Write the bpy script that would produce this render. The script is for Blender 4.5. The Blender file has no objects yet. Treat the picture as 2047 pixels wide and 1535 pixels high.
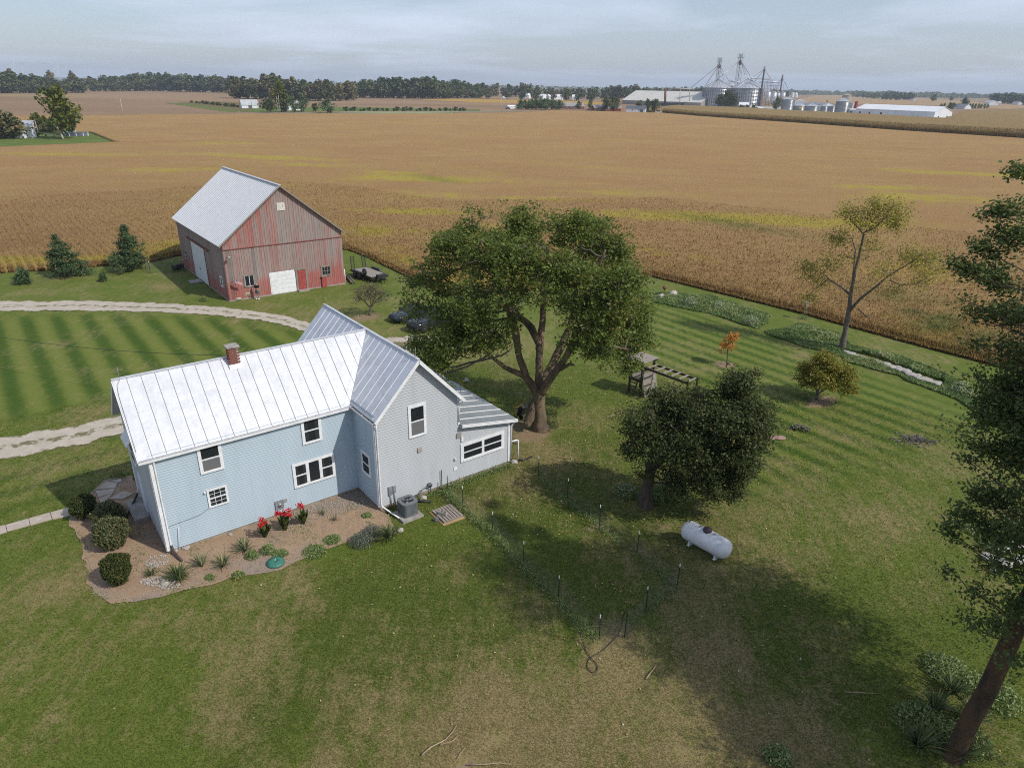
import bpy, math, random
import numpy as np
from mathutils import Vector, Matrix, Euler
S = bpy.context.scene
COL = S.collection
R = math.radians
random.seed(7)
rng = np.random.default_rng(11)

# ---------------------------------------------------------------- camera, world, sun, exposure
CAM_H = 20.3; PITCH = R(23.14); ROLL = R(0.97); FPX = 1395.1; PW, PH = 2047.0, 1535.0
cf = Vector((0, math.cos(PITCH), -math.sin(PITCH)))
r0 = Vector((1, 0, 0)); u0 = r0.cross(cf)
cr = math.cos(ROLL) * r0 + math.sin(ROLL) * u0
cu = -math.sin(ROLL) * r0 + math.cos(ROLL) * u0
cam_d = bpy.data.cameras.new('camera'); cam = bpy.data.objects.new('camera', cam_d); COL.objects.link(cam)
cam.matrix_world = Matrix(((cr.x, cu.x, -cf.x, 0), (cr.y, cu.y, -cf.y, 0), (cr.z, cu.z, -cf.z, CAM_H), (0, 0, 0, 1)))
cam_d.sensor_fit = 'HORIZONTAL'; cam_d.sensor_width = 36.0; cam_d.lens = 36.0 * FPX / PW
cam_d.clip_start = 0.1; cam_d.clip_end = 60000.0
S.camera = cam

SUN_EL = R(44.0); SUN_AZ = R(117.4)
w = bpy.data.worlds.new('World'); S.world = w; w.use_nodes = True
nt = w.node_tree; nt.nodes.clear()
def wn(t): return nt.nodes.new(t)
out = wn('ShaderNodeOutputWorld'); bg = wn('ShaderNodeBackground'); sky = wn('ShaderNodeTexSky')
sky.sky_type = 'NISHITA'; sky.sun_disc = False; sky.sun_elevation = SUN_EL; sky.sun_rotation = SUN_AZ
sky.altitude = 250; sky.air_density = 1.0; sky.dust_density = 1.6; sky.ozone_density = 1.6
bg.inputs['Strength'].default_value = 0.118
# thin high cloud: noise on the sky directions mapped to a flat cloud deck
tc = wn('ShaderNodeTexCoord'); sep = wn('ShaderNodeSeparateXYZ'); nt.links.new(tc.outputs['Generated'], sep.inputs[0])
zc = wn('ShaderNodeMath'); zc.operation = 'MAXIMUM'; zc.inputs[1].default_value = 0.0; nt.links.new(sep.outputs['Z'], zc.inputs[0])
za = wn('ShaderNodeMath'); za.operation = 'ADD'; za.inputs[1].default_value = 0.06; nt.links.new(zc.outputs[0], za.inputs[0])
dx = wn('ShaderNodeMath'); dx.operation = 'DIVIDE'; nt.links.new(sep.outputs['X'], dx.inputs[0]); nt.links.new(za.outputs[0], dx.inputs[1])
dy = wn('ShaderNodeMath'); dy.operation = 'DIVIDE'; nt.links.new(sep.outputs['Y'], dy.inputs[0]); nt.links.new(za.outputs[0], dy.inputs[1])
cmb = wn('ShaderNodeCombineXYZ'); nt.links.new(dx.outputs[0], cmb.inputs[0]); nt.links.new(dy.outputs[0], cmb.inputs[1])
nz = wn('ShaderNodeTexNoise'); nz.inputs['Scale'].default_value = 0.62; nz.inputs['Detail'].default_value = 9; nz.inputs['Roughness'].default_value = 0.58
nz.inputs['Distortion'].default_value = 0.35
mp = wn('ShaderNodeMapping'); mp.inputs['Scale'].default_value = (0.40, 0.42, 1.0); mp.inputs['Location'].default_value = (3.1, 1.7, 0)
nt.links.new(cmb.outputs[0], mp.inputs[0]); nt.links.new(mp.outputs[0], nz.inputs['Vector'])
cl = wn('ShaderNodeValToRGB'); cl.color_ramp.elements[0].position = 0.46; cl.color_ramp.elements[1].position = 0.66
cl.color_ramp.elements[0].color = (0.40, 0.40, 0.40, 1); cl.color_ramp.elements[1].color = (0.88, 0.88, 0.88, 1)
nt.links.new(nz.outputs['Fac'], cl.inputs[0])
mx = wn('ShaderNodeMixRGB'); mx.inputs['Color2'].default_value = (7.4, 8.15, 10.0, 1)
hs = wn('ShaderNodeHueSaturation'); hs.inputs['Saturation'].default_value = 1.3
nt.links.new(sky.outputs[0], hs.inputs['Color'])
nt.links.new(cl.outputs[0], mx.inputs['Fac']); nt.links.new(hs.outputs[0], mx.inputs['Color1'])
nt.links.new(mx.outputs[0], bg.inputs['Color']); nt.links.new(bg.outputs[0], out.inputs[0])

sd = bpy.data.lights.new('sun', 'SUN'); so = bpy.data.objects.new('sun', sd); COL.objects.link(so)
sd.energy = 4.2; sd.angle = R(0.6); sd.color = (1.0, 0.95, 0.87)
to_sun = Vector((math.sin(SUN_AZ) * math.cos(SUN_EL), math.cos(SUN_AZ) * math.cos(SUN_EL), math.sin(SUN_EL)))
so.rotation_euler = to_sun.to_track_quat('Z', 'Y').to_euler(); so.location = (60, -30, 80)
vs = S.view_settings; vs.view_transform = 'Standard'; vs.look = 'None'; vs.exposure = -0.2; vs.gamma = 1.0; vs.use_curve_mapping = False
S.cycles.filter_width = 1.05; S.cycles.use_denoising = False; S.cycles.max_bounces = 6; S.cycles.transparent_max_bounces = 12; S.cycles.volume_bounces = 0

# ---------------------------------------------------------------- positions: camera rays to points on the ground or on planes
def ray(x, y): return cf + cr * ((x - PW / 2) / FPX) - cu * ((y - PH / 2) / FPX)
def at(x, y, z=0.0):
    d = ray(x, y); t = (z - CAM_H) / d.z
    return Vector((d.x * t, d.y * t, z))
def upright(x, y, base, off=0.0):
    """point seen at x, y on the upright plane through base that faces the camera (off metres farther)"""
    b = Vector((base[0], base[1], 0)); n = b.normalized(); d = ray(x, y)
    t = (b.length + off) / (d.x * n.x + d.y * n.y)
    return Vector((d.x * t, d.y * t, CAM_H + d.z * t))
def slant(p): return (Vector(p) - Vector((0, 0, CAM_H))).dot(cf)

# ---------------------------------------------------------------- scene bookkeeping
def tag(o, label=None, cat=None, group=None, kind=None):
    if label: o['label'] = label
    if cat: o['category'] = cat
    if group: o['group'] = group
    if kind: o['kind'] = kind
    return o
def thing(name, label, cat, loc=(0, 0, 0), rz=0.0, group=None):
    o = bpy.data.objects.new(name, None); COL.objects.link(o); o.empty_display_size = 0.3
    o.location = loc; o.rotation_euler = (0, 0, rz)
    return tag(o, label, cat, group)
def kids(o): return [c for c in bpy.data.objects if c.parent == o]
def copy_tree(o, parent=None, ch=None):
    ch = kids(o) if ch is None else ch
    c = o.copy(); COL.objects.link(c)
    if parent: c.parent = parent
    for k in ch: copy_tree(k, c)
    return c

class MB:
    """collects simple shapes and links them as one mesh object"""
    def __init__(s): s.v = []; s.f = []; s.m = []; s.sm = []; s.cur = 0; s.cuts = []
    def add(s, vs, fs, smooth=False):
        n = len(s.v); s.cuts.append((n, len(s.f))); s.v += [tuple(p) for p in vs]
        for f in fs: s.f.append([n + i for i in f]); s.m.append(s.cur); s.sm.append(smooth)
        return s
    def box(s, x0, x1, y0, y1, z0, z1):
        return s.add([(x0, y0, z0), (x1, y0, z0), (x1, y1, z0), (x0, y1, z0), (x0, y0, z1), (x1, y0, z1), (x1, y1, z1), (x0, y1, z1)],
                     [(0, 3, 2, 1), (4, 5, 6, 7), (0, 1, 5, 4), (1, 2, 6, 5), (2, 3, 7, 6), (3, 0, 4, 7)])
    def beam(s, a, b, wd, ht, up=(0, 0, 1)):
        a = Vector(a); b = Vector(b); d = (b - a).normalized(); u = Vector(up)
        if abs(d.dot(u)) > 0.98: u = Vector((0, 1, 0))
        x = d.cross(u).normalized(); y = x.cross(d).normalized()
        o = [x * (i * wd / 2) + y * (j * ht / 2) for i, j in ((-1, -1), (1, -1), (1, 1), (-1, 1))]
        return s.add([a + q for q in o] + [b + q for q in o], [(3, 2, 1, 0), (4, 5, 6, 7), (0, 1, 5, 4), (1, 2, 6, 5), (2, 3, 7, 6), (3, 0, 4, 7)])
    def tube(s, pts, rad, n=8, cap=True):
        pts = [Vector(p) for p in pts]; k = len(pts)
        rad = list(rad) if hasattr(rad, '__len__') else [rad] * k
        vs = []; prev = None
        for i, p in enumerate(pts):
            d = (pts[min(i + 1, k - 1)] - pts[max(i - 1, 0)]).normalized()
            if prev is None:
                u = Vector((0, 0, 1)) if abs(d.z) < 0.9 else Vector((1, 0, 0)); x = d.cross(u).normalized()
            else: x = (prev - d * prev.dot(d)).normalized()
            prev = x; y = d.cross(x)
            for j in range(n):
                a = 2 * math.pi * j / n; vs.append(p + (x * math.cos(a) + y * math.sin(a)) * rad[i])
        fs = [(i * n + j, i * n + (j + 1) % n, (i + 1) * n + (j + 1) % n, (i + 1) * n + j) for i in range(k - 1) for j in range(n)]
        if cap: fs += [tuple(range(n))[::-1], tuple((k - 1) * n + j for j in range(n))]
        return s.add(vs, fs, True)
    def lathe(s, prof, c=(0, 0, 0), n=20, axis='z', cap=True, sx=1.0, sy=1.0):
        vs = []
        for rr, h in prof:
            for j in range(n):
                a = 2 * math.pi * j / n; x, y = rr * math.cos(a) * sx, rr * math.sin(a) * sy
                vs.append({'z': (c[0] + x, c[1] + y, c[2] + h), 'x': (c[0] + h, c[1] + x, c[2] + y), 'y': (c[0] + x, c[1] + h, c[2] + y)}[axis])
        k = len(prof)
        fs = [(i * n + j, i * n + (j + 1) % n, (i + 1) * n + (j + 1) % n, (i + 1) * n + j) for i in range(k - 1) for j in range(n)]
        if cap: fs += [tuple(range(n))[::-1], tuple((k - 1) * n + j for j in range(n))]
        return s.add(vs, fs, True)
    def prism(s, poly, ext):
        """flat polygon (3-D points) thickened by the vector ext"""
        k = len(poly); e = Vector(ext); vs = [Vector(p) for p in poly] + [Vector(p) + e for p in poly]
        fs = [tuple(range(k))[::-1], tuple(range(k, 2 * k))] + [(i, (i + 1) % k, k + (i + 1) % k, k + i) for i in range(k)]
        return s.add(vs, fs)
    def quad(s, *p): return s.add(p, [tuple(range(len(p)))])
    def mesh(s, name, mats):
        me = bpy.data.meshes.new(name); me.from_pydata(s.v, [], s.f)
        for m in (mats if isinstance(mats, (list, tuple)) else [mats]): me.materials.append(m)
        me.polygons.foreach_set('material_index', s.m); me.polygons.foreach_set('use_smooth', s.sm); me.update()
        return me
    def build(s, name, mats, parent=None, bevel=0.0, **kw):
        o = bpy.data.objects.new(name, s.mesh(name, mats)); COL.objects.link(o)
        if parent: o.parent = parent
        if bevel:
            b = o.modifiers.new('bevel', 'BEVEL'); b.width = bevel; b.segments = 2; b.limit_method = 'ANGLE'
        return tag(o, **kw)

def build_each(m, name, mat, parent):
    """every shape in the builder becomes a part of its own"""
    for (v0, f0), (v1, f1) in zip(m.cuts, m.cuts[1:] + [(len(m.v), len(m.f))]):
        q = MB(); q.add(m.v[v0:v1], [[i - v0 for i in f] for f in m.f[f0:f1]]); q.build(name, mat, parent)

def np_mesh(name, V, F, mats, attrs=None, parent=None, smooth=False, midx=None):
    """big mesh from numpy arrays: V (n,3), F (m,k)"""
    V = np.asarray(V, np.float32); F = np.asarray(F, np.int32); k = F.shape[1]
    me = bpy.data.meshes.new(name); me.vertices.add(len(V)); me.vertices.foreach_set('co', V.ravel())
    me.loops.add(F.size); me.loops.foreach_set('vertex_index', F.ravel())
    me.polygons.add(len(F)); me.polygons.foreach_set('loop_start', np.arange(0, F.size, k, dtype=np.int32))
    if smooth: me.polygons.foreach_set('use_smooth', np.ones(len(F), bool))
    if midx is not None: me.polygons.foreach_set('material_index', np.asarray(midx, np.int32))
    for m in (mats if isinstance(mats, (list, tuple)) else [mats]): me.materials.append(m)
    for nm, arr in (attrs or {}).items():
        a = me.attributes.new(nm, 'FLOAT', 'POINT'); a.data.foreach_set('value', np.asarray(arr, np.float32))
    me.update(calc_edges=True); me.validate()
    o = bpy.data.objects.new(name, me); COL.objects.link(o)
    if parent: o.parent = parent
    return o

# ---------------------------------------------------------------- materials
class NT:
    def __init__(s, name):
        s.m = bpy.data.materials.new(name); s.m.use_nodes = True; s.t = s.m.node_tree
        s.b = s.t.nodes['Principled BSDF']; s.o = s.t.nodes['Material Output']
    def n(s, t, **kw):
        q = s.t.nodes.new(t)
        for k, v in kw.items(): setattr(q, k, v)
        return q
    def link(s, a, b): s.t.links.new(a, b)
    def coord(s, kind='Object', scale=(1, 1, 1), rot=(0, 0, 0)):
        c = s.n('ShaderNodeTexCoord'); m = s.n('ShaderNodeMapping'); m.inputs['Scale'].default_value = scale; m.inputs['Rotation'].default_value = rot
        if kind == 'World': g = s.n('ShaderNodeNewGeometry'); s.link(g.outputs['Position'], m.inputs[0])
        else: s.link(c.outputs[kind], m.inputs[0])
        return m.outputs[0]
    def noise(s, vec, scale, detail=4, rough=0.55, lo=0.35, hi=0.65, dist=0.0):
        q = s.n('ShaderNodeTexNoise'); q.inputs['Scale'].default_value = scale; q.inputs['Detail'].default_value = detail
        q.inputs['Roughness'].default_value = rough; q.inputs['Distortion'].default_value = dist; s.link(vec, q.inputs['Vector'])
        return s.rng(q.outputs['Fac'], lo, hi)
    def rng(s, v, lo, hi, a=0.0, b=1.0):
        r = s.n('ShaderNodeMapRange'); r.inputs['From Min'].default_value = lo; r.inputs['From Max'].default_value = hi
        r.inputs['To Min'].default_value = a; r.inputs['To Max'].default_value = b; s.link(v, r.inputs['Value']); return r.outputs[0]
    def math(s, op, a, b=None):
        q = s.n('ShaderNodeMath', operation=op)
        for i, v in enumerate((a, b)):
            if v is None: continue
            if isinstance(v, (int, float)): q.inputs[i].default_value = v
            else: s.link(v, q.inputs[i])
        return q.outputs[0]
    def mix(s, f, a, b, mode='MIX'):
        q = s.n('ShaderNodeMixRGB', blend_type=mode)
        for i, v in zip(('Fac', 'Color1', 'Color2'), (f, a, b)):
            if isinstance(v, (int, float)): q.inputs[i].default_value = v
            elif isinstance(v, tuple): q.inputs[i].default_value = (*v, 1) if len(v) == 3 else v
            else: s.link(v, q.inputs[i])
        return q.outputs[0]
    def attr(s, name): return s.n('ShaderNodeAttribute', attribute_name=name).outputs['Fac']
    def bump(s, h, strength=0.3, dist=0.02):
        q = s.n('ShaderNodeBump'); q.inputs['Strength'].default_value = strength; q.inputs['Distance'].default_value = dist
        s.link(h, q.inputs['Height']); s.link(q.outputs[0], s.b.inputs['Normal'])
    def soft_up(s, k=0.4):
        g = s.n('ShaderNodeNewGeometry'); m = s.n('ShaderNodeVectorMath', operation='SCALE'); m.inputs['Scale'].default_value = k; s.link(g.outputs['Normal'], m.inputs[0])
        a = s.n('ShaderNodeVectorMath', operation='ADD'); a.inputs[1].default_value = (0, 0, 1); s.link(m.outputs[0], a.inputs[0]); q = s.n('ShaderNodeVectorMath', operation='NORMALIZE'); s.link(a.outputs[0], q.inputs[0]); s.link(q.outputs[0], s.b.inputs['Normal'])
    def translucent(s, col, k):
        tr = s.n('ShaderNodeBsdfTranslucent'); s.link(col, tr.inputs['Color']); m = s.n('ShaderNodeMixShader'); m.inputs[0].default_value = k
        s.link(s.b.outputs[0], m.inputs[1]); s.link(tr.outputs[0], m.inputs[2]); s.link(m.outputs[0], s.o.inputs[0])
    def set(s, color=None, rough=0.7, metal=0.0, spec=0.4):
        if color is not None:
            if isinstance(color, tuple): s.b.inputs['Base Color'].default_value = (*color, 1)
            else: s.link(color, s.b.inputs['Base Color'])
        if isinstance(rough, (int, float)): s.b.inputs['Roughness'].default_value = rough
        else: s.link(rough, s.b.inputs['Roughness'])
        s.b.inputs['Metallic'].default_value = metal; s.b.inputs['Specular IOR Level'].default_value = spec
        return s.m
def pm(name, c1, c2=None, scale=6.0, rough=0.7, metal=0.0, bump=0.0, bscale=None, spec=0.4, stretch=(1, 1, 1), detail=5):
    """two-colour noisy surface with fine relief"""
    c2 = c2 or tuple(x * 0.75 for x in c1); t = NT(name); v = t.coord('Object', stretch)
    col = t.mix(t.noise(v, scale, detail), c1, c2)
    if bump: t.bump(t.noise(v, bscale or scale * 4, 4, lo=0.2, hi=0.8), bump, 0.02)
    return t.set(col, rough, metal, spec)
def leaf_mat(name, ca, cb, cc=None, trans=0.28, rough=0.55, up=None):
    """leaf colour picked leaf by leaf from the mesh attribute 'tint'"""
    t = NT(name); a = t.attr('tint'); col = t.mix(a, ca, cb)
    if cc: col = t.mix(t.rng(a, 0.86, 0.95), col, cc)
    t.set(col, rough, 0, 0.25)
    if up: t.soft_up(up)
    if trans:
        tr = t.n('ShaderNodeBsdfTranslucent'); t.link(t.mix(0.35, col, tuple(min(1, x * 1.6) for x in cb)), tr.inputs['Color'])
        mxs = t.n('ShaderNodeMixShader'); mxs.inputs[0].default_value = trans
        t.link(t.b.outputs[0], mxs.inputs[1]); t.link(tr.outputs[0], mxs.inputs[2]); t.link(mxs.outputs[0], t.o.inputs[0])
    return t.m
def glass_mat(name, tint=(0.02, 0.025, 0.03), clear=0.66):
    t = NT(name); t.set(tint, 0.06, 0, 0.6); tr = t.n('ShaderNodeBsdfTransparent'); m = t.n('ShaderNodeMixShader')
    tr.inputs[0].default_value = (0.8, 0.85, 0.85, 1); m.inputs[0].default_value = clear
    t.link(t.b.outputs[0], m.inputs[1]); t.link(tr.outputs[0], m.inputs[2]); t.link(m.outputs[0], t.o.inputs[0]); return t.m

M = {}
M['white_paint'] = pm('white_paint', (0.78, 0.79, 0.80), (0.66, 0.67, 0.68), 3.0, 0.55, bump=0.05)
M['dark_gap'] = pm('dark_gap', (0.02, 0.02, 0.02), (0.012, 0.012, 0.012), 4)
M['glass'] = glass_mat('glass', (0.03, 0.036, 0.045), .6)
M['room'] = pm('room', (0.03, 0.027, 0.025), (0.11, 0.085, 0.07), 2.6, 0.9)
M['curtain'] = pm('curtain', (0.45, 0.43, 0.36), (0.28, 0.27, 0.23), 9, 0.9, stretch=(3, 3, .3))
M['screen'] = pm('screen', (0.11, 0.11, 0.115), (0.16, 0.16, 0.165), 30, 0.9)
M['concrete'] = pm('concrete', (0.36, 0.34, 0.31), (0.24, 0.22, 0.19), 3, 0.9, bump=0.3, bscale=30)
M['stone'] = pm('stone', (0.50, 0.47, 0.41), (0.30, 0.27, 0.23), 5, 0.9, bump=0.4)
M['rock_white'] = pm('rock_white', (0.42, 0.395, 0.36), (0.27, 0.25, 0.22), 8, 0.9, bump=0.3)
M['black_metal'] = pm('black_metal', (0.018, 0.018, 0.02), (0.03, 0.03, 0.03), 8, 0.5)
M['black_plastic'] = pm('black_plastic', (0.02, 0.02, 0.022), (0.03, 0.03, 0.03), 8, 0.5)
M['brown_plastic'] = pm('brown_plastic', (0.07, 0.05, 0.045), (0.05, 0.035, 0.03), 8, 0.5)
M['green_metal'] = pm('green_metal', (0.012, 0.03, 0.02), (0.02, 0.035, 0.025), 8, 0.6)
M['galv'] = pm('galv', (0.46, 0.48, 0.50), (0.34, 0.36, 0.38), 3, 0.42, 0.55, spec=0.5)
M['steel_gray'] = pm('steel_gray', (0.14, 0.15, 0.155), (0.10, 0.105, 0.11), 4, 0.5)
M['rust'] = pm('rust', (0.22, 0.09, 0.045), (0.12, 0.05, 0.03), 6, 0.85)
M['old_wood'] = pm('old_wood', (0.30, 0.26, 0.22), (0.17, 0.145, 0.12), 5, 0.85, bump=0.3, stretch=(1, 1, 4))
M['dark_wood'] = pm('dark_wood', (0.075, 0.055, 0.038), (0.04, 0.03, 0.022), 5, 0.85, bump=0.3)
M['deck_wood'] = pm('deck_wood', (0.33, 0.29, 0.25), (0.22, 0.19, 0.165), 6, 0.85, bump=0.2, stretch=(5, .6, 1))
M['bark'] = pm('bark', (0.105, 0.082, 0.058), (0.05, 0.04, 0.03), 5, 0.95, bump=0.9, bscale=9, stretch=(1, 1, .3))
M['bark_lichen'] = pm('bark_lichen', (0.19, 0.14, 0.085), (0.075, 0.058, 0.04), 2.2, 0.95, bump=1.0, bscale=8, stretch=(1, 1, .3))
M['bark_grey'] = pm('bark_grey', (0.16, 0.14, 0.115), (0.09, 0.075, 0.06), 5, 0.95, bump=0.6)
M['rubber'] = pm('rubber', (0.015, 0.015, 0.015), (0.022, 0.022, 0.022), 8, 0.85)
M['yellow_paint'] = pm('yellow_paint', (0.65, 0.36, 0.02), (0.5, 0.28, 0.02), 6, 0.5)
M['leaf_maple'] = leaf_mat('leaf_maple', (0.055, 0.092, 0.016), (0.20, 0.245, 0.05), (0.28, 0.20, 0.05), 0.38)
M['leaf_dark'] = leaf_mat('leaf_dark', (0.026, 0.046, 0.012), (0.105, 0.125, 0.036), (0.16, 0.11, 0.03), 0.3)
M['leaf_right'] = leaf_mat('leaf_right', (0.040, 0.076, 0.020), (0.155, 0.195, 0.058), (0.20, 0.16, 0.05), 0.32)
M['leaf_yellow'] = leaf_mat('leaf_yellow', (0.17, 0.18, 0.025), (0.40, 0.36, 0.055), (0.30, 0.22, 0.03))
M['leaf_bush'] = leaf_mat('leaf_bush', (0.12, 0.125, 0.018), (0.31, 0.28, 0.04), (0.40, 0.25, 0.03))
M['leaf_orange'] = leaf_mat('leaf_orange', (0.42, 0.19, 0.035), (0.58, 0.30, 0.06), (0.55, 0.18, 0.03))
M['leaf_thin'] = leaf_mat('leaf_thin', (0.09, 0.085, 0.045), (0.15, 0.12, 0.07), (0.16, 0.10, 0.06))
M['needle'] = leaf_mat('needle', (0.045, 0.085, 0.034), (0.14, 0.20, 0.085), None, 0.15)
M['leaf_yew'] = leaf_mat('leaf_yew', (0.02, 0.034, 0.009), (0.085, 0.10, 0.02), (0.13, 0.12, 0.02), 0.15)
M['leaf_laurel'] = leaf_mat('leaf_laurel', (0.07, 0.095, 0.038), (0.17, 0.185, 0.075), (0.16, 0.07, 0.03), 0.2)
M['leaf_lily'] = leaf_mat('leaf_lily', (0.04, 0.08, 0.018), (0.12, 0.15, 0.045), (0.25, 0.22, 0.07), 0.25, up=.9)
M['leaf_iris'] = leaf_mat('leaf_iris', (0.09, 0.12, 0.06), (0.20, 0.21, 0.10), (0.38, 0.32, 0.14), 0.25, up=.9)
M['leaf_lavender'] = leaf_mat('leaf_lavender', (0.10, 0.13, 0.08), (0.19, 0.21, 0.16), (0.22, 0.2, 0.22), 0.2)
M['leaf_canna'] = leaf_mat('leaf_canna', (0.025, 0.05, 0.014), (0.085, 0.12, 0.03), (0.2, 0.18, 0.05), 0.2)
M['petal_red'] = leaf_mat('petal_red', (0.48, 0.012, 0.02), (0.66, 0.03, 0.035), None, 0.2)
M['petal_white'] = leaf_mat('petal_white', (0.42, 0.42, 0.38), (0.6, 0.6, 0.56), None, 0.2)
M['petal_orange'] = leaf_mat('petal_orange', (0.55, 0.22, 0.02), (0.6, 0.35, 0.03), None, 0.2)
M['leaf_weed'] = leaf_mat('leaf_weed', (0.08, 0.14, 0.034), (0.26, 0.33, 0.12), (0.36, 0.34, 0.18), 0.2, up=2.2)
M['leaf_far'] = leaf_mat('leaf_far', (0.038, 0.066, 0.026), (0.12, 0.15, 0.055), (0.16, 0.15, 0.05), 0.15)
M['leaf_far_brown'] = leaf_mat('leaf_far_brown', (0.075, 0.085, 0.034), (0.185, 0.17, 0.075), (0.21, 0.16, 0.07), 0.15)
M['leaf_fargreen'] = leaf_mat('leaf_fargreen', (0.06, 0.085, 0.012), (0.17, 0.18, 0.03), (0.25, 0.22, 0.03), 0.2)
# ---------------------------------------------------------------- ground masks
def vnoise(x, y, sc, seed=0):
    """smooth value noise for laying out grass patches"""
    x = np.asarray(x) * sc + seed * 17.3; y = np.asarray(y) * sc + seed * 9.1
    xi = np.floor(x); yi = np.floor(y); fx = x - xi; fy = y - yi
    fx = fx * fx * (3 - 2 * fx); fy = fy * fy * (3 - 2 * fy)
    def h(a, b):
        q = np.sin(a * 127.1 + b * 311.7 + seed * 74.7) * 43758.5453; return q - np.floor(q)
    return (h(xi, yi) * (1 - fx) + h(xi + 1, yi) * fx) * (1 - fy) + (h(xi, yi + 1) * (1 - fx) + h(xi + 1, yi + 1) * fx) * fy
def fbm(x, y, sc, seed=0, o=4):
    r = 0; a = 0.5; t = 0
    for i in range(o): r = r + a * vnoise(x, y, sc * 2 ** i, seed + i); t += a; a *= 0.55
    return r / t
def inside(poly, x, y):
    x = np.asarray(x); y = np.asarray(y); c = np.zeros(x.shape, bool); n = len(poly)
    for i in range(n):
        x0, y0 = poly[i][:2]; x1, y1 = poly[(i + 1) % n][:2]
        if y0 == y1: continue
        k = ((y0 > y) != (y1 > y)) & (x < (x1 - x0) * (y - y0) / (y1 - y0) + x0); c ^= k
    return c
def polydist(poly, x, y):
    """signed distance, positive inside"""
    x = np.asarray(x, float); y = np.asarray(y, float); d = np.full(x.shape, 1e9); n = len(poly)
    for i in range(n):
        ax, ay = poly[i][:2]; bx, by = poly[(i + 1) % n][:2]; vx, vy = bx - ax, by - ay
        t = np.clip(((x - ax) * vx + (y - ay) * vy) / (vx * vx + vy * vy + 1e-9), 0, 1)
        d = np.minimum(d, np.hypot(x - ax - t * vx, y - ay - t * vy))
    return np.where(inside(poly, x, y), d, -d)
def P2(*px): return [tuple(at(*q)[:2]) for q in px]
def blob(x, y, px, rx, ry=None, rot=0.0):
    c = at(*px); ry = ry or rx; dx_, dy_ = x - c.x, y - c.y; ca, sa = math.cos(rot), math.sin(rot)
    a = (dx_ * ca + dy_ * sa) / rx; b = (-dx_ * sa + dy_ * ca) / ry
    return np.exp(-(a * a + b * b))
YAW = R(37.6)
HOUSE_O = (-15.846, 26.656)
BED = [(-22.3, 31.2), (-22.5, 30.3), (-21.95, 29.01), (-20.52, 27.6), (-18.9, 25.3), (-17.9, 23.9), (-16.65, 23.3), (-15.26, 23.5), (-13.85, 24.2), (-12.22, 25.1), (-10.33, 25.6),
       (-9.82, 26.18), (-8.92, 27.14), (-7.88, 27.76), (-6.4, 28.0), (-5.6, 28.6), (-6.0, 30.0), (-8.5, 33.0), (-16, 27), (-19.6, 31.8), (-21, 33.6), (-22.3, 33.4)]
def hloc(u, v, z=0.0):
    c, s = math.cos(YAW), math.sin(YAW)
    return Vector((HOUSE_O[0] + c * u - s * v, HOUSE_O[1] + s * u + c * v, z))
HOUSEPOLY = [hloc(*q)[:2] for q in ((0, 0), (9.63, 0), (9.63, -2.46), (17.95, -2.46), (17.95, 6.5), (14.5, 8.2), (9.63, 8.2), (9.63, 5.7), (0, 5.7))]
DRY_AREA = P2((520, 1560), (830, 1400), (1010, 1320), (1170, 1265), (1290, 1240), (1420, 1300), (1500, 1390), (1640, 1450), (1760, 1545), (1700, 1700), (500, 1700))
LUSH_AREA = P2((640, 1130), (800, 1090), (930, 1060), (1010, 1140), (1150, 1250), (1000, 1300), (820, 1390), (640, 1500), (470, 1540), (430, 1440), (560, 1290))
PEN = [(-2.4, 31.0), (0.64, 26.24), (3.65, 21.64), (4.68, 21.8), (7.43, 24.89), (6.03, 27.24), (1.58, 34.15), (-0.5, 35.0)]
PEN_LUSH_SHADE = P2((830, 1000), (1040, 900), (1200, 880), (1330, 1000), (1520, 1110), (1800, 1180), (1930, 1300), (1900, 1500), (1720, 1520), (1500, 1400), (1300, 1210), (1180, 1260), (1000, 1080))
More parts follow.
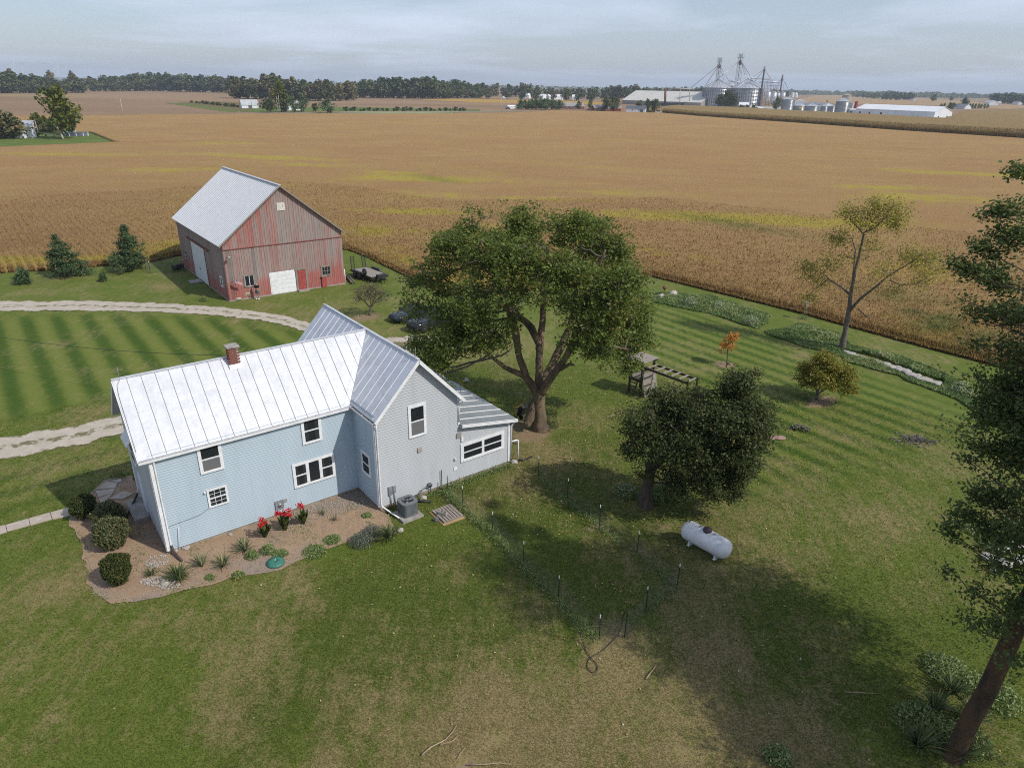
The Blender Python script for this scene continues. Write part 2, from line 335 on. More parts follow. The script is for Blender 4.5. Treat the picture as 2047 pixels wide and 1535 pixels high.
def masks(x, y):
    n1 = fbm(x, y, 0.16, 3); n2 = fbm(x, y, 0.6, 5)
    dry = 0.27 + 0.75 * (n1 - 0.5) + 0.85 * (n2 - 0.5)
    d = polydist(DRY_AREA, x, y); dry = dry + 0.50 * np.clip(0.5 + d / 2.2 + 1.4 * (n2 - 0.5), 0, 1)
    for px, rx, ry, k in (((1070, 895), 3.0, 1.6, .5), ((610, 1180), 2.6, .5, .5), ((520, 1290), 2.2, 1.2, .28), ((450, 1430), 1.8, .8, .3), ((90, 1180), 1.5, 2.5, .28), ((250, 1110), 1.2, 2.2, .25),
                          ((560, 700), 2, 5, .2), ((700, 1400), 2.0, .9, .25), ((1180, 940), 2.2, 2.2, .2), ((1640, 860), 3, 1, .3), ((1500, 900), 2, 1, .3), ((1830, 880), 1.5, .9, .5), ((730, 640), 4, 2, .3),
                          ((890, 690), 5, 3, .35), ((330, 575), 4, 2, .3), ((520, 600), 5, 1.5, .3), ((1040, 960), 1.4, .9, .3), ((940, 1010), 1.6, 1.4, .35), ((1720, 1010), 3, 1.2, .3), ((1300, 1080), 1.5, 3, .2)):
        dry = dry + k * blob(x, y, px, rx, ry, -0.9)
    lush_shade = np.clip(0.5 + polydist(LUSH_AREA, x, y) / 2.5 + 1.6 * (n1 - 0.5), 0, 1) * 0.85
    lush_shade = np.maximum(lush_shade, np.clip(0.5 + polydist(PEN_LUSH_SHADE, x, y) / 4, 0, .95) * (.55 + .7 * n2))  # pen and lower right: lusher grass, darkened further to paint in tree shade
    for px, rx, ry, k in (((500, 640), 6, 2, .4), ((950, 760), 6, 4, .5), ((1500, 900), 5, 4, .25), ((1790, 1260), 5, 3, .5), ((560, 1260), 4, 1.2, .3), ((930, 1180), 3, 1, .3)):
        lush_shade = np.maximum(lush_shade, k * blob(x, y, px, rx, ry, 0.3) * (0.6 + 0.8 * n2))
    stripe = np.zeros(x.shape)
    nx, ny = math.cos(YAW), math.sin(YAW); q = x * nx + y * ny + 0.15 * (n1 - .5)
    left = np.clip((polydist(P2((-60, 640), (200, 630), (430, 640), (585, 665), (600, 700), (230, 790), (-60, 850)), x, y) + 1.5) / 2.5, 0, 1)
    stripe = stripe + left * np.tanh(1.8 * np.sin(q * 2 * math.pi / 2.3))
    right = np.clip((polydist(P2((1300, 600), (1560, 680), (1700, 740), (1960, 840), (1800, 900), (1500, 1000), (1330, 780), (1250, 700)), x, y) + 2) / 4, 0, 1)
    stripe = stripe + right * 1.0 * np.tanh(1.8 * np.sin(q * 2 * math.pi / 1.55))
    dry = dry - .22 * left - .1 * right
    low = np.clip((polydist(P2((-60, 960), (230, 880), (240, 930), (100, 1010), (-60, 1040)), x, y) + 1.0) / 2, 0, 1)
    stripe = stripe + low * 0.6 * np.sin((-x * ny + y * nx) * 2 * math.pi / 1.9)
    bare = np.zeros(x.shape)
    for px, rx, ry, k in (((1062, 868), 1.6, 1.1, 1.0), ((1030, 850), 1.4, 1.2, .9), ((1450, 728), .85, .85, 1.3), ((1640, 803), 1.8, .7, 1.05), ((735, 632), 2.2, 1.0, .95), ((1285, 1015), 1.6, .9, .6),
                          ((1395, 1075), .3, 1.1, .75), ((1440, 1130), .4, .5, .5), ((1330, 1055), .5, .9, .6), ((1135, 1000), .3, 2.2, .4), ((1190, 1050), .3, 2.0, .45), ((1270, 1110), .3, 1.6, .45), ((1060, 1060), .2, 3, .25),
                          ((1010, 1110), .25, 3, .3), ((1150, 1230), .3, 1.2, .4), ((1200, 1285), .5, .5, .4), ((905, 1060), .9, .4, .5), ((985, 1480), .6, .25, .6), ((930, 1530), .8, .4, .6), ((1370, 1490), .6, .5, .5), ((1820, 878), .9, .5, .8),
                          ((1955, 1390), .6, .5, .6), ((1740, 1480), .8, .5, .5), ((1300, 880), .5, .3, .3), ((340, 605), 8, .3, .3), ((134, 555), 1.8, .6, .5), ((264, 541), 1.6, .5, .5), ((206, 563), .9, .4, .5), ((960, 1040), 1.2, .8, .35), ((620, 1172), 1.6, .18, .5)):
        bare = np.maximum(bare, k * blob(x, y, px, rx, ry, -0.9 if rx < ry else 0.6))
    return dict(dry=np.clip(dry, 0, 1), lush_shade=np.clip(lush_shade, 0, 1), stripe=stripe, bare=np.clip(bare + 0.5 * (n2 - 0.5) * (bare > .1), 0, 1))

def grass_color(t):
    v = t.coord('World'); sv = t.coord('World', (1, .22, 1), (0, 0, -YAW))
    f1 = t.noise(v, 1.3, 6, .62, .3, .7); f2 = t.noise(v, 9, 4, .65, .28, .72); f3 = t.noise(sv, 2.2, 5, .6, .3, .7); f4 = t.noise(v, 2.6, 7, .72, .32, .68)
    g = t.mix(f1, (0.046, 0.092, 0.008), (0.092, 0.132, 0.018))
    g = t.mix(t.math('MULTIPLY', t.attr('lush_shade'), 0.75), g, (0.026, 0.056, 0.006))
    st = t.rng(t.attr('stripe'), -1, 1)
    g = t.mix(t.math('MULTIPLY', st, 0.62), g, (0.20, 0.215, 0.047))
    g = t.mix(t.rng(t.attr('stripe'), 0, -1, 0, .75), g, (0.042, 0.082, 0.009))
    dr = t.math('ADD', t.attr('dry'), t.math('MULTIPLY', t.math('SUBTRACT', f2, 0.5), 0.50)); dr = t.math('ADD', dr, t.math('MULTIPLY', t.math('SUBTRACT', f3, 0.5), 0.45)); dr = t.math('ADD', dr, t.math('MULTIPLY', t.math('SUBTRACT', f4, 0.5), 0.55))
    g = t.mix(t.rng(dr, 0.20, 0.98, 0, .92), g, (0.27, 0.21, 0.10))
    return g, f2, v
def lawn_mat():
    t = NT('lawn_grass'); g, f2, v = grass_color(t)
    b = t.math('ADD', t.attr('bare'), t.math('MULTIPLY', t.math('SUBTRACT', t.noise(v, 3.5, 5, .6, .3, .7), 0.5), 0.7))
    soil = t.mix(t.noise(v, 14, 4), (0.30, 0.215, 0.135), (0.21, 0.145, 0.085))
    g = t.mix(t.rng(b, 0.42, 0.66), g, soil)
    g = t.mix(t.rng(t.noise(v, 38, 3, .7, .25, .75), 0, 1, .16, 0), g, (0.012, 0.018, 0.004))
    t.bump(t.math('ADD', t.noise(v, 45, 3, .7, .2, .8), f2), 0.35, 0.03)
    return t.set(g, 0.9, 0, 0.15)
def blade_mat():
    t = NT('grass_blades'); g, f2, v = grass_color(t); k = t.attr('tint')
    g = t.mix(t.rng(k, 0, 1, .16, 0), g, (0.02, 0.032, 0.006)); g = t.mix(t.rng(k, 0.75, 1, 0, .35), g, (0.26, 0.24, 0.09))
    t.soft_up(.15); t.translucent(g, .4); return t.set(g, 0.85, 0, 0.1)
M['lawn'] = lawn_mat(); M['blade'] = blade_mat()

# lawn: a fine sheet with gentle unevenness
gx = np.arange(-84, 62.01, 0.4); gy = np.arange(4, 99.01, 0.4); X, Y = np.meshgrid(gx, gy); X = X.ravel(); Y = Y.ravel()
Z = (fbm(X, Y, 0.5, 21, 3) - 0.5) * 0.07; near_house = np.clip(1 - np.abs(polydist(HOUSEPOLY, X, Y)) / 2, 0, 1) + inside(HOUSEPOLY, X, Y); Z *= np.clip(1 - near_house, 0, 1); Z = np.minimum(Z, 0.03) - 0.03
nxn, nyn = len(gx), len(gy); I = np.arange(nxn * nyn).reshape(nyn, nxn)
F = np.stack([I[:-1, :-1].ravel(), I[:-1, 1:].ravel(), I[1:, 1:].ravel(), I[1:, :-1].ravel()], 1)
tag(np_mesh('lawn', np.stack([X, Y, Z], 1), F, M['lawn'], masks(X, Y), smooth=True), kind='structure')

# far ground to the horizon
def far_ground_mat():
    t = NT('farmland'); v = t.coord('World'); sv = t.coord('World', (1, 3.2, 1), (0, 0, .15))
    c = t.mix(t.noise(sv, 0.0016, 3, .5, .4, .6), (0.300, 0.195, 0.115), (0.235, 0.155, 0.09))
    c = t.mix(t.rng(t.noise(sv, 0.0009, 2, .4, .52, .62), 0, 1, 0, .55), c, (0.30, 0.24, 0.11))
    c = t.mix(t.math('MULTIPLY', t.noise(v, 0.05, 6, .6), .25), c, (0.15, 0.105, 0.06))
    return t.set(c, 0.95, 0, 0.1)
gm = MB(); RR = 17000.0; rings = [0, 150, 700, 3000, 9000, RR]; n = 96
for r_ in rings[1:]:
    gm.v += [(r_ * math.cos(2 * math.pi * j / n), r_ * math.sin(2 * math.pi * j / n), -0.16) for j in range(n)]
gm.f.append(list(range(n))); gm.m.append(0); gm.sm.append(False)
for k in range(len(rings) - 2):
    for j in range(n): gm.f.append([k * n + j, k * n + (j + 1) % n, (k + 1) * n + (j + 1) % n, (k + 1) * n + j][::-1]); gm.m.append(0); gm.sm.append(False)
gm.build('ground', far_ground_mat(), kind='structure')

# ---------------------------------------------------------------- fields laid out by bearing and distance from the viewpoint
def polar_r(poly, az):
    res = np.full(az.shape, np.nan)
    for (ax, ay), (bx, by) in zip(poly[:-1], poly[1:]):
        dxs, dys = np.sin(az), np.cos(az); ex, ey = bx - ax, by - ay
        den = dxs * ey - dys * ex
        with np.errstate(divide='ignore', invalid='ignore'):
            t = (ax * ey - ay * ex) / den; s_ = (ax * dys - ay * dxs) / np.where(np.abs(den) < 1e-9, np.nan, den)
        ok = (s_ >= -1e-6) & (s_ <= 1 + 1e-6) & (t > 0); res = np.where(ok & np.isnan(res), t, res)
    k = ~np.isnan(res); return np.interp(az, az[k], res[k])
def field(az0, az1, na, nr, near, far, h, wob=0.35, edge=0.18, seed=1):
    az = np.linspace(az0, az1, na); rn = polar_r(near, az) + wob * (fbm(az * 300, az * 0, 1, seed, 3) - 0.5) * 2; rf = np.maximum(polar_r(far, az), rn + 0.5)
    t = np.linspace(0, 1, nr); rad = [rn, rn + edge] + [np.exp(np.log(rn + edge) * (1 - k) + np.log(rf) * k) for k in t[1:]] + [rf + edge]
    rad = np.array(rad); zz = np.full(rad.shape, h); x = rad * np.sin(az); y = rad * np.cos(az)
    zz = zz + h * 0.22 * (fbm(x, y, 0.8, seed + 3, 3) - 0.5); zz[1] *= .55; zz[0] = -0.1; zz[-1] = -0.1
    n0, n1 = rad.shape; I = np.arange(n0 * n1).reshape(n0, n1)
    F = np.stack([I[:-1, :-1].ravel(), I[:-1, 1:].ravel(), I[1:, 1:].ravel(), I[1:, :-1].ravel()], 1)
    return np.stack([x.ravel(), y.ravel(), zz.ravel()], 1), F
SOY_EDGE = [(-150, 56), (-58, 77), (-51.9, 79), (-43.9, 83.6), (-42.4, 86.6), (-31, 95.5), (-21.7, 91.5), (-18.2, 87.1), (-13.3, 80), (-8.5, 73.3), (-6.6, 70.9), (0.8, 73.4), (16.3, 80.2), (22.8, 73.1), (28.5, 66.8), (34.5, 58.9), (40.6, 51.5), (62, 26)]
DIVIDE = [(-330, 180), (-159.1, 225.4), (-136.2, 250.7), (-80, 300), (0, 320), (130, 300), (230, 190), (300, 120)]
DIVIDE_FAR = [(-420, 300), (-260, 312), (-215, 308), (-174, 301), (-136.2, 250.7), (-80, 300), (0, 320), (130, 300), (230, 190), (300, 120)]
ROAD = P2((-80, 234.5), (0, 233.5), (180, 232), (250, 231.0), (480, 227.2), (720, 224.6), (950, 223.6), (1060, 223.4))
CORN_EDGE = P2((1325, 226), (1400, 234), (1600, 248), (1800, 263), (2047, 279), (2250, 294))
SOY_FAR = [(p[0], p[1] - 6) for p in ROAD[:4]] + P2((400, 230), (480, 229.2), (720, 228.4), (950, 228), (1060, 225.5)) + P2((1100, 222), (1200, 224), (1325, 227.5)) + [(p[0] - 1.0, p[1] - 1.0) for p in CORN_EDGE[1:]]
def soy_attrs(x, y):
    n = fbm(x, y, 0.07, 8); n2 = fbm(x, y, 0.45, 9); yel = np.zeros(x.shape)
    for px, rx, ry, rot, k in (((520, 318), 24, 5, -.25, .9), ((640, 335), 12, 4, -.2, .7), ((850, 362), 17, 5.5, -.12, 1.1), ((790, 350), 10, 3, -.1, .6), ((800, 428), 11, 3.2, -.1, .8), ((1450, 442), 22, 5, -.1, 1.15), ((1330, 430), 12, 3, 0, .8), ((1600, 450), 14, 5, -.2, .95),
                               ((1950, 352), 22, 5, -.3, .7), ((1830, 400), 13, 6, 0, .7), ((1780, 380), 12, 4, 0, .6), ((460, 290), 14, 4, 0, .7), ((120, 312), 20, 4, 0, .6), ((600, 262), 30, 5, 0, .35), ((330, 345), 20, 5, .2, .5), ((1000, 400), 20, 4, -.2, .45), ((730, 245), 40, 5, 0, .3), ((1150, 390), 15, 4, 0, .35), ((880, 250), 40, 5, 0, .35),
                               ((40, 528), 6, 2.0, .2, .9), ((170, 525), 9, 1.8, .3, .9), ((320, 500), 5, 3.0, .5, 1.0), ((740, 470), 6, 3, 0, .5), ((790, 520), 3, 6, .6, .6), ((930, 570), 4, 2.5, 0, .9), ((1330, 515), 10, 3, -.6, .4), ((1850, 560), 10, 4, -.5, .35)):
        yel = np.maximum(yel, k * blob(x, y, px, rx, ry, rot))
    grn = np.zeros(x.shape)
    for px, rx, ry, k in (((1880, 655), 2.2, 4.5, .9), ((1820, 635), 1.5, 2, .8), ((1960, 690), 2, 4, .8), ((1790, 600), 5, 4, .4), ((1470, 455), 12, 3, .6), ((870, 362), 9, 3, .45)):
        grn = np.maximum(grn, k * blob(x, y, px, rx, ry, -0.9))
    yel = np.clip(yel + 0.9 * (n - 0.5) + 0.9 * (n2 - .5) * (yel > .12), 0, 1); row = np.clip((-x - 46) / 18, 0, 1) * np.clip((y - 78) / 10, 0, 1) * np.clip((185 - np.hypot(x, y)) / 80, 0, 1)
    return dict(yellow=yel * (0.5 + n2), green=np.clip(grn * (0.3 + 1.4 * n2), 0, 1), row=row)
ROWD = math.atan2(89.0 - 117.4, -61.2 + 83.8)
def soy_color(t):
    v = t.coord('World'); sv = t.coord('World', (.35, 1, 1), (0, 0, -ROWD)); f = t.noise(v, 0.9, 6, .68, .3, .7); f2 = t.noise(v, 0.03, 4, .5, .35, .65); f3 = t.noise(sv, 0.16, 4, .6, .35, .65)
    c = t.mix(f, (0.39, 0.242, 0.108), (0.305, 0.185, 0.078)); c = t.mix(t.math('MULTIPLY', f2, .7), c, (0.385, 0.26, 0.105)); c = t.mix(t.math('MULTIPLY', f3, .38), c, (0.30, 0.165, 0.07))
    y = t.math('ADD', t.attr('yellow'), t.math('MULTIPLY', t.math('SUBTRACT', f, .5), .35)); c = t.mix(t.rng(y, 0.12, 0.8, 0, .8), c, (0.38, 0.31, 0.05))
    c = t.mix(t.math('MULTIPLY', t.attr('green'), .9), c, (0.08, 0.12, 0.03))
    return c, f, v
def soy_mat():
    t = NT('soybean_canopy'); c, f, v = soy_color(t)
    wv = t.n('ShaderNodeTexWave', wave_type='BANDS', bands_direction='Y'); wv.inputs['Scale'].default_value = 1 / 0.92 * (2 * math.pi) / 20; wv.inputs['Distortion'].default_value = 0.6; wv.inputs['Detail'].default_value = 2
    t.link(t.coord('World', (1, 1, 1), (0, 0, -ROWD)), wv.inputs['Vector'])
    rows = t.math('MULTIPLY', t.rng(wv.outputs['Fac'], .35, .75), t.attr('row')); rows = t.math('MULTIPLY', rows, t.noise(v, .35, 3, .5, .25, .5))
    c = t.mix(t.math('MULTIPLY', rows, .5), c, (0.15, 0.09, 0.05))
    g = t.n('ShaderNodeNewGeometry'); sp = t.n('ShaderNodeSeparateXYZ'); t.link(g.outputs['Position'], sp.inputs[0])
    t.bump(t.math('ADD', t.noise(v, 3.0, 5, .75, .2, .8), t.math('MULTIPLY', rows, -.8)), 0.9, 0.25)
    return t.set(c, 0.95, 0, 0.1)
M['soy'] = soy_mat()
V1, F1 = field(R(-52), R(56), 620, 150, SOY_EDGE, DIVIDE, 0.54, seed=2, edge=.5)
V2, F2 = field(R(-47), R(52), 460, 60, DIVIDE_FAR, SOY_FAR, 0.62, wob=.3, seed=5)
V = np.concatenate([V1, V2]); F = np.concatenate([F1, F2 + len(V1)])
tag(np_mesh('soybean_field', V, F, M['soy'], soy_attrs(V[:, 0], V[:, 1]), smooth=True), kind='structure')
def soy_plants():
    t = NT('soybean_plants'); c, f, v = soy_color(t); k = t.attr('tint'); c = t.mix(t.rng(k, 0, .6, .28, 0), c, (0.14, 0.08, 0.04)); c = t.mix(t.rng(k, .72, 1, 0, .6), c, (0.56, 0.42, 0.11))
    t.soft_up(.45); t.translucent(c, .42); m = t.set(c, 0.9, 0, 0.1)
    n = 420000; az = rng.uniform(R(-46), R(50), n); rn = polar_r(SOY_EDGE, np.linspace(R(-47), R(51), 400)); rn = np.interp(az, np.linspace(R(-47), R(51), 400), rn)
    u = rng.random(n) ** 1.7; r_ = rn - 0.22 + u * 62; x = r_ * np.sin(az); y = r_ * np.cos(az)
    # plants stand in rows on the left, drilled closely elsewhere
    nx, ny = -math.sin(ROWD), math.cos(ROWD); q = x * nx + y * ny; rowed = x < -50; snap = np.round(q / 0.92) * 0.92; dq = np.where(rowed, (snap - q) * 0.42, 0); x = x + dq * nx; y = y + dq * ny
    e = np.clip((r_ - rn) / 0.5, 0.0, 1); h = rng.uniform(.30, .54, n) * (0.45 + 0.55 * e); s = rng.uniform(.07, .15, n); a = rng.uniform(0, 2 * math.pi, n)
    z0 = np.where(r_ < rn + 1.2, 0.0, h * .45); top = h * 1.45 + rng.normal(0, .04, n)
    lx, ly = rng.normal(0, .09, n), rng.normal(0, .09, n)
    A = np.stack([x - np.cos(a) * s, y - np.sin(a) * s, z0], 1); B = np.stack([x + np.cos(a) * s, y + np.sin(a) * s, z0 + .08], 1); C_ = np.stack([x + lx, y + ly, top], 1)
    V = np.stack([A, B, C_], 1).reshape(-1, 3); at_ = {k_: np.repeat(v_, 3) for k_, v_ in soy_attrs(x, y).items()}; at_['tint'] = np.repeat(rng.random(n), 3)
    tag(np_mesh('soybean_plants', V, np.arange(3 * n).reshape(-1, 3), m, at_), 'ripe tan soybean plants with yellow leaves standing in the big field', 'crop', kind='stuff')
soy_plants()

# corn: a tall block of dry stalks beyond the soybeans
CORN_FAR = P2((1315, 219), (1350, 214.5), (1480, 219), (1600, 226.5), (1700, 231.5), (1890, 242.5), (1925, 227), (2047, 221), (2250, 226))
def corn_mat():
    t = NT('dry_corn'); v = t.coord('World'); f = t.noise(v, 0.8, 5, .7, .3, .7); c = t.mix(f, (0.33, 0.225, 0.10), (0.20, 0.135, 0.055)); c = t.mix(t.math('MULTIPLY', t.noise(v, 0.02, 3, .5, .45, .65), .5), c, (0.25, 0.20, 0.07))
    t.bump(t.noise(v, 2.0, 4, .7, .2, .8), 0.9, 0.4); return t.set(c, 0.95, 0, 0.1)
V, F = field(R(10), R(47), 400, 60, CORN_EDGE, CORN_FAR, 2.4, wob=.6, edge=.5, seed=12); M['corn'] = corn_mat()
tag(np_mesh('corn_field', V, F, M['corn'], smooth=True), kind='structure')
n = 90000; az = rng.uniform(R(11), R(46), n); g_ = np.linspace(R(10), R(47), 300); rn = np.interp(az, g_, polar_r(CORN_EDGE, g_)); r_ = rn + rng.random(n) ** 2 * 60
a = rng.uniform(0, 6.283, n); s = rng.uniform(.15, .4, n); x, y = r_ * np.sin(az), r_ * np.cos(az); z0 = np.where(r_ < rn + 1.2, 0, 1.7); top = rng.uniform(2.3, 2.95, n)
V = np.stack([np.stack([x - np.cos(a) * s, y - np.sin(a) * s, z0], 1), np.stack([x + np.cos(a) * s, y + np.sin(a) * s, z0 + .2], 1), np.stack([x, y, top], 1)], 1).reshape(-1, 3)
tag(np_mesh('corn_stalks', V, np.arange(3 * n).reshape(-1, 3), M['corn']), 'dry tan corn stalks along the edge of the corn field', 'crop', kind='stuff')

# flat sheets: road, verges, the neighbour's yard, pond, far fields
def sheet(name, pts, mat, z, kind='structure', jag=0.0):
    q = []
    for (ax, ay), (bx, by) in zip(pts, pts[1:] + pts[:1]):
        k = max(1, int(math.hypot(bx - ax, by - ay) / (jag * 4))) if jag else 1
        for i in range(k):
            t_ = i / k; q.append((ax + (bx - ax) * t_ + random.uniform(-jag, jag), ay + (by - ay) * t_ + random.uniform(-jag, jag), z))
    m_ = MB(); m_.add(q, [tuple(range(len(q)))])
    if (Vector(q[1]) - Vector(q[0])).length >= 0:
        area = sum(a[0] * b[1] - b[0] * a[1] for a, b in zip(q, q[1:] + q[:1]))
        if area < 0: m_.f[0] = m_.f[0][::-1]
    return m_.build(name, mat, kind=kind)
def turf_mat(name, a, b, sc=.15):
    t = NT(name); v = t.coord('World'); c = t.mix(t.noise(v, sc, 6, .6, .3, .7), a, b); t.bump(t.noise(v, 3, 4, .7, .2, .8), .6, .1); return t.set(c, .95, 0, .1)
M['far_turf'] = turf_mat('far_turf', (0.085, 0.13, 0.026), (0.14, 0.175, 0.045)); M['weedy'] = turf_mat('weedy', (0.11, 0.12, 0.035), (0.17, 0.12, 0.06), .12); M['road'] = turf_mat('road_chip', (0.42, 0.40, 0.37), (0.34, 0.33, 0.30), .3)
M['pond'] = turf_mat('pond_scum', (0.28, 0.33, 0.17), (0.23, 0.27, 0.15), .05); M['gold_field'] = turf_mat('gold_field', (0.40, 0.26, 0.055), (0.36, 0.22, 0.06), .03); M['tan_field'] = turf_mat('tan_field', (0.36, 0.25, 0.13), (0.31, 0.21, 0.11), .03)
sheet('road', [(x, y - 2.2) for x, y in ROAD] + [(x, y + 2.6) for x, y in ROAD[::-1]], M['road'], -0.02)
sheet('verge', [(x, y - 7.5) for x, y in ROAD] + [(x, y + 5) for x, y in ROAD[::-1]], M['far_turf'], -0.06)
sheet('yard_grass', [(-330, 180), (-159.1, 225.4), (-136.2, 250.7), (-150, 270), (-174, 301), (-215, 308), (-330, 330)], M['far_turf'], -0.04)
sheet('farmstead_grass', P2((480, 224), (700, 222.5), (960, 222), (960, 219), (860, 217.5), (700, 214), (560, 214), (480, 214.5)), M['far_turf'], -0.10)
sheet('weedy_strip', P2((335, 207), (360, 209.5), (440, 221), (500, 222), (505, 208), (440, 203.5), (370, 205)), M['weedy'], -0.09)
sheet('grass_strip', P2((330, 206.5), (365, 211), (440, 222), (470, 224.5), (478, 222.5), (430, 216.5), (380, 209.5), (345, 206)), M['far_turf'], -0.08)
sheet('pond', P2((672, 225.5), (800, 226.6), (905, 225.6), (925, 224.2), (770, 223.6), (690, 223.6)), M['pond'], -0.05)
sheet('gold_field', P2((840, 199.5), (900, 197.5), (1160, 202.5), (1250, 207.5), (1160, 208.5), (960, 205)), M['gold_field'], -0.12)
sheet('tan_field', P2((1560, 207), (1640, 189.5), (1800, 193), (2047, 211), (2200, 222), (2100, 224), (1930, 213), (1760, 208)), M['tan_field'], -0.12)
sheet('farm_grass', P2((1890, 243), (1930, 239), (1960, 241.5), (1900, 244)), M['far_turf'], -0.09)
sheet('gravel_lot', P2((1330, 216), (1500, 219), (1720, 234), (1890, 242), (1880, 235), (1700, 222), (1500, 211), (1340, 209)), M['road'], -0.07)

# ---------------------------------------------------------------- driveway, parking gravel, mulch bed
def gravel_mat(name, mid=True):
    t = NT(name); v = t.coord('World'); f = t.noise(v, 1.2, 6, .65, .3, .7); c = t.mix(f, (0.60, 0.54, 0.45), (0.43, 0.375, 0.30)); c = t.mix(t.math('MULTIPLY', t.noise(v, 26, 2, .6, .25, .75), .45), c, (0.20, 0.17, 0.13))
    g = t.math('ADD', t.attr('grass'), t.math('MULTIPLY', t.math('SUBTRACT', t.noise(v, 1.6, 5, .7, .25, .75), .5), 1.15)); c = t.mix(t.rng(g, .48, .72, 0, .85), c, t.mix(f, (0.075, 0.09, 0.025), (0.16, 0.125, 0.06)))
    t.bump(t.noise(v, 30, 3, .7, .2, .8), .5, .03); return t.set(c, .95, 0, .1)
M['gravel'] = gravel_mat('gravel')
def strip(name, L, Rr, z, mid=0.6, nacross=14, step=.25):
    """ribbon between two edge lines with ragged sides and a grassy crown"""
    def res(p, n):
        d = np.r_[0, np.cumsum(np.hypot(*np.diff(np.array(p), axis=0).T))]; t = np.linspace(0, d[-1], n); q = np.array(p); return np.stack([np.interp(t, d, q[:, 0]), np.interp(t, d, q[:, 1])], 1)
    def sm(p):
        p = [np.array(q) for q in p]
        for _ in range(3):
            o = [p[0]]
            for a_, b_ in zip(p[:-1], p[1:]): o += [a_ * .75 + b_ * .25, a_ * .25 + b_ * .75]
            p = o + [p[-1]]
        return p
    n = int(sum(math.dist(a_, b_) for a_, b_ in zip(L, L[1:])) / step) + 2; A, B = res(sm(L), n), res(sm(Rr), n); k = np.arange(n) * step
    ja = .5 * (fbm(k, k * 0, 1.3, 31, 5) - .5) * 2; jb = .5 * (fbm(k, k * 0 + 9, 1.3, 37, 5) - .5) * 2; wd = np.hypot(*(B - A).T)
    V = []; G_ = []
    for j in range(nacross):
        s_ = j / (nacross - 1); s2 = s_ + (1 - s_) * ja / wd + s_ * jb / wd; V.append(A + (B - A) * s2[:, None]); c_ = abs(s_ - .5) * 2
        G_.append(np.full(n, mid * max(0, 1 - (c_ / .42) ** 2) + 0.75 * max(0, (c_ - .62) / .38) ** 1.5))
    V = np.array(V); G_ = np.array(G_); zz = np.full(V.shape[:2], z); V = np.concatenate([V, zz[..., None]], 2).reshape(-1, 3); I = np.arange(nacross * n).reshape(nacross, n)
    F = np.stack([I[:-1, :-1].ravel(), I[:-1, 1:].ravel(), I[1:, 1:].ravel(), I[1:, :-1].ravel()], 1)
    nrm = np.cross(V[F[0, 1]] - V[F[0, 0]], V[F[0, 2]] - V[F[0, 0]]);  F = F if nrm[2] > 0 else F[:, ::-1]
    return tag(np_mesh(name, V, F, M['gravel'], {'grass': G_.ravel()}), kind='structure')
DR_UP_A = [(-80, 66), (-50.2, 65.9), (-41.2, 66.9), (-30.8, 65.9), (-22.3, 63.7), (-17.5, 60.2), (-14.3, 56.2), (-11.5, 53.6)]
DR_UP_B = [(-80, 63), (-48.4, 62.8), (-39.3, 63.7), (-29.6, 63.2), (-21.8, 61.0), (-18.0, 58.2), (-15.5, 54.8), (-13.0, 51.0)]
DR_LO_A = [(-60, 28.5), (-43, 32.5), (-31.1, 37.7), (-25.2, 41.2), (-20.5, 46.5), (-17.0, 52.5), (-14.5, 57)]
DR_LO_B = [(-60, 25.5), (-42, 29.6), (-29.4, 35.0), (-23.8, 38.6), (-18.0, 44.5), (-14.0, 50), (-11.8, 54)]
strip('driveway', DR_UP_A, DR_UP_B, 0.003, .60); strip('driveway', DR_LO_A, DR_LO_B, 0.004, .66)
strip('parking_gravel', [(-13.5, 55.5), (-10.5, 57.6), (-8.0, 58.2), (-6.2, 57.6)], [(-11.5, 51.8), (-9.0, 53.6), (-7.2, 54.4), (-5.8, 54.6)], 0.008, 1.5)
def mulch_mat():
    t = NT('mulch'); v = t.coord('World'); f = t.noise(v, .8, 6, .65, .32, .68); c = t.mix(f, (0.47, 0.335, 0.22), (0.36, 0.245, 0.15)); c = t.mix(t.math('MULTIPLY', t.noise(v, .28, 4, .6, .5, .62), .8), c, (0.30, 0.26, 0.22))
    c = t.mix(t.math('MULTIPLY', t.noise(v, 34, 3, .7, .3, .7), .5), c, (0.36, 0.25, 0.18)); c = t.mix(t.math('MULTIPLY', t.noise(v, 22, 3, .7, .45, .8), .35), c, (0.11, 0.075, 0.05))
    g = t.noise(v, .9, 6, .7, .6, .75); c = t.mix(t.math('MULTIPLY', g, .5), c, (0.07, 0.09, 0.03)); t.bump(t.noise(v, 28, 4, .75, .2, .8), .8, .04); return t.set(c, .95, 0, .1)
M['mulch'] = mulch_mat()
sheet('mulch_bed', BED, M['mulch'], 0.008, jag=.10)
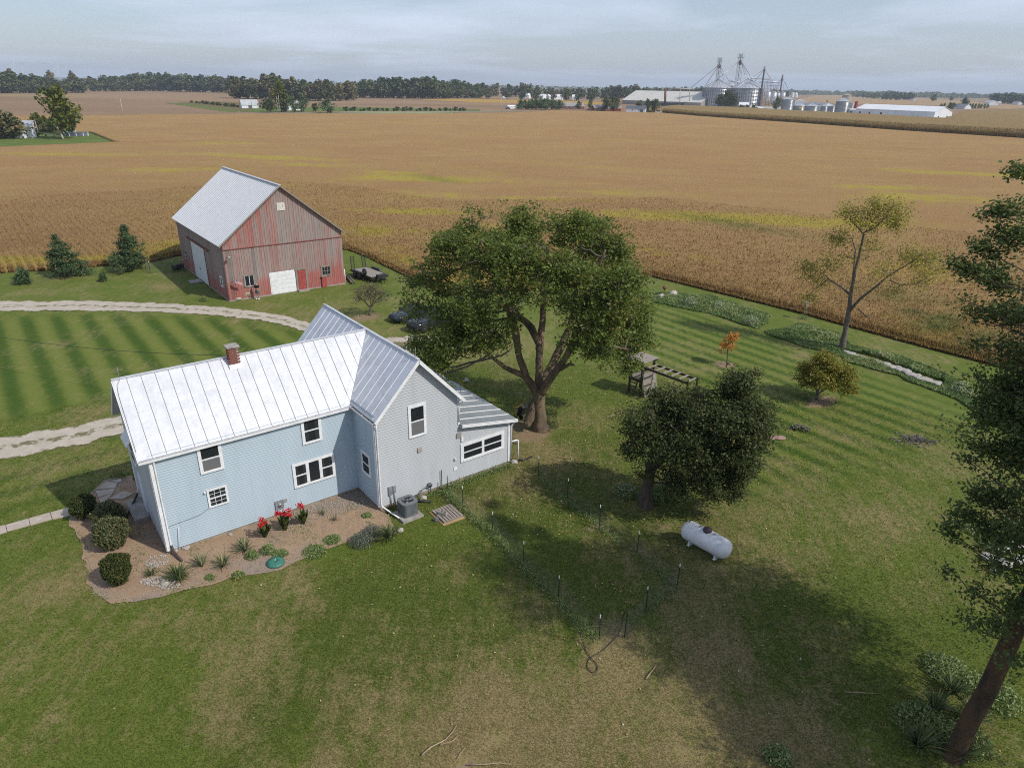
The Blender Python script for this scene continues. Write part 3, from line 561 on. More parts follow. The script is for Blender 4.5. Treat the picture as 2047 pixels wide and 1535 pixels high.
# ---------------------------------------------------------------- grass blades and fallen leaves near the viewpoint
def no_grass(x, y):
    k = inside(HOUSEPOLY, x, y) | (polydist(BED, x, y) > 0.12)
    for A_, B_ in ((DR_UP_A, DR_UP_B), (DR_LO_A, DR_LO_B)): k |= polydist(A_ + B_[::-1], x, y) > 0.15
    return k
def grass_blades(n):
    u = rng.random(n); r_ = 11 * (52 / 11) ** u; az = rng.uniform(R(-46), R(46), n); x, y = r_ * np.sin(az), r_ * np.cos(az)
    se = polar_r(SOY_EDGE, np.linspace(R(-47), R(47), 300)); ok = (r_ < np.interp(az, np.linspace(R(-47), R(47), 300), se) - .2) & ~no_grass(x, y) & (x > -83) & (x < 61)
    mk = masks(x, y); ok &= rng.random(n) > np.clip(mk['bare'] * 1.5, 0, .97); x, y, r_ = x[ok], y[ok], r_[ok]; mk = {k: v[ok] for k, v in mk.items()}; n = len(x)
    s = (0.007 + 0.0006 * r_) * rng.uniform(.7, 1.4, n); h = (0.035 + .0007 * r_) * rng.uniform(.5, 1.5, n) * (1 + .5 * mk['lush_shade'] - .3 * mk['dry']); a = rng.uniform(0, 6.283, n); l = rng.uniform(.04, .10, n); b = a + math.pi / 2 + rng.normal(0, .3, n)
    z = np.minimum((fbm(x, y, 0.5, 21, 3) - 0.5) * 0.07, .03) - .045
    V = np.stack([np.stack([x - np.cos(a) * s, y - np.sin(a) * s, z], 1), np.stack([x + np.cos(a) * s, y + np.sin(a) * s, z], 1), np.stack([x + np.cos(b) * l, y + np.sin(b) * l, z + .042 + h * .12], 1)], 1).reshape(-1, 3)
    at_ = {k: np.repeat(v, 3) for k, v in mk.items()}; at_['tint'] = np.repeat(rng.random(n), 3)
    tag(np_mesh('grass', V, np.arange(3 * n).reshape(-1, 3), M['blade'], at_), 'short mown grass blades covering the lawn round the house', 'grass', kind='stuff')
grass_blades(650000)

def quad_leaves(P, N, size, asp=0.6):
    """one bent diamond leaf per point"""
    n = len(P); t = rng.normal(size=(n, 3)); a = np.cross(N, t); a /= np.linalg.norm(a, axis=1)[:, None] + 1e-9; b = np.cross(N, a); b /= np.linalg.norm(b, axis=1)[:, None] + 1e-9
    s = size[:, None] if hasattr(size, '__len__') else size
    V = np.stack([P - a * s * .5, P + b * s * asp * .5 + N * s * .1, P + a * s * .5, P - b * s * asp * .5 + N * s * .1], 1)
    return V.reshape(-1, 3), np.arange(4 * n).reshape(-1, 4)
def up_normals(n, bias=0.6):
    N = rng.normal(size=(n, 3)); N /= np.linalg.norm(N, axis=1)[:, None]; N[:, 2] = np.abs(N[:, 2]) * .6 + bias; return N / np.linalg.norm(N, axis=1)[:, None]
def leaf_object(name, P, size, mat, parent=None, asp=.6, bias=.5, tint=None, **kw):
    P = np.asarray(P); n = len(P); V, F = quad_leaves(P, up_normals(n, bias), np.asarray(size) * rng.uniform(.65, 1.3, n), asp)
    tint = rng.random(n) if tint is None else np.clip(tint + rng.normal(0, .17, n), 0, 1)
    return tag(np_mesh(name, V, F, mat, {'tint': np.repeat(tint, 4)}, parent), **kw)
def lobe_points(lobes, n, shell=0.45, clump=True):
    """points spread through ellipsoid lobes, denser towards their skins: (centre, radii)"""
    sub_ = {}
    w_ = np.array([np.prod(l[1]) ** (2 / 3) * (l[2] if len(l) > 2 else 1) for l in lobes]); k = rng.choice(len(lobes), n, p=w_ / w_.sum())
    d = rng.normal(size=(n, 3)); d /= np.linalg.norm(d, axis=1)[:, None]; r_ = rng.random(n) ** shell
    if clump:   # leaves gather in tufts over each lobe, leaving gaps between
        nc = 9; dc = rng.normal(size=(len(lobes), nc, 3)); dc /= np.linalg.norm(dc, axis=2)[:, :, None]; dc *= rng.uniform(.35, 1.0, (len(lobes), nc, 1)); j = rng.integers(0, nc, n); off = dc[k, j] + rng.normal(size=(n, 3)) * .26
        return np.array([l[0] for l in lobes])[k] + off * np.array([l[1] for l in lobes])[k], k
    return np.array([l[0] for l in lobes])[k] + d * r_[:, None] * np.array([l[1] for l in lobes])[k], k
def cluster_leaves(C_, per, spread, squash=.55):
    n = len(C_); L = np.repeat(C_, per, 0) + rng.normal(size=(n * per, 3)) * np.array([spread, spread, spread * squash]); return L

def hero_tree(name, label, base, limbs, lobes, n_cl, per, spread, leaf, mats, sub=5, twigs=700, group=None, ht=None, shell=.45, bare_r=(.09, .02), asp=.6):
    """limbs: polylines [(point, radius)...]; boughs reach from them into the leaf lobes, twigs into the leaf clusters"""
    t = thing(name, label, 'tree', (base[0], base[1], 0), 0, group); o = Vector((base[0], base[1], 0))
    tr = MB(); nodes = []
    for lm in limbs:
        pts = [Vector(p) - o for p, _ in lm]; rr = [r_ for _, r_ in lm]; P_, R_ = [], []
        for i in range(len(pts) - 1):
            for k in range(4):
                f = k / 4; j = 0 if k == 0 else .12; P_.append(pts[i].lerp(pts[i + 1], f) + Vector((random.uniform(-1, 1), random.uniform(-1, 1), 0)) * j * rr[i]); R_.append(rr[i] * (1 - f) + rr[i + 1] * f)
        P_.append(pts[-1]); R_.append(rr[-1]); tr.tube(P_, R_, 9); nodes += [(p, r_) for p, r_ in zip(P_, R_)]
    tr.build('trunk', mats[0], t)
    br = MB(); tips = [n_ for n_ in nodes if n_[0].z > 1.2]
    def near(p, ns, low=.25): return min(ns, key=lambda q: (q[0] - p).length + low * max(0, q[0].z - p.z) * 2 - q[1] * .8)
    def bough(a, b, ra, rb, sag, n=6):
        a, b = Vector(a), Vector(b); L = (b - a).length; pts = []
        for i in range(n + 1):
            f = i / n; p = a.lerp(b, f); p.z += sag * L * math.sin(math.pi * f) * .5; p += Vector((random.uniform(-1, 1), random.uniform(-1, 1), random.uniform(-1, 1))) * L * .035 * math.sin(math.pi * f); pts.append(p)
        br.tube(pts, [ra + (rb - ra) * i / n for i in range(n + 1)], 5, False); return [(p, ra + (rb - ra) * i / n) for i, p in enumerate(pts)][1:]
    lo = [(np.array(Vector(l[0]) - o), l[1], *(l[2:])) for l in lobes]
    mid = []
    for l in lo:
        s_ = near(Vector(l[0]), tips); mid += bough(s_[0], l[0], min(s_[1] * .75, bare_r[0]), bare_r[0] * .45, -.12)
        for _ in range(sub):
            d = rng.normal(size=3); d /= np.linalg.norm(d); q = Vector(l[0] + d * np.array(l[1]) * .75); s2 = near(q, tips + mid); mid += bough(s2[0], q, bare_r[0] * .45, bare_r[1], .08)
    C_, _ = lobe_points(lo, n_cl, shell); C_ = C_[C_[:, 2] > .25]
    allp = np.array([p[0] for p in tips + mid])
    for q in C_[:twigs]:
        i = np.argmin(((allp - q) ** 2).sum(1)); br.tube([allp[i], (allp[i] + q) / 2 + rng.normal(size=3) * .06, q], [bare_r[1] * .8, bare_r[1] * .5, bare_r[1] * .25], 3, False)
    br.build('branches', mats[1], t)
    L = cluster_leaves(C_, per, spread); ct = np.repeat(np.clip(rng.normal(.5, .16, len(C_)), 0, 1), per)
    leaf_object('crown', L, leaf, mats[2], t, tint=ct, asp=asp)
    return t
def px_lobes(base, specs, depth_f=1.0):
    """(x, y, radius in photo pixels, depth offset m, weight) to 3-D lobes around the trunk"""
    o = []
    for x, y, r_, off, *rest in specs:
        c = upright(x, y, base, off); k = r_ * slant(c) / FPX; o.append((np.array(c), np.array((k, k * depth_f, k * .92)), *(rest or [1])))
    return o

# big maple in the yard
B = (1.95, 40.2)
def U(x, y, off=0, b=None): return upright(x, y, b or B, off)
mk = lambda *s: [(U(x, y, off), r_) for x, y, off, r_ in s]
limbs = [[((1.95, 40.2, -.2), .62), (U(1080, 838), .44), (U(1078, 800), .40), (U(1077, 775), .38)],
         mk((1078, 792, 0, .30), (1052, 755, -.3, .24), (1036, 705, -.8, .20), (1030, 660, -1.2, .24), (1012, 600, -2, .17), (985, 540, -3, .1), (960, 480, -3.5, .05)),
         mk((1077, 785, 0, .30), (1078, 730, .4, .24), (1078, 690, .8, .21), (1062, 655, .9, .24), (1035, 630, 1.4, .18), (1005, 575, 2, .13), (960, 520, 2.5, .07)),
         mk((1078, 700, .8, .26), (1085, 640, 1.5, .2), (1088, 570, 2.2, .15), (1095, 500, 3, .08)),
         mk((1080, 788, 0, .30), (1105, 750, -.6, .24), (1130, 715, -1, .20), (1148, 680, -1.4, .24), (1160, 630, -2, .18), (1185, 560, -2.6, .12), (1210, 500, -3, .06)),
         mk((1079, 778, .2, .30), (1100, 735, .8, .24), (1118, 700, 1.4, .26), (1140, 650, 2, .2), (1150, 590, 2.6, .14), (1165, 520, 3, .07)),
         mk((1142, 690, -1.2, .2), (1180, 678, -1.4, .15), (1215, 690, -1.5, .1), (1260, 700, -1.5, .06)),
         mk((1045, 750, -.4, .2), (1010, 735, -1.2, .14), (985, 715, -2, .1), (960, 690, -2.6, .06)),
         mk((1120, 738, -.8, .14), (1138, 728, -1, .1), (1150, 730, -1.1, .05)),
         mk((1068, 800, 0, .3), (1060, 835, -.2, .32), (1052, 852, -.5, .22))]
lob = px_lobes(B, [(905, 505, 52, -1, 1), (900, 480, 38, 2, 1), (955, 462, 52, 0, 1), (985, 500, 55, 3.5, 1), (975, 520, 55, -3.5, 1), (1050, 470, 58, 1, 1), (1050, 520, 60, -4, 1), (1060, 470, 50, 5, 1), (1130, 465, 50, -1, 1), (1150, 510, 58, 4, 1), (1185, 462, 42, 1, 1),
                  (1150, 530, 60, -4, 1), (1220, 500, 50, -1, 1.1), (1230, 560, 58, 2.5, 1.1), (1240, 570, 52, -3, 1.1), (1265, 620, 42, 0, 1.2), (1210, 640, 55, -3, .9), (1200, 620, 55, 4, .9), (1270, 670, 36, 0, 1), (1285, 690, 26, -1, 1), (1255, 725, 22, -1.5, .9), (1160, 600, 50, -2, .5),
                  (1050, 580, 60, 0, .5), (960, 580, 50, 0, .6), (890, 560, 46, -1, .75), (845, 545, 34, 0, .7), (820, 570, 24, 1, .55), (835, 610, 38, -.5, .5), (900, 640, 48, -2.5, .8), (845, 690, 44, -2, .95), (880, 705, 42, -3.5, .95), (930, 690, 46, -3, .85), (990, 660, 48, -3.4, .8),
                  (845, 730, 28, -2, .6), (890, 745, 24, -3.4, .5), (925, 640, 44, 2.5, .7), (935, 600, 44, -4.2, .7), (1205, 700, 34, -3.4, .7), (1160, 650, 40, -4, .5), (1255, 640, 44, 2.5, .9), (960, 620, 40, 3, .5), (1180, 680, 44, -2.5, .6), (1240, 690, 38, 2, .8), (1215, 600, 46, -3.5, .8), (1100, 560, 48, -4.5, .5), (1000, 600, 44, -4, .5), (1020, 700, 20, -2.5, .3), (1100, 600, 40, 4.5, .5)])
hero_tree('maple_tree', 'big spreading green maple with forked trunk beside the house', B, limbs, [(c_, q_ * .94, *w_) for c_, q_, *w_ in lob], 4700, 19, .22, .185, (M['bark_lichen'], M['bark_grey'], M['leaf_maple']), 5, 1900, bare_r=(.10, .018))

# dark low tree by the gas tank
B = (7.2, 31.5)
limbs = [[((7.2, 31.5, -.2), .46), (U(1292, 985), .33), (U(1298, 955), .28), (U(1303, 920), .25)],
         mk((1303, 930, 0, .22), (1308, 890, -.2, .17), (1310, 860, -.5, .12), (1300, 820, -1, .06)), mk((1300, 940, 0, .2), (1330, 915, .3, .16), (1365, 890, .6, .12), (1400, 850, 1, .07)), mk((1303, 925, 0, .16), (1345, 900, -.6, .12), (1400, 890, -1.2, .08), (1450, 870, -1.4, .05)), mk((1310, 880, -.2, .12), (1360, 820, .4, .09), (1410, 780, .8, .05))]
lob = px_lobes(B, [(1290, 840, 48, -.5, .55), (1275, 870, 36, .6, .5), (1330, 803, 34, 0, 1), (1340, 835, 50, 1.2, 1), (1388, 820, 46, 0, 1.2), (1405, 812, 38, 1.2, 1.1), (1430, 850, 62, -.8, 1.25), (1470, 790, 40, .3, 1.2), (1490, 765, 28, .3, 1.2), (1500, 830, 46, 0, 1.2), (1505, 880, 36, 0, 1.1), (1470, 900, 48, -1, 1.1), (1420, 915, 48, 1.0, 1.1),
                  (1390, 900, 55, -1.3, .95), (1340, 880, 50, -1.4, .7), (1480, 940, 34, 0, 1), (1460, 975, 28, -.4, .9), (1420, 970, 28, -.8, .6), (1350, 940, 40, -1.0, .35), (1300, 920, 40, -.5, .3), (1345, 782, 16, .5, .5), (1410, 965, 34, .5, .9), (1350, 965, 30, -.9, .5), (1460, 950, 36, .6, .9), (1300, 880, 34, -1, .5), (1265, 905, 24, -.3, .4), (1510, 850, 34, -1, .9)])
hero_tree('dark_tree', 'low dark green crooked tree behind the white gas tank', B, limbs, lob, 4500, 17, .17, .135, (M['bark'], M['bark'], M['leaf_dark']), 4, 1200, bare_r=(.06, .012))

M['bark_rusty'] = pm('bark_rusty', (0.095, 0.055, 0.025), (0.035, 0.025, 0.018), 2.5, .95, bump=1.0, bscale=9, stretch=(1, 1, .4))
# tall tree at the right edge, mostly out of frame
B = (14.9, 16.6)
limbs = [[((14.9, 16.6, -.3), .40), ((15.0, 16.65, .5), .30), ((15.5, 16.9, 3), .28), ((16.0, 17.2, 6), .26), ((16.3, 17.4, 9), .26), ((16.6, 17.6, 13), .24), ((16.8, 17.8, 17), .1)],
         [((16.5, 17.5, 11), .18), ((19, 18.5, 13), .1), ((21.5, 19, 14), .05)], [((16.2, 17.3, 7), .18), ((18.8, 16, 9), .1), ((21, 15, 10), .05)]]
sp = [(2042, 345, 26, 5, 1), (2010, 420, 34, 4, 1), (1985, 425, 20, 4, 1), (2030, 470, 40, 4, 1), (1970, 500, 34, 3.5, 1), (1915, 530, 24, 3, 1), (1945, 545, 30, 3, 1), (2000, 560, 46, 4, 1), (2035, 630, 40, 4, 1), (2010, 760, 40, 3.2, .8), (2045, 900, 40, 3, 1), (2005, 640, 34, 3.4, .8), (1960, 760, 24, 3, .5), (2040, 780, 36, 3, .9), (1930, 600, 18, 3, .8), (1950, 630, 26, 3, .8), (1985, 640, 30, 3, .7), (2000, 700, 30, 3, .5), (1960, 690, 22, 3, .5), (2035, 720, 34, 3, .6),
      (1965, 830, 28, 3.0, 1), (1990, 800, 34, 3.5, .9), (2030, 830, 40, 3, .9), (1940, 920, 18, 2.5, .9), (1975, 900, 34, 3, 1), (2020, 910, 44, 3, 1), (1960, 990, 34, 2.6, 1), (2000, 1000, 40, 3, 1), (1930, 1030, 30, 2.4, 1), (1890, 1055, 20, 2.2, 1), (1980, 1060, 36, 2.5, .9), (2030, 1080, 40, 3, .8), (1915, 1080, 18, 2, .7), (1900, 1140, 18, 1.5, .4), (1990, 1120, 34, 1.2, .9), (1960, 1190, 40, .8, .35), (2020, 1200, 44, .3, .8), (1990, 1260, 40, -.3, .45), (1930, 1240, 30, .3, .2), (2030, 1330, 34, -.8, .5)]
lob = px_lobes(B, sp); NPX = len(lob)
lob += [(np.array(c), np.array(q), wt) for c, q, wt in [((18.6, 18.6, 10), (3.2, 3.2, 3), .8), ((17.5, 18.2, 13.5), (3, 3, 2.6), .8), ((20.2, 16.5, 12.5), (3.2, 3.2, 3), .7), ((18.8, 13.4, 8.5), (2.8, 2.8, 2.4), .8), ((21, 12.4, 11.5), (2.8, 2.8, 2.4), .7), ((17.8, 17.4, 16.6), (2.8, 2.8, 2.6), .7), ((17.2, 16.6, 8.5), (2.2, 2.2, 2.4), .7), ((21.5, 18.5, 9.5), (2.8, 2.8, 2.5), .25), ((20.5, 20.5, 13), (2.6, 2.6, 2.6), .25), ((20.5, 15, 8), (2.6, 2.6, 2.2), .25), ((19, 20.5, 8), (2.4, 2.4, 2.2), .3)]]
hero_tree('edge_tree', 'tall dark green tree with leaning trunk at the right edge', B, limbs, [(c_, q_ * (.74 if i_ < NPX else 1), *w_) for i_, (c_, q_, *w_) in enumerate(lob)], 9600, 17, .20, .14, (M['bark_rusty'], M['bark'], M['leaf_right']), 4, 1500, bare_r=(.03, .01))

# thin half-bare tree at the field edge
B = tuple(at(1684, 697)[:2])
limbs = [mk((1682, 700, 0, .30), (1690, 660, 0, .20), (1697, 620, 0, .185), (1702, 580, 0, .14), (1712, 530, 0, .11), (1722, 490, 0, .085), (1727, 465, 0, .07), (1750, 455, 0, .045), (1775, 430, 0, .03)),
         mk((1698, 622, 0, .13), (1720, 597, -.3, .11), (1755, 570, -.5, .085), (1778, 550, -.6, .05), (1820, 525, -.8, .04), (1850, 505, -.8, .02)), mk((1700, 590, 0, .1), (1680, 572, .3, .08), (1655, 558, .5, .06), (1635, 575, .6, .03), (1615, 590, .6, .015)),
         mk((1778, 560, -.6, .05), (1800, 570, -.6, .04), (1830, 568, -.6, .02)), mk((1727, 470, 0, .07), (1715, 455, 0, .05), (1695, 435, 0, .03)), mk((1703, 570, 0, .06), (1710, 500, .6, .05), (1700, 470, .8, .02)), mk((1658, 558, .5, .04), (1645, 548, .5, .02), (1625, 535, .5, .01)), mk((1715, 618, 0, .06), (1735, 635, -.3, .03), (1742, 645, -.3, .015))]
lob = px_lobes(B, [(1775, 425, 26, 0, .7), (1755, 415, 22, .5, .7), (1800, 430, 20, 0, .65), (1790, 450, 18, -.4, .5), (1715, 430, 24, 0, .7), (1695, 425, 18, .5, .7), (1670, 475, 18, 0, .8), (1730, 450, 20, 0, .5), (1690, 510, 20, 0, .25), (1740, 500, 30, 0, .2), (1620, 540, 18, .5, .8), (1640, 555, 22, .5, .5), (1620, 590, 16, .6, .6), (1850, 520, 22, -.8, .7), (1815, 505, 24, -.6, .5), (1790, 580, 22, -.5, .3), (1840, 560, 24, -.8, .35), (1870, 540, 14, -.8, .5), (1660, 530, 22, .3, .4), (1765, 540, 22, -.4, .3), (1700, 610, 20, .3, .05)])
hero_tree('sparse_tree', 'slender leaning tree with sparse yellowing leaves at the field edge', B, limbs, lob, 1100, 8, .38, .17, (M['bark_grey'], M['bark_grey'], M['leaf_yellow']), 4, 700, bare_r=(.045, .012))

# orange sapling, yellow bush-tree, small thinning tree
B = tuple(at(1453, 729)[:2])
hero_tree('orange_sapling', 'young sapling with bright orange leaves in a mulch ring', B, [mk((1453, 730, 0, .055), (1454, 715, 0, .05), (1455, 695, 0, .04), (1458, 675, 0, .02))], px_lobes(B, [(1458, 683, 15, 0, 1), (1465, 675, 11, .2, 1), (1448, 690, 10, -.2, .9), (1462, 695, 12, 0, .8), (1443, 700, 7, 0, .5)]), 130, 13, .09, .12, (M['bark_grey'], M['bark_grey'], M['leaf_orange']), 3, 60, bare_r=(.02, .008))
B = tuple(at(1632, 797)[:2])
hero_tree('yellow_bush', 'wide rounded bush turning yellow on the right lawn', B, [mk((1632, 798, 0, .1), (1634, 785, 0, .08), (1625, 760, .2, .05)), mk((1634, 787, 0, .07), (1655, 775, 0, .05), (1685, 765, 0, .03)), mk((1633, 785, 0, .06), (1650, 760, .3, .05), (1655, 735, .3, .03))],
          px_lobes(B, [(1650, 728, 24, 0, 1), (1625, 740, 24, .3, 1), (1612, 755, 18, -.2, 1), (1680, 740, 26, 0, 1), (1700, 755, 20, 0, 1), (1645, 755, 28, -.6, .9), (1690, 775, 20, -.3, .8), (1615, 765, 14, 0, .8), (1655, 745, 28, .8, .9), (1635, 720, 16, 0, 1)]), 1300, 13, .15, .14, (M['bark_grey'], M['bark_grey'], M['leaf_bush']), 3, 150, bare_r=(.03, .01))
B = tuple(at(739, 630)[:2])
hero_tree('crabapple_tree', 'small grey branched tree losing its leaves beside the parked cars', B, [mk((739, 631, 0, .16), (741, 618, 0, .12), (742, 612, 0, .11)), mk((741, 616, 0, .07), (728, 602, 0, .05), (715, 592, .2, .03)), mk((742, 614, 0, .07), (752, 600, 0, .05), (765, 590, 0, .03)), mk((741, 615, 0, .07), (741, 595, .4, .05), (740, 580, .5, .03)), mk((742, 614, 0, .06), (748, 598, -.6, .04), (752, 585, -.9, .02))],
          px_lobes(B, [(720, 588, 16, 0, 1), (735, 580, 18, .4, 1), (755, 584, 18, 0, 1), (768, 592, 12, 0, 1), (742, 592, 20, -.5, .9), (715, 598, 10, 0, .7), (762, 602, 12, .3, .6)]), 300, 8, .16, .12, (M['bark_grey'], M['bark_grey'], M['leaf_thin']), 6, 300, bare_r=(.035, .012))

# conifers
def conifer(name, label, base, h, rad, n_whorl, seed, mat='needle', lean=(0, 0), group=None, bare_top=0.0):
    random.seed(seed); t = thing(name, label, 'tree', (*base, 0), 0, group); b = MB(); b.tube([(0, 0, -.1), (lean[0] * .5, lean[1] * .5, h * .5), (lean[0], lean[1], h * .97)], [h * .022, h * .014, .015], 7)
    P, S_ = [], []
    for i in range(n_whorl):
        f = i / (n_whorl - 1); z = h * (.06 + .9 * f); k = 7 if f < .8 else 5
        for j in range(k):
            a = random.uniform(0, 6.283); L = rad * (1 - f) ** .85 * random.uniform(.55, 1.18) + .12
            if f > 1 - bare_top: continue
            e = Vector((math.cos(a) * L + lean[0] * f, math.sin(a) * L + lean[1] * f, z + L * random.uniform(.05, .4))); s_ = Vector((lean[0] * f, lean[1] * f, z)); b.tube([s_, s_.lerp(e, .6) - Vector((0, 0, L * .05)), e], [.03, .02, .008], 4, False)
            m_ = max(3, int(L * 6))
            for q in range(m_):
                g = .3 + .7 * (q + .6) / m_; c = s_.lerp(e, g); w_ = L * .13 * (1.1 - .5 * g) + .07
                for _ in range(6): P.append(c + Vector((random.gauss(0, w_), random.gauss(0, w_), random.gauss(.03, w_ * .55))))
    b.build('trunk', M['bark'], t); P = np.array(P); leaf_object('crown', np.repeat(P, 4, 0) + rng.normal(size=(len(P) * 4, 3)) * .07, .22, M[mat], t, asp=.28, bias=.35, tint=np.repeat(np.clip(rng.normal(.45, .2, len(P)), 0, 1), 4)); return t
conifer('pine_tree', 'ragged young pine tree leaning left on the far left lawn', tuple(at(134, 552)[:2]), 4.6, 2.3, 11, 4, lean=(-.35, 0))
conifer('pine_tree', 'taller bushy young pine tree nearest the barn', tuple(at(264, 540)[:2]), 5.2, 2.2, 13, 9)
conifer('spruce_tree', 'small stunted spruce with a bare leader left of the pines', tuple(at(51, 567)[:2]), 2.1, .8, 9, 5, lean=(-.2, .1), bare_top=.35)
conifer('conifer_seedling', 'tiny conifer seedling standing between the two pine trees', tuple(at(206, 562)[:2]), .7, .16, 4, 6)
random.seed(7)

# clipped and rounded shrubs
def shrub(name, label, px, rx, h, mat, leaf, n, seed, flat=.8, cat='shrub'):
    b = at(*px); t = thing(name, label, cat, (b.x, b.y, 0)); m_ = MB()
    for k in range(7): a = k * .9 + seed; m_.tube([(0, 0, -.05), (math.cos(a) * rx * .3, math.sin(a) * rx * .3, h * .35), (math.cos(a) * rx * .6, math.sin(a) * rx * .6, h * .75)], [.03, .02, .01], 5)
    m_.build('stems', M['bark'], t); d = rng.normal(size=(n, 3)); d /= np.linalg.norm(d, axis=1)[:, None]
    r_ = rng.uniform(.80, 1.0, n) * (1 + .30 * (fbm(d[:, 0] + seed, d[:, 1] + d[:, 2], 2.6, seed) - .5) * 2)
    P = d * r_[:, None] * np.array([rx, rx, h * .52]) + np.array([0, 0, h * .5]); P = P[P[:, 2] > .02]; N = d[:len(P)]
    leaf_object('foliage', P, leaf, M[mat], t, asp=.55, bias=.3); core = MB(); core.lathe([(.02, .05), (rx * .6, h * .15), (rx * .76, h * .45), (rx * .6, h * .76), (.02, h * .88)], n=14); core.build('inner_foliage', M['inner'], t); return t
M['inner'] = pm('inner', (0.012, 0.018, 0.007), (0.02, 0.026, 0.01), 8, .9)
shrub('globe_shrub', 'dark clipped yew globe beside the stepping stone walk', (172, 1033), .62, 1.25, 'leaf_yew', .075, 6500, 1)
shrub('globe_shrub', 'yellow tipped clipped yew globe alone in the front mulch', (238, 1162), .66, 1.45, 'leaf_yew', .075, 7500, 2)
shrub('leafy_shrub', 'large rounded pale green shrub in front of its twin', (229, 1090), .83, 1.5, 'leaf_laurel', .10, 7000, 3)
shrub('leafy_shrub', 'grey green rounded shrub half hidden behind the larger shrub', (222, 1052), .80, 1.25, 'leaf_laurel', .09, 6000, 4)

# strap-leaved and flowering plants
def clump(name, label, pos, n, L, wd, mat, spread=1.0, droop=.7, cat='plant', group=None, parts=()):
    t = thing(name, label, cat, (pos[0], pos[1], 0), random.uniform(0, 6), group); V, F, T = [], [], []
    for i in range(n):
        a = random.uniform(0, 6.283); l = L * random.uniform(.6, 1.15); sp = spread * random.uniform(.15, 1); d = np.array([math.cos(a), math.sin(a)]); sd_ = np.array([-d[1], d[0]]) * wd / 2; r0_ = random.uniform(0, .12) * spread; k = len(V); ti = random.random()
        for j, (f, wq) in enumerate(((0, .6), (.35, 1), (.7, .8), (1, .05))):
            rr_ = r0_ + l * sp * (f * .55 + f * f * .45); z = l * (f * (1 - .3 * sp) - droop * sp * f * f * .62); p = d * rr_
            V += [(p[0] - sd_[0] * wq, p[1] - sd_[1] * wq, max(z, .01)), (p[0] + sd_[0] * wq, p[1] + sd_[1] * wq, max(z, .01))]; T += [ti, ti]
        F += [(k + 2 * j, k + 2 * j + 1, k + 2 * j + 3, k + 2 * j + 2) for j in range(3)]
    np_mesh('leaves', np.array(V), np.array(F), M[mat], {'tint': T}, t)
    for nm, P, s_, m_ in parts: leaf_object(nm, P, s_, M[m_], t, asp=.8, bias=.2)
    return t
def heads(n, r_, h0, h1, per, s_):
    c = np.stack([rng.normal(0, r_, n), rng.normal(0, r_, n), rng.uniform(h0, h1, n)], 1); return np.repeat(c, per, 0) + rng.normal(size=(n * per, 3)) * s_
for px, lab, n_ in (((570.5, 1059), 'widest red canna clump in the middle of the bed', 7), ((606.5, 1047), 'single small red canna right of the widest canna', 3), ((530, 1073), 'leftmost red canna plant against the blue wall', 4)):
    p = at(*px); k = n_ / 7; t = clump('canna_plant', lab, p, int(70 * k) + 14, .85, .17, 'leaf_canna', .5, .4, parts=[('flowers', heads(n_, .17 * k ** .5, .78, 1.12, 26, .055), .10, 'petal_red')])
for px, lab, n_, L_, w_, mt, sp in (((357, 1158), 'dark green daylily clump in front of the downspout pipe', 150, .95, .035, 'leaf_lily', 1.0), ((403, 1131), 'streaky yellow green iris clump left of its pair', 60, .75, .05, 'leaf_iris', .8), ((446, 1132), 'wider iris clump right of its pair in the bed', 70, .8, .05, 'leaf_iris', .85), ((490, 1101), 'pale iris clump nearest the canna plants', 70, .85, .05, 'leaf_iris', .85),
                                    ((303, 1149), 'small low daylily tuft among the white pebbles', 50, .5, .035, 'leaf_lily', .9), ((778, 1077), 'tall arching daylily clump at the end of the white downspout', 160, 1.0, .035, 'leaf_lily', .95), ((669, 1040), 'thin tuft of grassy leaves inside the bed', 40, .45, .02, 'leaf_iris', .8), ((645, 1028), 'dry ornamental grass tuft near the triple window', 45, .5, .02, 'leaf_iris', .8)):
    clump('strap_plant', lab, at(*px), n_, L_, w_, mt, sp)
def mound(name, label, px, rx, h, mat, leaf, n, fl=None, cat='plant'):
    p = at(*px); t = thing(name, label, cat, (p.x, p.y, 0)); d = rng.normal(size=(n, 3)); d /= np.linalg.norm(d, axis=1)[:, None]; d[:, 2] = np.abs(d[:, 2]); P = d * (rng.random(n) ** .35)[:, None] * np.array([rx, rx, h]); leaf_object('foliage', P, leaf, M[mat], t, asp=.4, bias=.3)
    if fl: leaf_object('flowers', P[:fl[1]] * 1.06 + np.array([0, 0, .03]), .06, M[fl[0]], t, asp=.9)
    return t
mound('lavender_plant', 'grey green lavender mound in front of the daylily clump', (722, 1085), .62, .5, 'leaf_lavender', .08, 1500); mound('lavender_plant', 'second lavender mound close beside the tall daylily', (745, 1068), .55, .5, 'leaf_lavender', .08, 1200)
for px, lab, rx, h, fl in (((505, 1113), 'small round green plant below the pale iris clump', .34, .38, None), ((536, 1103), 'small round green plant next to the leftmost canna', .36, .42, None), ((477, 1152), 'low marigold plant with orange blooms at the bed edge', .3, .25, ('petal_orange', 30)), ((664, 1079), 'flat creeping green plant in the open mulch', .45, .14, None), ((560, 1108), 'low green groundcover patch by the septic lid', .4, .14, None), ((628, 1103), 'flat grey green creeping patch along the bed edge', .6, .16, None), ((733, 1031), 'small grey green creeping plant below the jog wall', .28, .14, None), ((420, 1155), 'small green sprig left of the marigold plant', .22, .2, None), ((235, 953), 'orange and yellow mum beside the front step', .45, .5, ('petal_orange', 120)), ((408, 601), 'green iris tuft growing at the barn corner', .4, .55, None)):
    mound('bedding_plant', lab, px, rx, h, 'leaf_weed', .09, int(700 * rx / .35), fl)
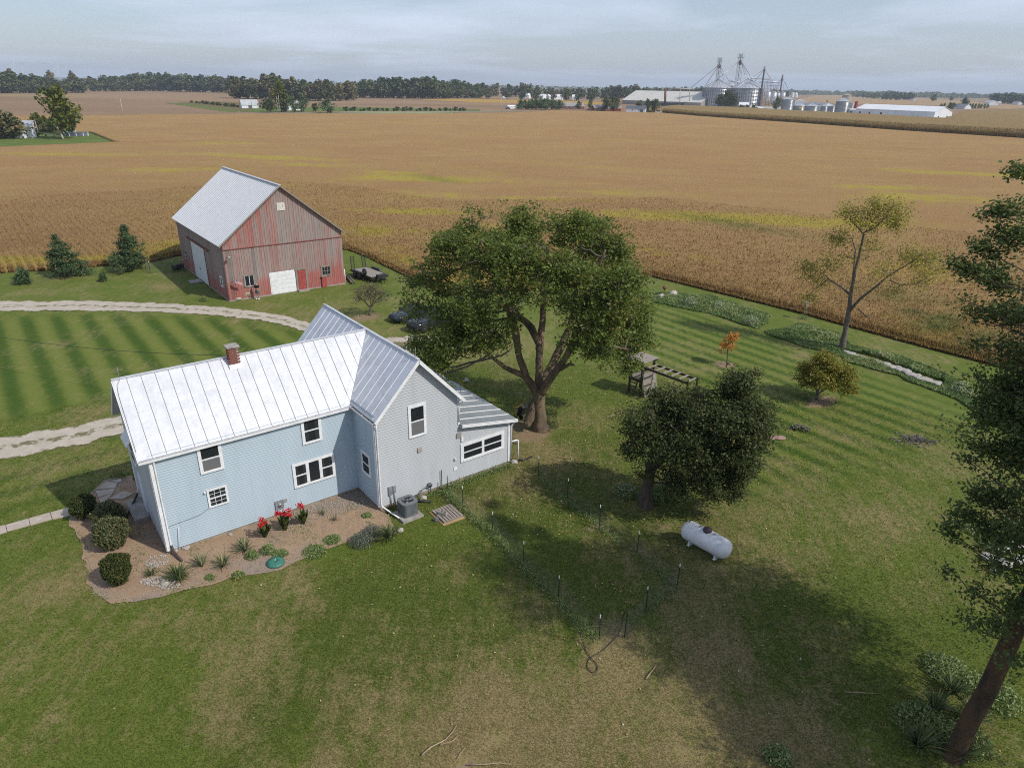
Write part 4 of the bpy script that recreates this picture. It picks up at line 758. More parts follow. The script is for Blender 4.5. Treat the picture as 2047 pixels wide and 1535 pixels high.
for px, lab, L_ in (((1835, 1495), 'largest yellow green daylily clump left of the leaning trunk', 1.15), ((1865, 1420), 'second daylily clump just up the leaning trunk', .95), ((1903, 1384), 'upright daylily clump farthest up behind the trunk', 1.05), ((1942, 1440), 'pale daylily clump right of the leaning trunk', 1.0), ((1916, 1512), 'daylily clump at the very foot of the leaning trunk', .9)):
    clump('daylily_plant', lab, at(*px), 90, L_, .06, 'leaf_lily', .85, .6)
for px, rx, h, lab in (((1345, 985), .9, .6, 'green weedy patch with small yellow blooms under the dark tree'), ((1250, 985), .8, .5, 'dark weedy patch left of the dark tree trunk'), ((1310, 1000), .5, .4, 'low weeds with orange blooms at the dark tree foot'), ((1555, 1515), .5, .4, 'pale weed clump at the bottom edge of the lawn'), ((1960, 1060), .9, .5, 'pale leafy weeds beside the stones under the edge tree'), ((1845, 1448), 1.0, .5, 'dark leafy weeds left of the leaning trunk base'), ((1925, 1480), .9, .45, 'low weeds crowding the right side of the trunk base'), ((1975, 1390), 1.1, .5, 'leafy weeds under the edge tree farther right'), ((1890, 1340), .9, .5, 'weeds in the shade just behind the leaning trunk'), ((1985, 1095), .6, .45, 'small pale weeds below the stones under the edge tree')):
    mound('weed_clump', lab, px, rx, h, 'leaf_weed', .14, int(1100 * rx), ('petal_orange', 25) if 'bloom' in lab else None)
# tall unmown patches by the field, counted as cover
STONES = P2((1686, 699), (1700, 702), (1756, 716), (1815, 740), (1886, 764), (1880, 774), (1810, 751), (1748, 725), (1692, 708))
def weeds(name, label, poly, n, h, mat, seed):
    xs = [p[0] for p in poly]; ys = [p[1] for p in poly]; x = rng.uniform(min(xs), max(xs), n * 3); y = rng.uniform(min(ys), max(ys), n * 3); k = (polydist(poly, x, y) > -.15 + .5 * (vnoise(x, y, .8, seed) - .5)) & (polydist(STONES, x, y) < -.1); x, y = x[k][:n], y[k][:n]; e = np.clip(polydist(poly, x, y) / 1.2, .25, 1); hh = .62 * h * e * (.15 + 1.5 * fbm(x, y, .9, seed) ** 1.5); z = rng.random(len(x)) ** .6 * hh
    leaf_object(name, np.stack([x, y, z + .02], 1), .22, M[mat], None, asp=.3, bias=.1, tint=np.clip(fbm(x, y, .7, seed + 2) * 1.6 - .3 + (z / h - .3) * .5, 0, 1), label=label, cat='plants', kind='stuff')
weeds('unmown_grass', 'tall unmown grass patch with white asters by the field', P2((1310, 585), (1420, 592), (1540, 632), (1515, 657), (1420, 627), (1305, 603)), 24000, .75, 'leaf_weed', 3)
weeds('unmown_grass', 'dark tall grass patch left of the sparse tree', P2((1530, 665), (1600, 648), (1680, 668), (1700, 700), (1690, 715), (1600, 690)), 17000, .85, 'leaf_weed', 4)
weeds('unmown_grass', 'weedy strip on both sides of the white stones', P2((1690, 690), (1800, 712), (1900, 755), (1975, 795), (2060, 850), (2040, 880), (1920, 800), (1800, 752), (1690, 722)), 26000, .7, 'leaf_weed', 6)
for px, lab in (((1380, 612), 'white aster clump in the middle of the grass patch'), ((1437, 618), 'white aster clump right of the rock pile'), ((1500, 648), 'widest white aster clump at the grass patch corner'), ((1920, 785), 'pale aster clump at the lower end of the stones')):
    mound('aster_plant', lab, px, .8, .85, 'leaf_weed', .14, 700, ('petal_white', 420))
# weeds creeping through the mulch and grass leaning over its edge
x = rng.uniform(-22.5, -5.4, 26000); y = rng.uniform(23, 33.5, 26000); d_ = polydist(BED, x, y); k = (d_ > 0) & ~inside(HOUSEPOLY, x, y) & ((fbm(x, y, .9, 41) > .62) | ((d_ < .22) & (vnoise(x, y, 2.2, 43) > .45))) & (rng.random(26000) < .8)
leaf_object('bed_weeds', np.c_[x[k], y[k], rng.random(k.sum()) * .07 + .015], .085, M['leaf_weed'], None, asp=.35, bias=.4, label='low green weeds scattered through the mulch bed and its edge', cat='weeds', kind='stuff')
# fallen leaves
n = 3200; a = rng.normal(size=(n, 2)) * np.array([8.5, 9]) + np.array([4, 38]); k = ~no_grass(a[:, 0], a[:, 1]) & (polydist(BED, a[:, 0], a[:, 1]) < 0); a = a[k]
leaf_object('fallen_leaves', np.c_[a, np.full(len(a), .02)], .09, M['petal_orange'] if False else leaf_mat('leaf_litter', (0.30, 0.24, 0.06), (0.42, 0.36, 0.18), (0.5, 0.45, 0.35), 0), None, bias=2.5, label='scattered pale fallen leaves on the grass under the maple', cat='leaves', kind='stuff')
# ---------------------------------------------------------------- farmhouse
def fbox(m, fn, a0, a1, z0, z1, o0, o1):
    p = [fn(a0, z0, o0), fn(a1, z0, o0), fn(a1, z0, o1), fn(a0, z0, o1), fn(a0, z1, o0), fn(a1, z1, o0), fn(a1, z1, o1), fn(a0, z1, o1)]
    return m.add(p, [(0, 3, 2, 1), (4, 5, 6, 7), (0, 1, 5, 4), (1, 2, 6, 5), (2, 3, 7, 6), (3, 0, 4, 7)])
def spans(poly, z):
    xs = []
    for (a, b), (c, d) in zip(poly, poly[1:] + poly[:1]):
        if (b > z) != (d > z): xs.append(a + (c - a) * (z - b) / (d - b))
    xs.sort(); return (xs[0], xs[-1]) if len(xs) > 1 else None
def lap(m, fn, poly, h=.128, o=.031, z0=.2):
    """overlapping siding courses cut to a wall outline"""
    top = max(p[1] for p in poly); lo = min(p[1] for p in poly); k = int((lo - z0) / h + 1e-6)
    while z0 + k * h < top - 1e-4:
        za, zb_ = max(z0 + k * h, lo), min(z0 + (k + 1) * h, top); k += 1
        s0, s1 = spans(poly, za + 1e-4), spans(poly, zb_ - 1e-4)
        if not s0 or not s1: continue
        m.add([fn(s0[0], za, o), fn(s0[1], za, o), fn(s1[1], zb_, .004), fn(s1[0], zb_, .004), fn(s0[0], za, -.02), fn(s0[1], za, -.02)], [(0, 1, 2, 3), (4, 5, 1, 0)])
    return m
def siding_mat(name, a, b):
    t = NT(name); v = t.coord('Object'); c = t.mix(t.noise(t.coord('Object', (1, 1, .15)), 1.2, 5, .6, .3, .7), a, b); c = t.mix(t.math('MULTIPLY', t.noise(t.coord('Object', (3, 3, .25)), 1.5, 4, .6, .55, .8), .35), c, tuple(x * .72 for x in b)); return t.set(c, .5, 0, .35)
M['siding_blue'] = siding_mat('siding_blue', (0.415, 0.50, 0.56), (0.37, 0.455, 0.515)); M['siding_grey'] = siding_mat('siding_grey', (0.465, 0.485, 0.505), (0.405, 0.425, 0.445))
def roof_mat(name, a, b, rough, metal):
    t = NT(name); v = t.coord('Object'); c = t.mix(t.noise(v, 1.6, 6, .65, .3, .7), a, b); c = t.mix(t.math('MULTIPLY', t.noise(t.coord('Object', (1.6, .5, .5)), 1.6, 7, .75, .48, .74), .75), c, tuple(x * .78 for x in b))
    t.bump(t.noise(t.coord('Object', (1, 1, 1)), 2.4, 3, .5, .25, .75), .18, .05); return t.set(c, rough, metal, .5)
M['roof_white'] = roof_mat('roof_white', (0.60, 0.615, 0.645), (0.52, 0.535, 0.57), .45, .1); M['roof_grey'] = roof_mat('roof_grey', (0.60, 0.62, 0.65), (0.52, 0.54, 0.57), .42, .15); M['roof_lean'] = roof_mat('roof_lean', (0.34, 0.37, 0.37), (0.28, 0.305, 0.31), .42, .35)
M['seam_brown'] = pm('seam_brown', (0.36, 0.33, 0.31), (0.22, 0.19, 0.17), 20, .8); M['seam_light'] = pm('seam_light', (0.80, 0.80, 0.80), (0.7, 0.7, 0.7), 9, .4)  # brown seams mix rust and painted shadow; cross roof's pale seams carry painted sunlight
M['foundation'] = pm('foundation', (0.34, 0.28, 0.21), (0.22, 0.18, 0.14), 3, .9, bump=.4)
house = thing('farmhouse', 'pale blue and grey clapboard farmhouse with white metal roof', 'house', (*HOUSE_O, 0), YAW)
W1, E1, RZ, UC, WC, VN, VF, OE, WL, EC = 5.715, 5.19, 7.90, 12.08, 2.45, -2.465, 8.24, .10, 3.42, 5.30
SM = (RZ - E1) / (W1 / 2); SC = (RZ - EC) / WC; UL, UR = UC - WC, UC + WC; UE = UR + WL
zf = .2
f_front = lambda a, z, o: (a, -o, z); f_jog = lambda a, z, o: (UL - o, a, z); f_gab = lambda a, z, o: (a, VN - o, z); f_left = lambda a, z, o: (-o, a, z); f_right = lambda a, z, o: (UE + o, a, z); f_rw = lambda a, z, o: (UR + o, a, z); f_back = lambda a, z, o: (a, W1 + o, z); f_backg = lambda a, z, o: (a, VF + o, z)
lap(MB(), f_front, [(0, zf), (UL, zf), (UL, E1 + .02), (0, E1 + .02)]).build('wall', M['siding_blue'], house)
lap(MB(), f_jog, [(VN, zf), (0, zf), (0, EC + .1), (VN, EC + .1)]).build('wall', M['siding_blue'], house)
m_ = lap(MB(), f_gab, [(UL, zf), (UR, zf), (UR, EC), (UC, RZ - .04), (UL, EC)], h=.145, o=.034); lap(m_, f_gab, [(UR, zf), (UE, zf), (UE, 2.86), (UR, 3.5)], h=.145, o=.034); m_.build('wall', M['siding_grey'], house)
lap(MB(), f_left, [(0, zf), (W1, zf), (W1, E1), (W1 / 2, RZ - .04), (0, E1)]).build('wall', M['siding_grey'], house)
m_ = lap(MB(), f_right, [(VN, zf), (6.9, zf), (6.9, 2.86), (VN, 2.86)]); lap(m_, f_rw, [(VN, 3.4), (VF, 3.4), (VF, EC), (VN, EC)]); lap(m_, f_back, [(0, zf), (UL, zf), (UL, E1), (0, E1)]); lap(m_, f_backg, [(UL, zf), (UR, zf), (UR, EC), (UC, RZ - .04), (UL, EC)]); lap(m_, lambda a, z, o: (a, 6.9 + o, z), [(UR, zf), (UE, zf), (UE, 2.86), (UR, 3.5)]); lap(m_, lambda a, z, o: (UL - o, a, z), [(W1, zf), (VF, zf), (VF, EC), (W1, EC)])
m_.build('wall', M['siding_grey'], house)
fd = MB(); fd.box(.02, UL, .02, W1 - .02, -.3, .2); fd.box(UL + .02, UR, VN + .02, VF - .02, -.3, .21); fd.box(UR, UE - .02, VN + .02, 6.88, -.3, .2); fd.build('foundation', M['foundation'], house)
# roofs: deck, and every standing seam pan on it
def roof_part(name, polys, mat):
    m = MB()
    for p in polys: m.prism([(q[0], q[1], q[2] - .025) for q in p], (0, 0, -.07))
    return m.build(name, mat, house)
vf = lambda u: -OE if u < 9.434 else -OE + (u - 9.434) * (W1 / 2 + OE) / (UC - 9.434)
zm = lambda v: RZ - SM * (W1 / 2 - v); zc_ = lambda u: RZ - SC * abs(UC - u)
HV = W1 / 2
main_roof = roof_part('roof', [[(-.42, -OE, zm(-OE)), (9.434, -OE, zm(-OE)), (UC, HV, RZ), (-.42, HV, RZ)], [(-.42, W1 + OE, zm(-OE)), (-.42, HV, RZ), (UC, HV, RZ), (9.434, W1 + OE, zm(-OE))]], M['roof_white'])
def pan(poly, mat, parent, rib, ribm, name='roof_panel', th=.02):
    poly = [Vector(p) for p in poly]; m = MB(); m.prism([p + Vector((0, 0, .0)) for p in poly], (0, 0, -th)); m.cur = 1
    if rib: m.beam(rib[0], rib[1], .016 if ribm is M['seam_brown'] else .022, .04)
    return m.build(name, [mat, ribm], parent)
u = -.42; st = .588
while u < UC - .15:
    a, b = u + .004, min(u + st - .004, UC - .02); pts = [(a, vf(a))]
    if a < 9.434 < b: pts.append((9.434, -OE))
    pts += [(b, vf(b)), (b, HV), (a, HV)]
    jz = random.uniform(-.004, .004); pan([(p, q, zm(q) + .012 + jz) for p, q in pts], M['roof_white'], main_roof, ((u, vf(u), zm(vf(u)) + .018), (u, HV, RZ + .018)) if u > -.4 else None, M['seam_brown']); u += st
u = -.42
m_ = MB(); m_.beam((-.44, HV, RZ + .02), (UC - .1, HV, RZ + .02), .14, .05)
m_.build('ridge_cap', M['roof_white'], main_roof)
m_ = MB()
for k in range(34):   # horizontal lap joints, one or two per pan
    a = -.42 + st * (k % 17) + .02; v_ = random.uniform(.2, 2.6)
    if a + st < 9.2 or v_ > vf(a + st) + .1: m_.beam((a, v_, zm(v_) + .016), (a + st - .05, v_, zm(v_) + .016), .016, .014)
m_.build('lap_joint', M['seam_light'], main_roof, kind='stuff')
VN2, VF2 = VN - .32, VF + .32; ve = UL - OE
cross_roof = roof_part('roof', [[(ve, VN2, zc_(ve)), (UC, VN2, RZ), (UC, HV, RZ), (9.434, -OE, zc_(9.434)), (ve, -OE, zc_(ve))], [(ve, VF2, zc_(ve)), (ve, W1 + OE, zc_(ve)), (9.434, W1 + OE, zc_(9.434)), (UC, HV, RZ), (UC, VF2, RZ)], [(UR + .2, VN2, zc_(UR + .2)), (UR + .2, VF2, zc_(UR + .2)), (UC, VF2, RZ), (UC, VN2, RZ)]], M['roof_grey'])
def ulo(v):
    if v < -OE: return ve
    if v < HV: return 9.434 + (v + OE) * (UC - 9.434) / (HV + OE)
    if v < W1 + OE: return 9.434 + (W1 + OE - v) * (UC - 9.434) / (HV + OE)
    return ve
v = VN2; st2 = (VF2 - VN2) / 18
for k in range(18):
    a, b = v + .004, v + st2 - .004; pl_ = [(ulo(a), a)]
    for brk in (-OE, W1 + OE):
        if a < brk < b: pl_ += [(ulo(brk - 1e-4), brk), (ulo(brk + 1e-4), brk)] if brk < 0 else [(ulo(brk - 1e-4), brk), (ulo(brk + 1e-4), brk)]
    pl_ += [(ulo(b), b)]
    if a < HV < b: pl_ = [(ulo(a), a), (UC - .03, HV), (ulo(b), b)]
    pan([(p, q, zc_(p) + .012) for p, q in pl_] + [(UC, b, RZ + .012), (UC, a, RZ + .012)], M['roof_grey'], cross_roof, ((ulo(v) + .05, v, zc_(ulo(v) + .05) + .018), (UC, v, RZ + .018)) if k and UC - ulo(v) > .4 else None, M['seam_light'])
    pan([(UC, a, RZ + .012), (UC, b, RZ + .012), (UR + .2, b, zc_(UR + .2) + .012), (UR + .2, a, zc_(UR + .2) + .012)], M['roof_grey'], cross_roof, ((UC, v, RZ + .018), (UR + .2, v, zc_(UR + .2) + .018)) if k else None, M['seam_light']); v += st2
m_ = MB(); m_.beam((UC, VN2, RZ + .02), (UC, VF2, RZ + .02), .14, .05); m_.build('ridge_cap', M['roof_grey'], cross_roof)
m_ = MB()
for sgn, vv in ((1, -OE), (-1, W1 + OE)): m_.prism([(9.434 - .3, vv, zm(-OE) + .018), (9.434, vv, zm(-OE) + .022), (UC, HV, RZ + .024), (UC - .35, HV, RZ + .02)], (0, 0, .012))
m_.build('valley_flashing', M['roof_white'], main_roof)
zl = lambda u: 3.58 - (u - UR) * (3.58 - 2.88) / (UE + .36 - UR)
lean_roof = roof_part('roof', [[(UR + .03, VN - .30, zl(UR + .03)), (UE + .36, VN - .30, zl(UE + .36)), (UE + .36, 7.1, zl(UE + .36)), (UR + .03, 7.1, zl(UR + .03))]], M['roof_lean'])
v = VN - .30; st3 = (7.1 - v) / 12
for k in range(12):
    a, b = v + .003, v + st3 - .003; pan([(UR + .03, a, zl(UR + .03) + .01), (UE + .36, a, zl(UE + .36) + .01), (UE + .36, b, zl(UE + .36) + .01), (UR + .03, b, zl(UR + .03) + .01)], M['roof_lean'], lean_roof, ((UR + .03, v, zl(UR + .03) + .03), (UE + .36, v, zl(UE + .36) + .03)), M['seam_light']); v += st3
# trim, gutters, downspouts
wp = M['white_paint']
m_ = MB(); m_.beam((ve, VN2 - .02, zc_(ve) - .08), (UC, VN2 - .02, RZ - .08), .03, .17); m_.beam((UR + .2, VN2 - .02, zc_(UR + .2) - .08), (UC, VN2 - .02, RZ - .08), .03, .17); m_.beam((-.44, -OE, zm(-OE) - .08), (-.44, HV, RZ - .08), .03, .15); m_.beam((-.44, W1 + OE, zm(-OE) - .08), (-.44, HV, RZ - .08), .03, .15)
m_.prism([(ve, VN2, zc_(ve) - .1), (UC, VN2, RZ - .1), (UC, VN, RZ - .1), (ve, VN, zc_(ve) - .1)], (0, 0, -.012)); m_.prism([(UR + .2, VN2, zc_(UR + .2) - .1), (UC, VN2, RZ - .1), (UC, VN, RZ - .1), (UR + .2, VN, zc_(UR + .2) - .1)], (0, 0, -.012)); m_.prism([(-.44, -OE, zm(-OE) - .1), (-.44, HV, RZ - .1), (0, HV, RZ - .1), (0, -OE, zm(-OE) - .1)], (0, 0, -.012))
m_.beam((UR + .03, VN - .32, zl(UR) - .07), (UE + .36, VN - .32, zl(UE + .36) - .07), .03, .12); m_.beam((UE + .38, VN - .32, zl(UE + .36) - .07), (UE + .38, 7.1, zl(UE + .36) - .07), .03, .12); m_.prism([(UR, VN - .3, zl(UR) - .1), (UE + .36, VN - .3, zl(UE + .36) - .1), (UE + .36, VN, zl(UE + .36) - .1), (UR, VN, zl(UR) - .1)], (0, 0, -.012)); build_each(m_, 'fascia', wp, house)
for fn_, a0_, a1_, z0_, z1_ in ((f_front, -.03, .12, zf, E1), (f_left, 0, .1, zf, E1), (f_left, W1 - .1, W1 + .03, zf, E1), (f_gab, UL - .03, UL + .1, zf, EC), (f_jog, VN, VN + .1, zf, EC), (f_gab, UE - .1, UE + .03, zf, 2.85), (f_right, VN, VN + .1, zf, 2.85), (f_gab, UR - .08, UR + .04, 3.55, EC)): fbox(MB(), fn_, a0_, a1_, z0_, z1_, .0, .062).build('corner_board', wp, house)
def gutter(a, b, inward):
    a, b, w_ = Vector(a), Vector(b), Vector(inward); m = MB(); d = (b - a).normalized()
    m.prism([a - w_ * .13, a - w_ * .13 + Vector((0, 0, .12)), a - w_ * .118 + Vector((0, 0, .12)), a - w_ * .118], b - a); m.prism([a - w_ * .13, a, a + Vector((0, 0, .012)), a - w_ * .13 + Vector((0, 0, .012))], b - a); m.prism([a, a + Vector((0, 0, .11)), a - w_ * .01 + Vector((0, 0, .11)), a - w_ * .01], b - a)
    n_ = int((b - a).length / .85)
    for k in range(n_ + 1): p = a.lerp(b, k / max(1, n_)); m.beam(p - w_ * .125 + Vector((0, 0, .115)), p + Vector((0, 0, .115)), .02, .012)
    m.cur = 1; m.prism([a - w_ * .115 + Vector((0, 0, .014)), a - w_ * .012 + Vector((0, 0, .014)), a - w_ * .012 + Vector((0, 0, .05)), a - w_ * .115 + Vector((0, 0, .05))], b - a); return m.build('gutter', [wp, M['gutter_fill']], house)
M['gutter_fill'] = pm('gutter_fill', (0.07, 0.055, 0.045), (0.03, 0.025, 0.02), 12, .95)  # dark brown fill along the inside of the gutters
gutter((-.44, -OE + .01, zm(-OE) - .15), (9.43, -OE + .01, zm(-OE) - .15), (0, 1, 0)); gutter((ve + .01, VN2, zc_(ve) - .15), (ve + .01, -OE - .14, zc_(ve) - .15), (1, 0, 0))
M['pipe'] = wp
def pipe(pts, r_=.045, mat=None, name='downspout', n=6): return MB().tube(pts, r_, n).build(name, mat or wp, house)
pipe([(.16, -.12, zm(-OE) - .14), (.16, -.10, zm(-OE) - .3), (.16, -.075, 4.7), (.16, -.075, .55), (.17, -.09, .42)]); pipe([(.16, -.09, .48), (.2, -.2, .2), (.28, -.65, .1), (.35, -.95, .07)], .06, M['brown_plastic'], 'drain_hose', 8)
pipe([(UL - .02, VN2 + .1, zc_(ve) - .16), (UL + .05, VN - .09, zc_(ve) - .5), (UL + .05, VN - .085, .4), (UL + .08, VN - .12, .26), (UL + .42, VN - 1.35, .08)]); pipe([(UR + .2, VN - .25, EC - .3), (UR + .1, VN - .1, EC - .5), (UR - .02, VN - .085, EC - .75), (UR - .02, VN - .085, 3.75)], .04)
pipe([(UE + .36, VN - .2, 2.76), (UE + .12, VN - .08, 2.5), (UE + .06, VN - .07, .35)]); pipe([(UE + .08, VN - .02, 1.42), (UE + .5, VN - .06, 1.42), (UE + .62, VN - .06, 1.36), (UE + .64, VN - .06, .08)], .055); pipe([(UE + .64, VN - .06, .08), (UE + .9, VN - .25, .06), (UE + 1.6, VN - .2, .06)], .05, M['black_plastic'], 'drain_hose')
pipe([(-.06, W1 - .05, E1), (-.06, W1 - .05, .7), (-.15, W1 - .1, .5)]); pipe([(-.15, W1 - .1, .5), (-.5, W1 - .6, .25), (-1.0, W1 - 1.4, .08), (-1.1, W1 - 1.9, .06)], .06, M['black_plastic'], 'drain_hose', 8)
# windows
def window(fn, a0, a1, z0, z1, kind, parent=house, w_=.11, curtain=False, lower=None, trim=None):
    base_fn = fn; fn = lambda a, z, o: base_fn(a, z, o + .03)
    m = MB()
    fbox(m, fn, a0, a0 + w_, z0, z1, -.03, .05); fbox(m, fn, a1 - w_, a1, z0, z1, 0, .05); fbox(m, fn, a0 + w_, a1 - w_, z1 - w_, z1, 0, .054); fbox(m, fn, a0 + w_, a1 - w_, z0, z0 + w_ * .8, 0, .062)
    win = m.build('window', trim or wp, parent); i0, i1, j0, j1 = a0 + w_, a1 - w_, z0 + w_ * .8, z1 - w_
    fbox(MB(), fn, i0, i1, j0, j1, .026, .028).build('room', M['room'], win)
    bays = {'double': 1, 'grid': 1, 'triple': 3, 'pair': 2}[kind]; s_ = MB(); mull = .09 if bays > 1 else 0; bw = (i1 - i0 - mull * (bays - 1)) / bays; zm_ = (j0 + j1) / 2
    for b in range(bays):
        x0 = i0 + b * (bw + mull); x1 = x0 + bw; single = kind == 'triple' and b == 1
        for p, q in ((j0, zm_), (zm_, j1)) if not single else ((j0, j1),):
            fbox(s_, fn, x0, x0 + .035, p, q, .028, .048); fbox(s_, fn, x1 - .035, x1, p, q, .028, .048); fbox(s_, fn, x0 + .035, x1 - .035, p, p + .035, .028, .048); fbox(s_, fn, x0 + .035, x1 - .035, q - .035, q, .028, .048)
            low = p == j0; fbox(MB(), fn, x0 + .035, x1 - .035, p + .035, q - .035, .036, .039).build('pane', M['screen'] if (low and lower) else M['glass'], win)
            if kind == 'grid':
                for k in (1, 2): xx = x0 + bw * k / 3; fbox(s_, fn, xx - .01, xx + .01, p + .035, q - .035, .041, .046)
                fbox(s_, fn, x0 + .035, x1 - .035, (p + q) / 2 - .01, (p + q) / 2 + .01, .041, .046)
        if b < bays - 1: fbox(s_, fn, x1, x1 + mull, j0, j1, .0, .052)
        if curtain and not single:
            c = MB(); cw = bw * .28
            for e0, e1 in ((x0 + .03, x0 + cw), (x1 - cw, x1 - .03)):
                for k in range(5): fbox(c, fn, e0 + (e1 - e0) * k / 5, e0 + (e1 - e0) * (k + .8) / 5, j0 + .04, j1 - .04, .0285, .0285 + .003 * (k % 2) + .002)
            c.build('curtain', M['curtain'], win)
    s_.build('sash', wp, win); return win
window(f_front, 1.97, 3.03, 3.6, 5.05, 'double', lower=True); window(f_front, 6.85, 7.88, 3.63, 5.06, 'double', curtain=True); window(f_front, 2.07, 2.99, 1.76, 2.73, 'grid', w_=.06, curtain=True); window(f_front, 6.17, 8.39, 1.35, 2.72, 'triple', curtain=True); window(f_jog, -1.82, -.8, 1.6, 2.9, 'double', w_=.13, curtain=True); window(f_gab, 11.49, 12.52, 3.62, 5.42, 'double', lower=True); window(f_gab, 14.6, 17.56, 1.2, 2.35, 'pair', w_=.17)
# fittings on the walls
m_ = MB(); fbox(m_, f_front, 5.1, 5.52, .5, .95, .02, .1); m_.lathe([(.0, 0), (.09, 0), (.09, .06), (0, .08)], (5.31, -.17, .73), 12, 'y'); m_.build('meter_box', M['galv'], house); fbox(MB(), f_front, 5.53, 5.72, .78, .92, .02, .07).build('junction_box', M['concrete'], house)
fbox(MB(), f_gab, 11.95, 12.2, 2.68, 2.92, .02, .09).build('vent_cover', pm('vent_tan', (.42, .37, .31)), house); fbox(MB(), f_gab, 14.15, 14.36, .85, 1.04, .02, .06).build('outlet_cover', wp, house); MB().tube([(14.2, VN, 1.55), (14.2, VN - .12, 1.62), (14.26, VN - .14, 1.52)], .04, 6).build('vent_hood', wp, house)
m_ = MB(); fbox(m_, f_gab, 14.35, 14.65, 2.78, 3.05, .02, .08); m_.build('vent_grille', M['concrete'], house); m_ = MB(); fbox(m_, f_gab, 14.64, 14.76, 2.5, 2.78, .02, .1); m_.build('porch_light', wp, house)
m_ = MB(); m_.tube([(1.98, -.12, 2.62), (1.98, -.03, 2.68)], .05, 8); m_.build('camera_light', wp, house)
m_ = MB(); m_.box(10.15, 10.35, VN - .12, VN - .02, .75, 1.25); m_.box(10.4, 10.55, VN - .12, VN - .02, .8, 1.2); m_.tube([(10.25, VN - .08, .75), (10.25, VN - .08, .1)], .03, 6); m_.tube([(10.48, VN - .08, .8), (10.48, VN - .08, .1)], .03, 6); m_.build('disconnect_box', M['galv'], house)
m_ = MB(); m_.lathe([(0, 0), (.13, 0), (.13, .12), (0, .14)], (12.55, VN - .2, .55), 10, 'y'); m_.tube([(12.5, VN - .1, .5), (12.1, VN - .25, .55), (11.7, VN - .2, .15)], .025, 6); m_.tube([(12.6, VN - .12, .45), (12.6, VN - .12, .0)], .03, 6); m_.build('gas_meter', M['steel_gray'], house)
# chimney of separate bricks
ch = MB(); ch.box(4.62, 5.08, 2.42, 2.86, 7.2, 8.46); chim = ch.build('chimney', pm('mortar', (.42, .38, .34), (.3, .27, .24), 20, .95), house)
bk = MB(); rows_ = 12
M['brick'] = NT('brick').m; tb = NT('brick_clay'); tb.set(tb.mix(tb.noise(tb.coord('Object'), 7, 2, .5, .35, .65), (.24, .075, .045), (.12, .04, .03)), .9, 0, .2); M['brick'] = tb.m
bm = MB(); bm.box(0, .172, 0, .10, 0, .056); bmesh_ = bm.mesh('brick', M['brick'])
def brick(x, y, z, rz=0):
    o = bpy.data.objects.new('brick', bmesh_); COL.objects.link(o); o.parent = chim; o.location = (x + random.uniform(-.003, .003), y, z); o.rotation_euler = (0, 0, rz)
for k in range(rows_):
    z = 7.53 + k * .078
    for i in range(2 if k % 2 else 3):
        brick(4.515 + .1 + i * .19 - (0 if k % 2 else .06), 2.405, z)
        if z > 7.8 and i < 2: brick(4.605, 2.44 + i * .2 + .18, z, -math.pi / 2)
m_ = MB(); m_.box(4.54, 5.14, 2.35, 2.93, 8.47, 8.54); m_.build('chimney_cap', M['concrete'], chim); m_ = MB(); m_.prism([(4.54, 2.3, zm(2.3) + .03), (5.16, 2.3, zm(2.3) + .03), (5.16, 2.4, zm(2.4) + .17), (4.54, 2.4, zm(2.4) + .17)], (0, .02, .0)); m_.build('flashing', wp, chim)
for p in ((-.1, HV, RZ), (UC, VF2 - .35, RZ), (UC, HV + .9, RZ), (UC, VN2 + .3, RZ)):
    m_ = MB(); m_.tube([p, (p[0], p[1], p[2] + .55)], [.014, .006], 5); m_.beam((p[0] - .12, p[1], p[2]), (p[0], p[1], p[2] + .18), .012, .012); m_.build('lightning_rod', M['galv'], house)
m_ = MB(); m_.tube([(-.05, HV, RZ + .04), (-.28, HV - .25, RZ - .2), (-.34, HV - .6, RZ - .52), (-.38, .2, zm(.2) + .03)], .012, 5); m_.build('grounding_wire', M['old_wood'], house)
# side porch on the far left end
m_ = MB(); m_.prism([(-.03, 4.0, 4.35), (-.03, 5.45, 4.35), (-.34, 5.45, 3.95), (-.34, 4.0, 3.95)], (0, 0, -.05)); m_.build('window_hood', wp, house); window(f_left, 4.15, 5.3, 2.7, 3.95, 'double')
MB().box(-.75, -.05, 3.4, W1 - .1, .0, .28).build('front_step', M['concrete'], house)
fbox(MB(), f_left, 3.7, 4.6, .3, 2.3, .02, .07).build('door', wp, house)

# ---------------------------------------------------------------- red barn
BO = (-28.368, 67.30); BY = R(37.3)
def bloc(u, v, z=0): c, s = math.cos(BY), math.sin(BY); return Vector((BO[0] + c * u - s * v, BO[1] + s * u + c * v, z))
barn = thing('barn', 'weathered red timber barn with grey metal roof', 'barn', (*BO, 0), BY)
BW, BL, BE, BR, BOV = 12.34, 18.0, 5.85, 10.85, .40; SB = (BR - BE) / (BW / 2)
def barn_mat():
    t = NT('barn_boards'); k = t.attr('tint'); hgt = t.attr('low'); v = t.coord('Object', (4, 4, .22)); f = t.noise(v, 1.4, 6, .68, .3, .7); f2 = t.noise(t.coord('Object', (9, 9, .3)), 2.5, 4, .7, .3, .7)
    grey = t.mix(f2, (.37, .315, .29), (.20, .165, .15)); red = t.mix(f2, (.42, .17, .145), (.28, .09, .078)); a = t.math('ADD', t.math('MULTIPLY', f, .62), t.math('MULTIPLY', k, .42)); a = t.math('ADD', a, t.math('MULTIPLY', hgt, .75)); c = t.mix(t.rng(a, .40, 1.02, 0, 1), grey, red)
    c = t.mix(t.rng(k, .0, .08, .55, 0), c, (.09, .075, .07)); c = t.mix(t.rng(t.noise(t.coord('Object', (1, 1, .4)), .55, 3, .5, .5, .7), 0, 1, 0, .30), c, (.36, .31, .29)); t.bump(f2, .5, .02); return t.set(c, .9, 0, .15)
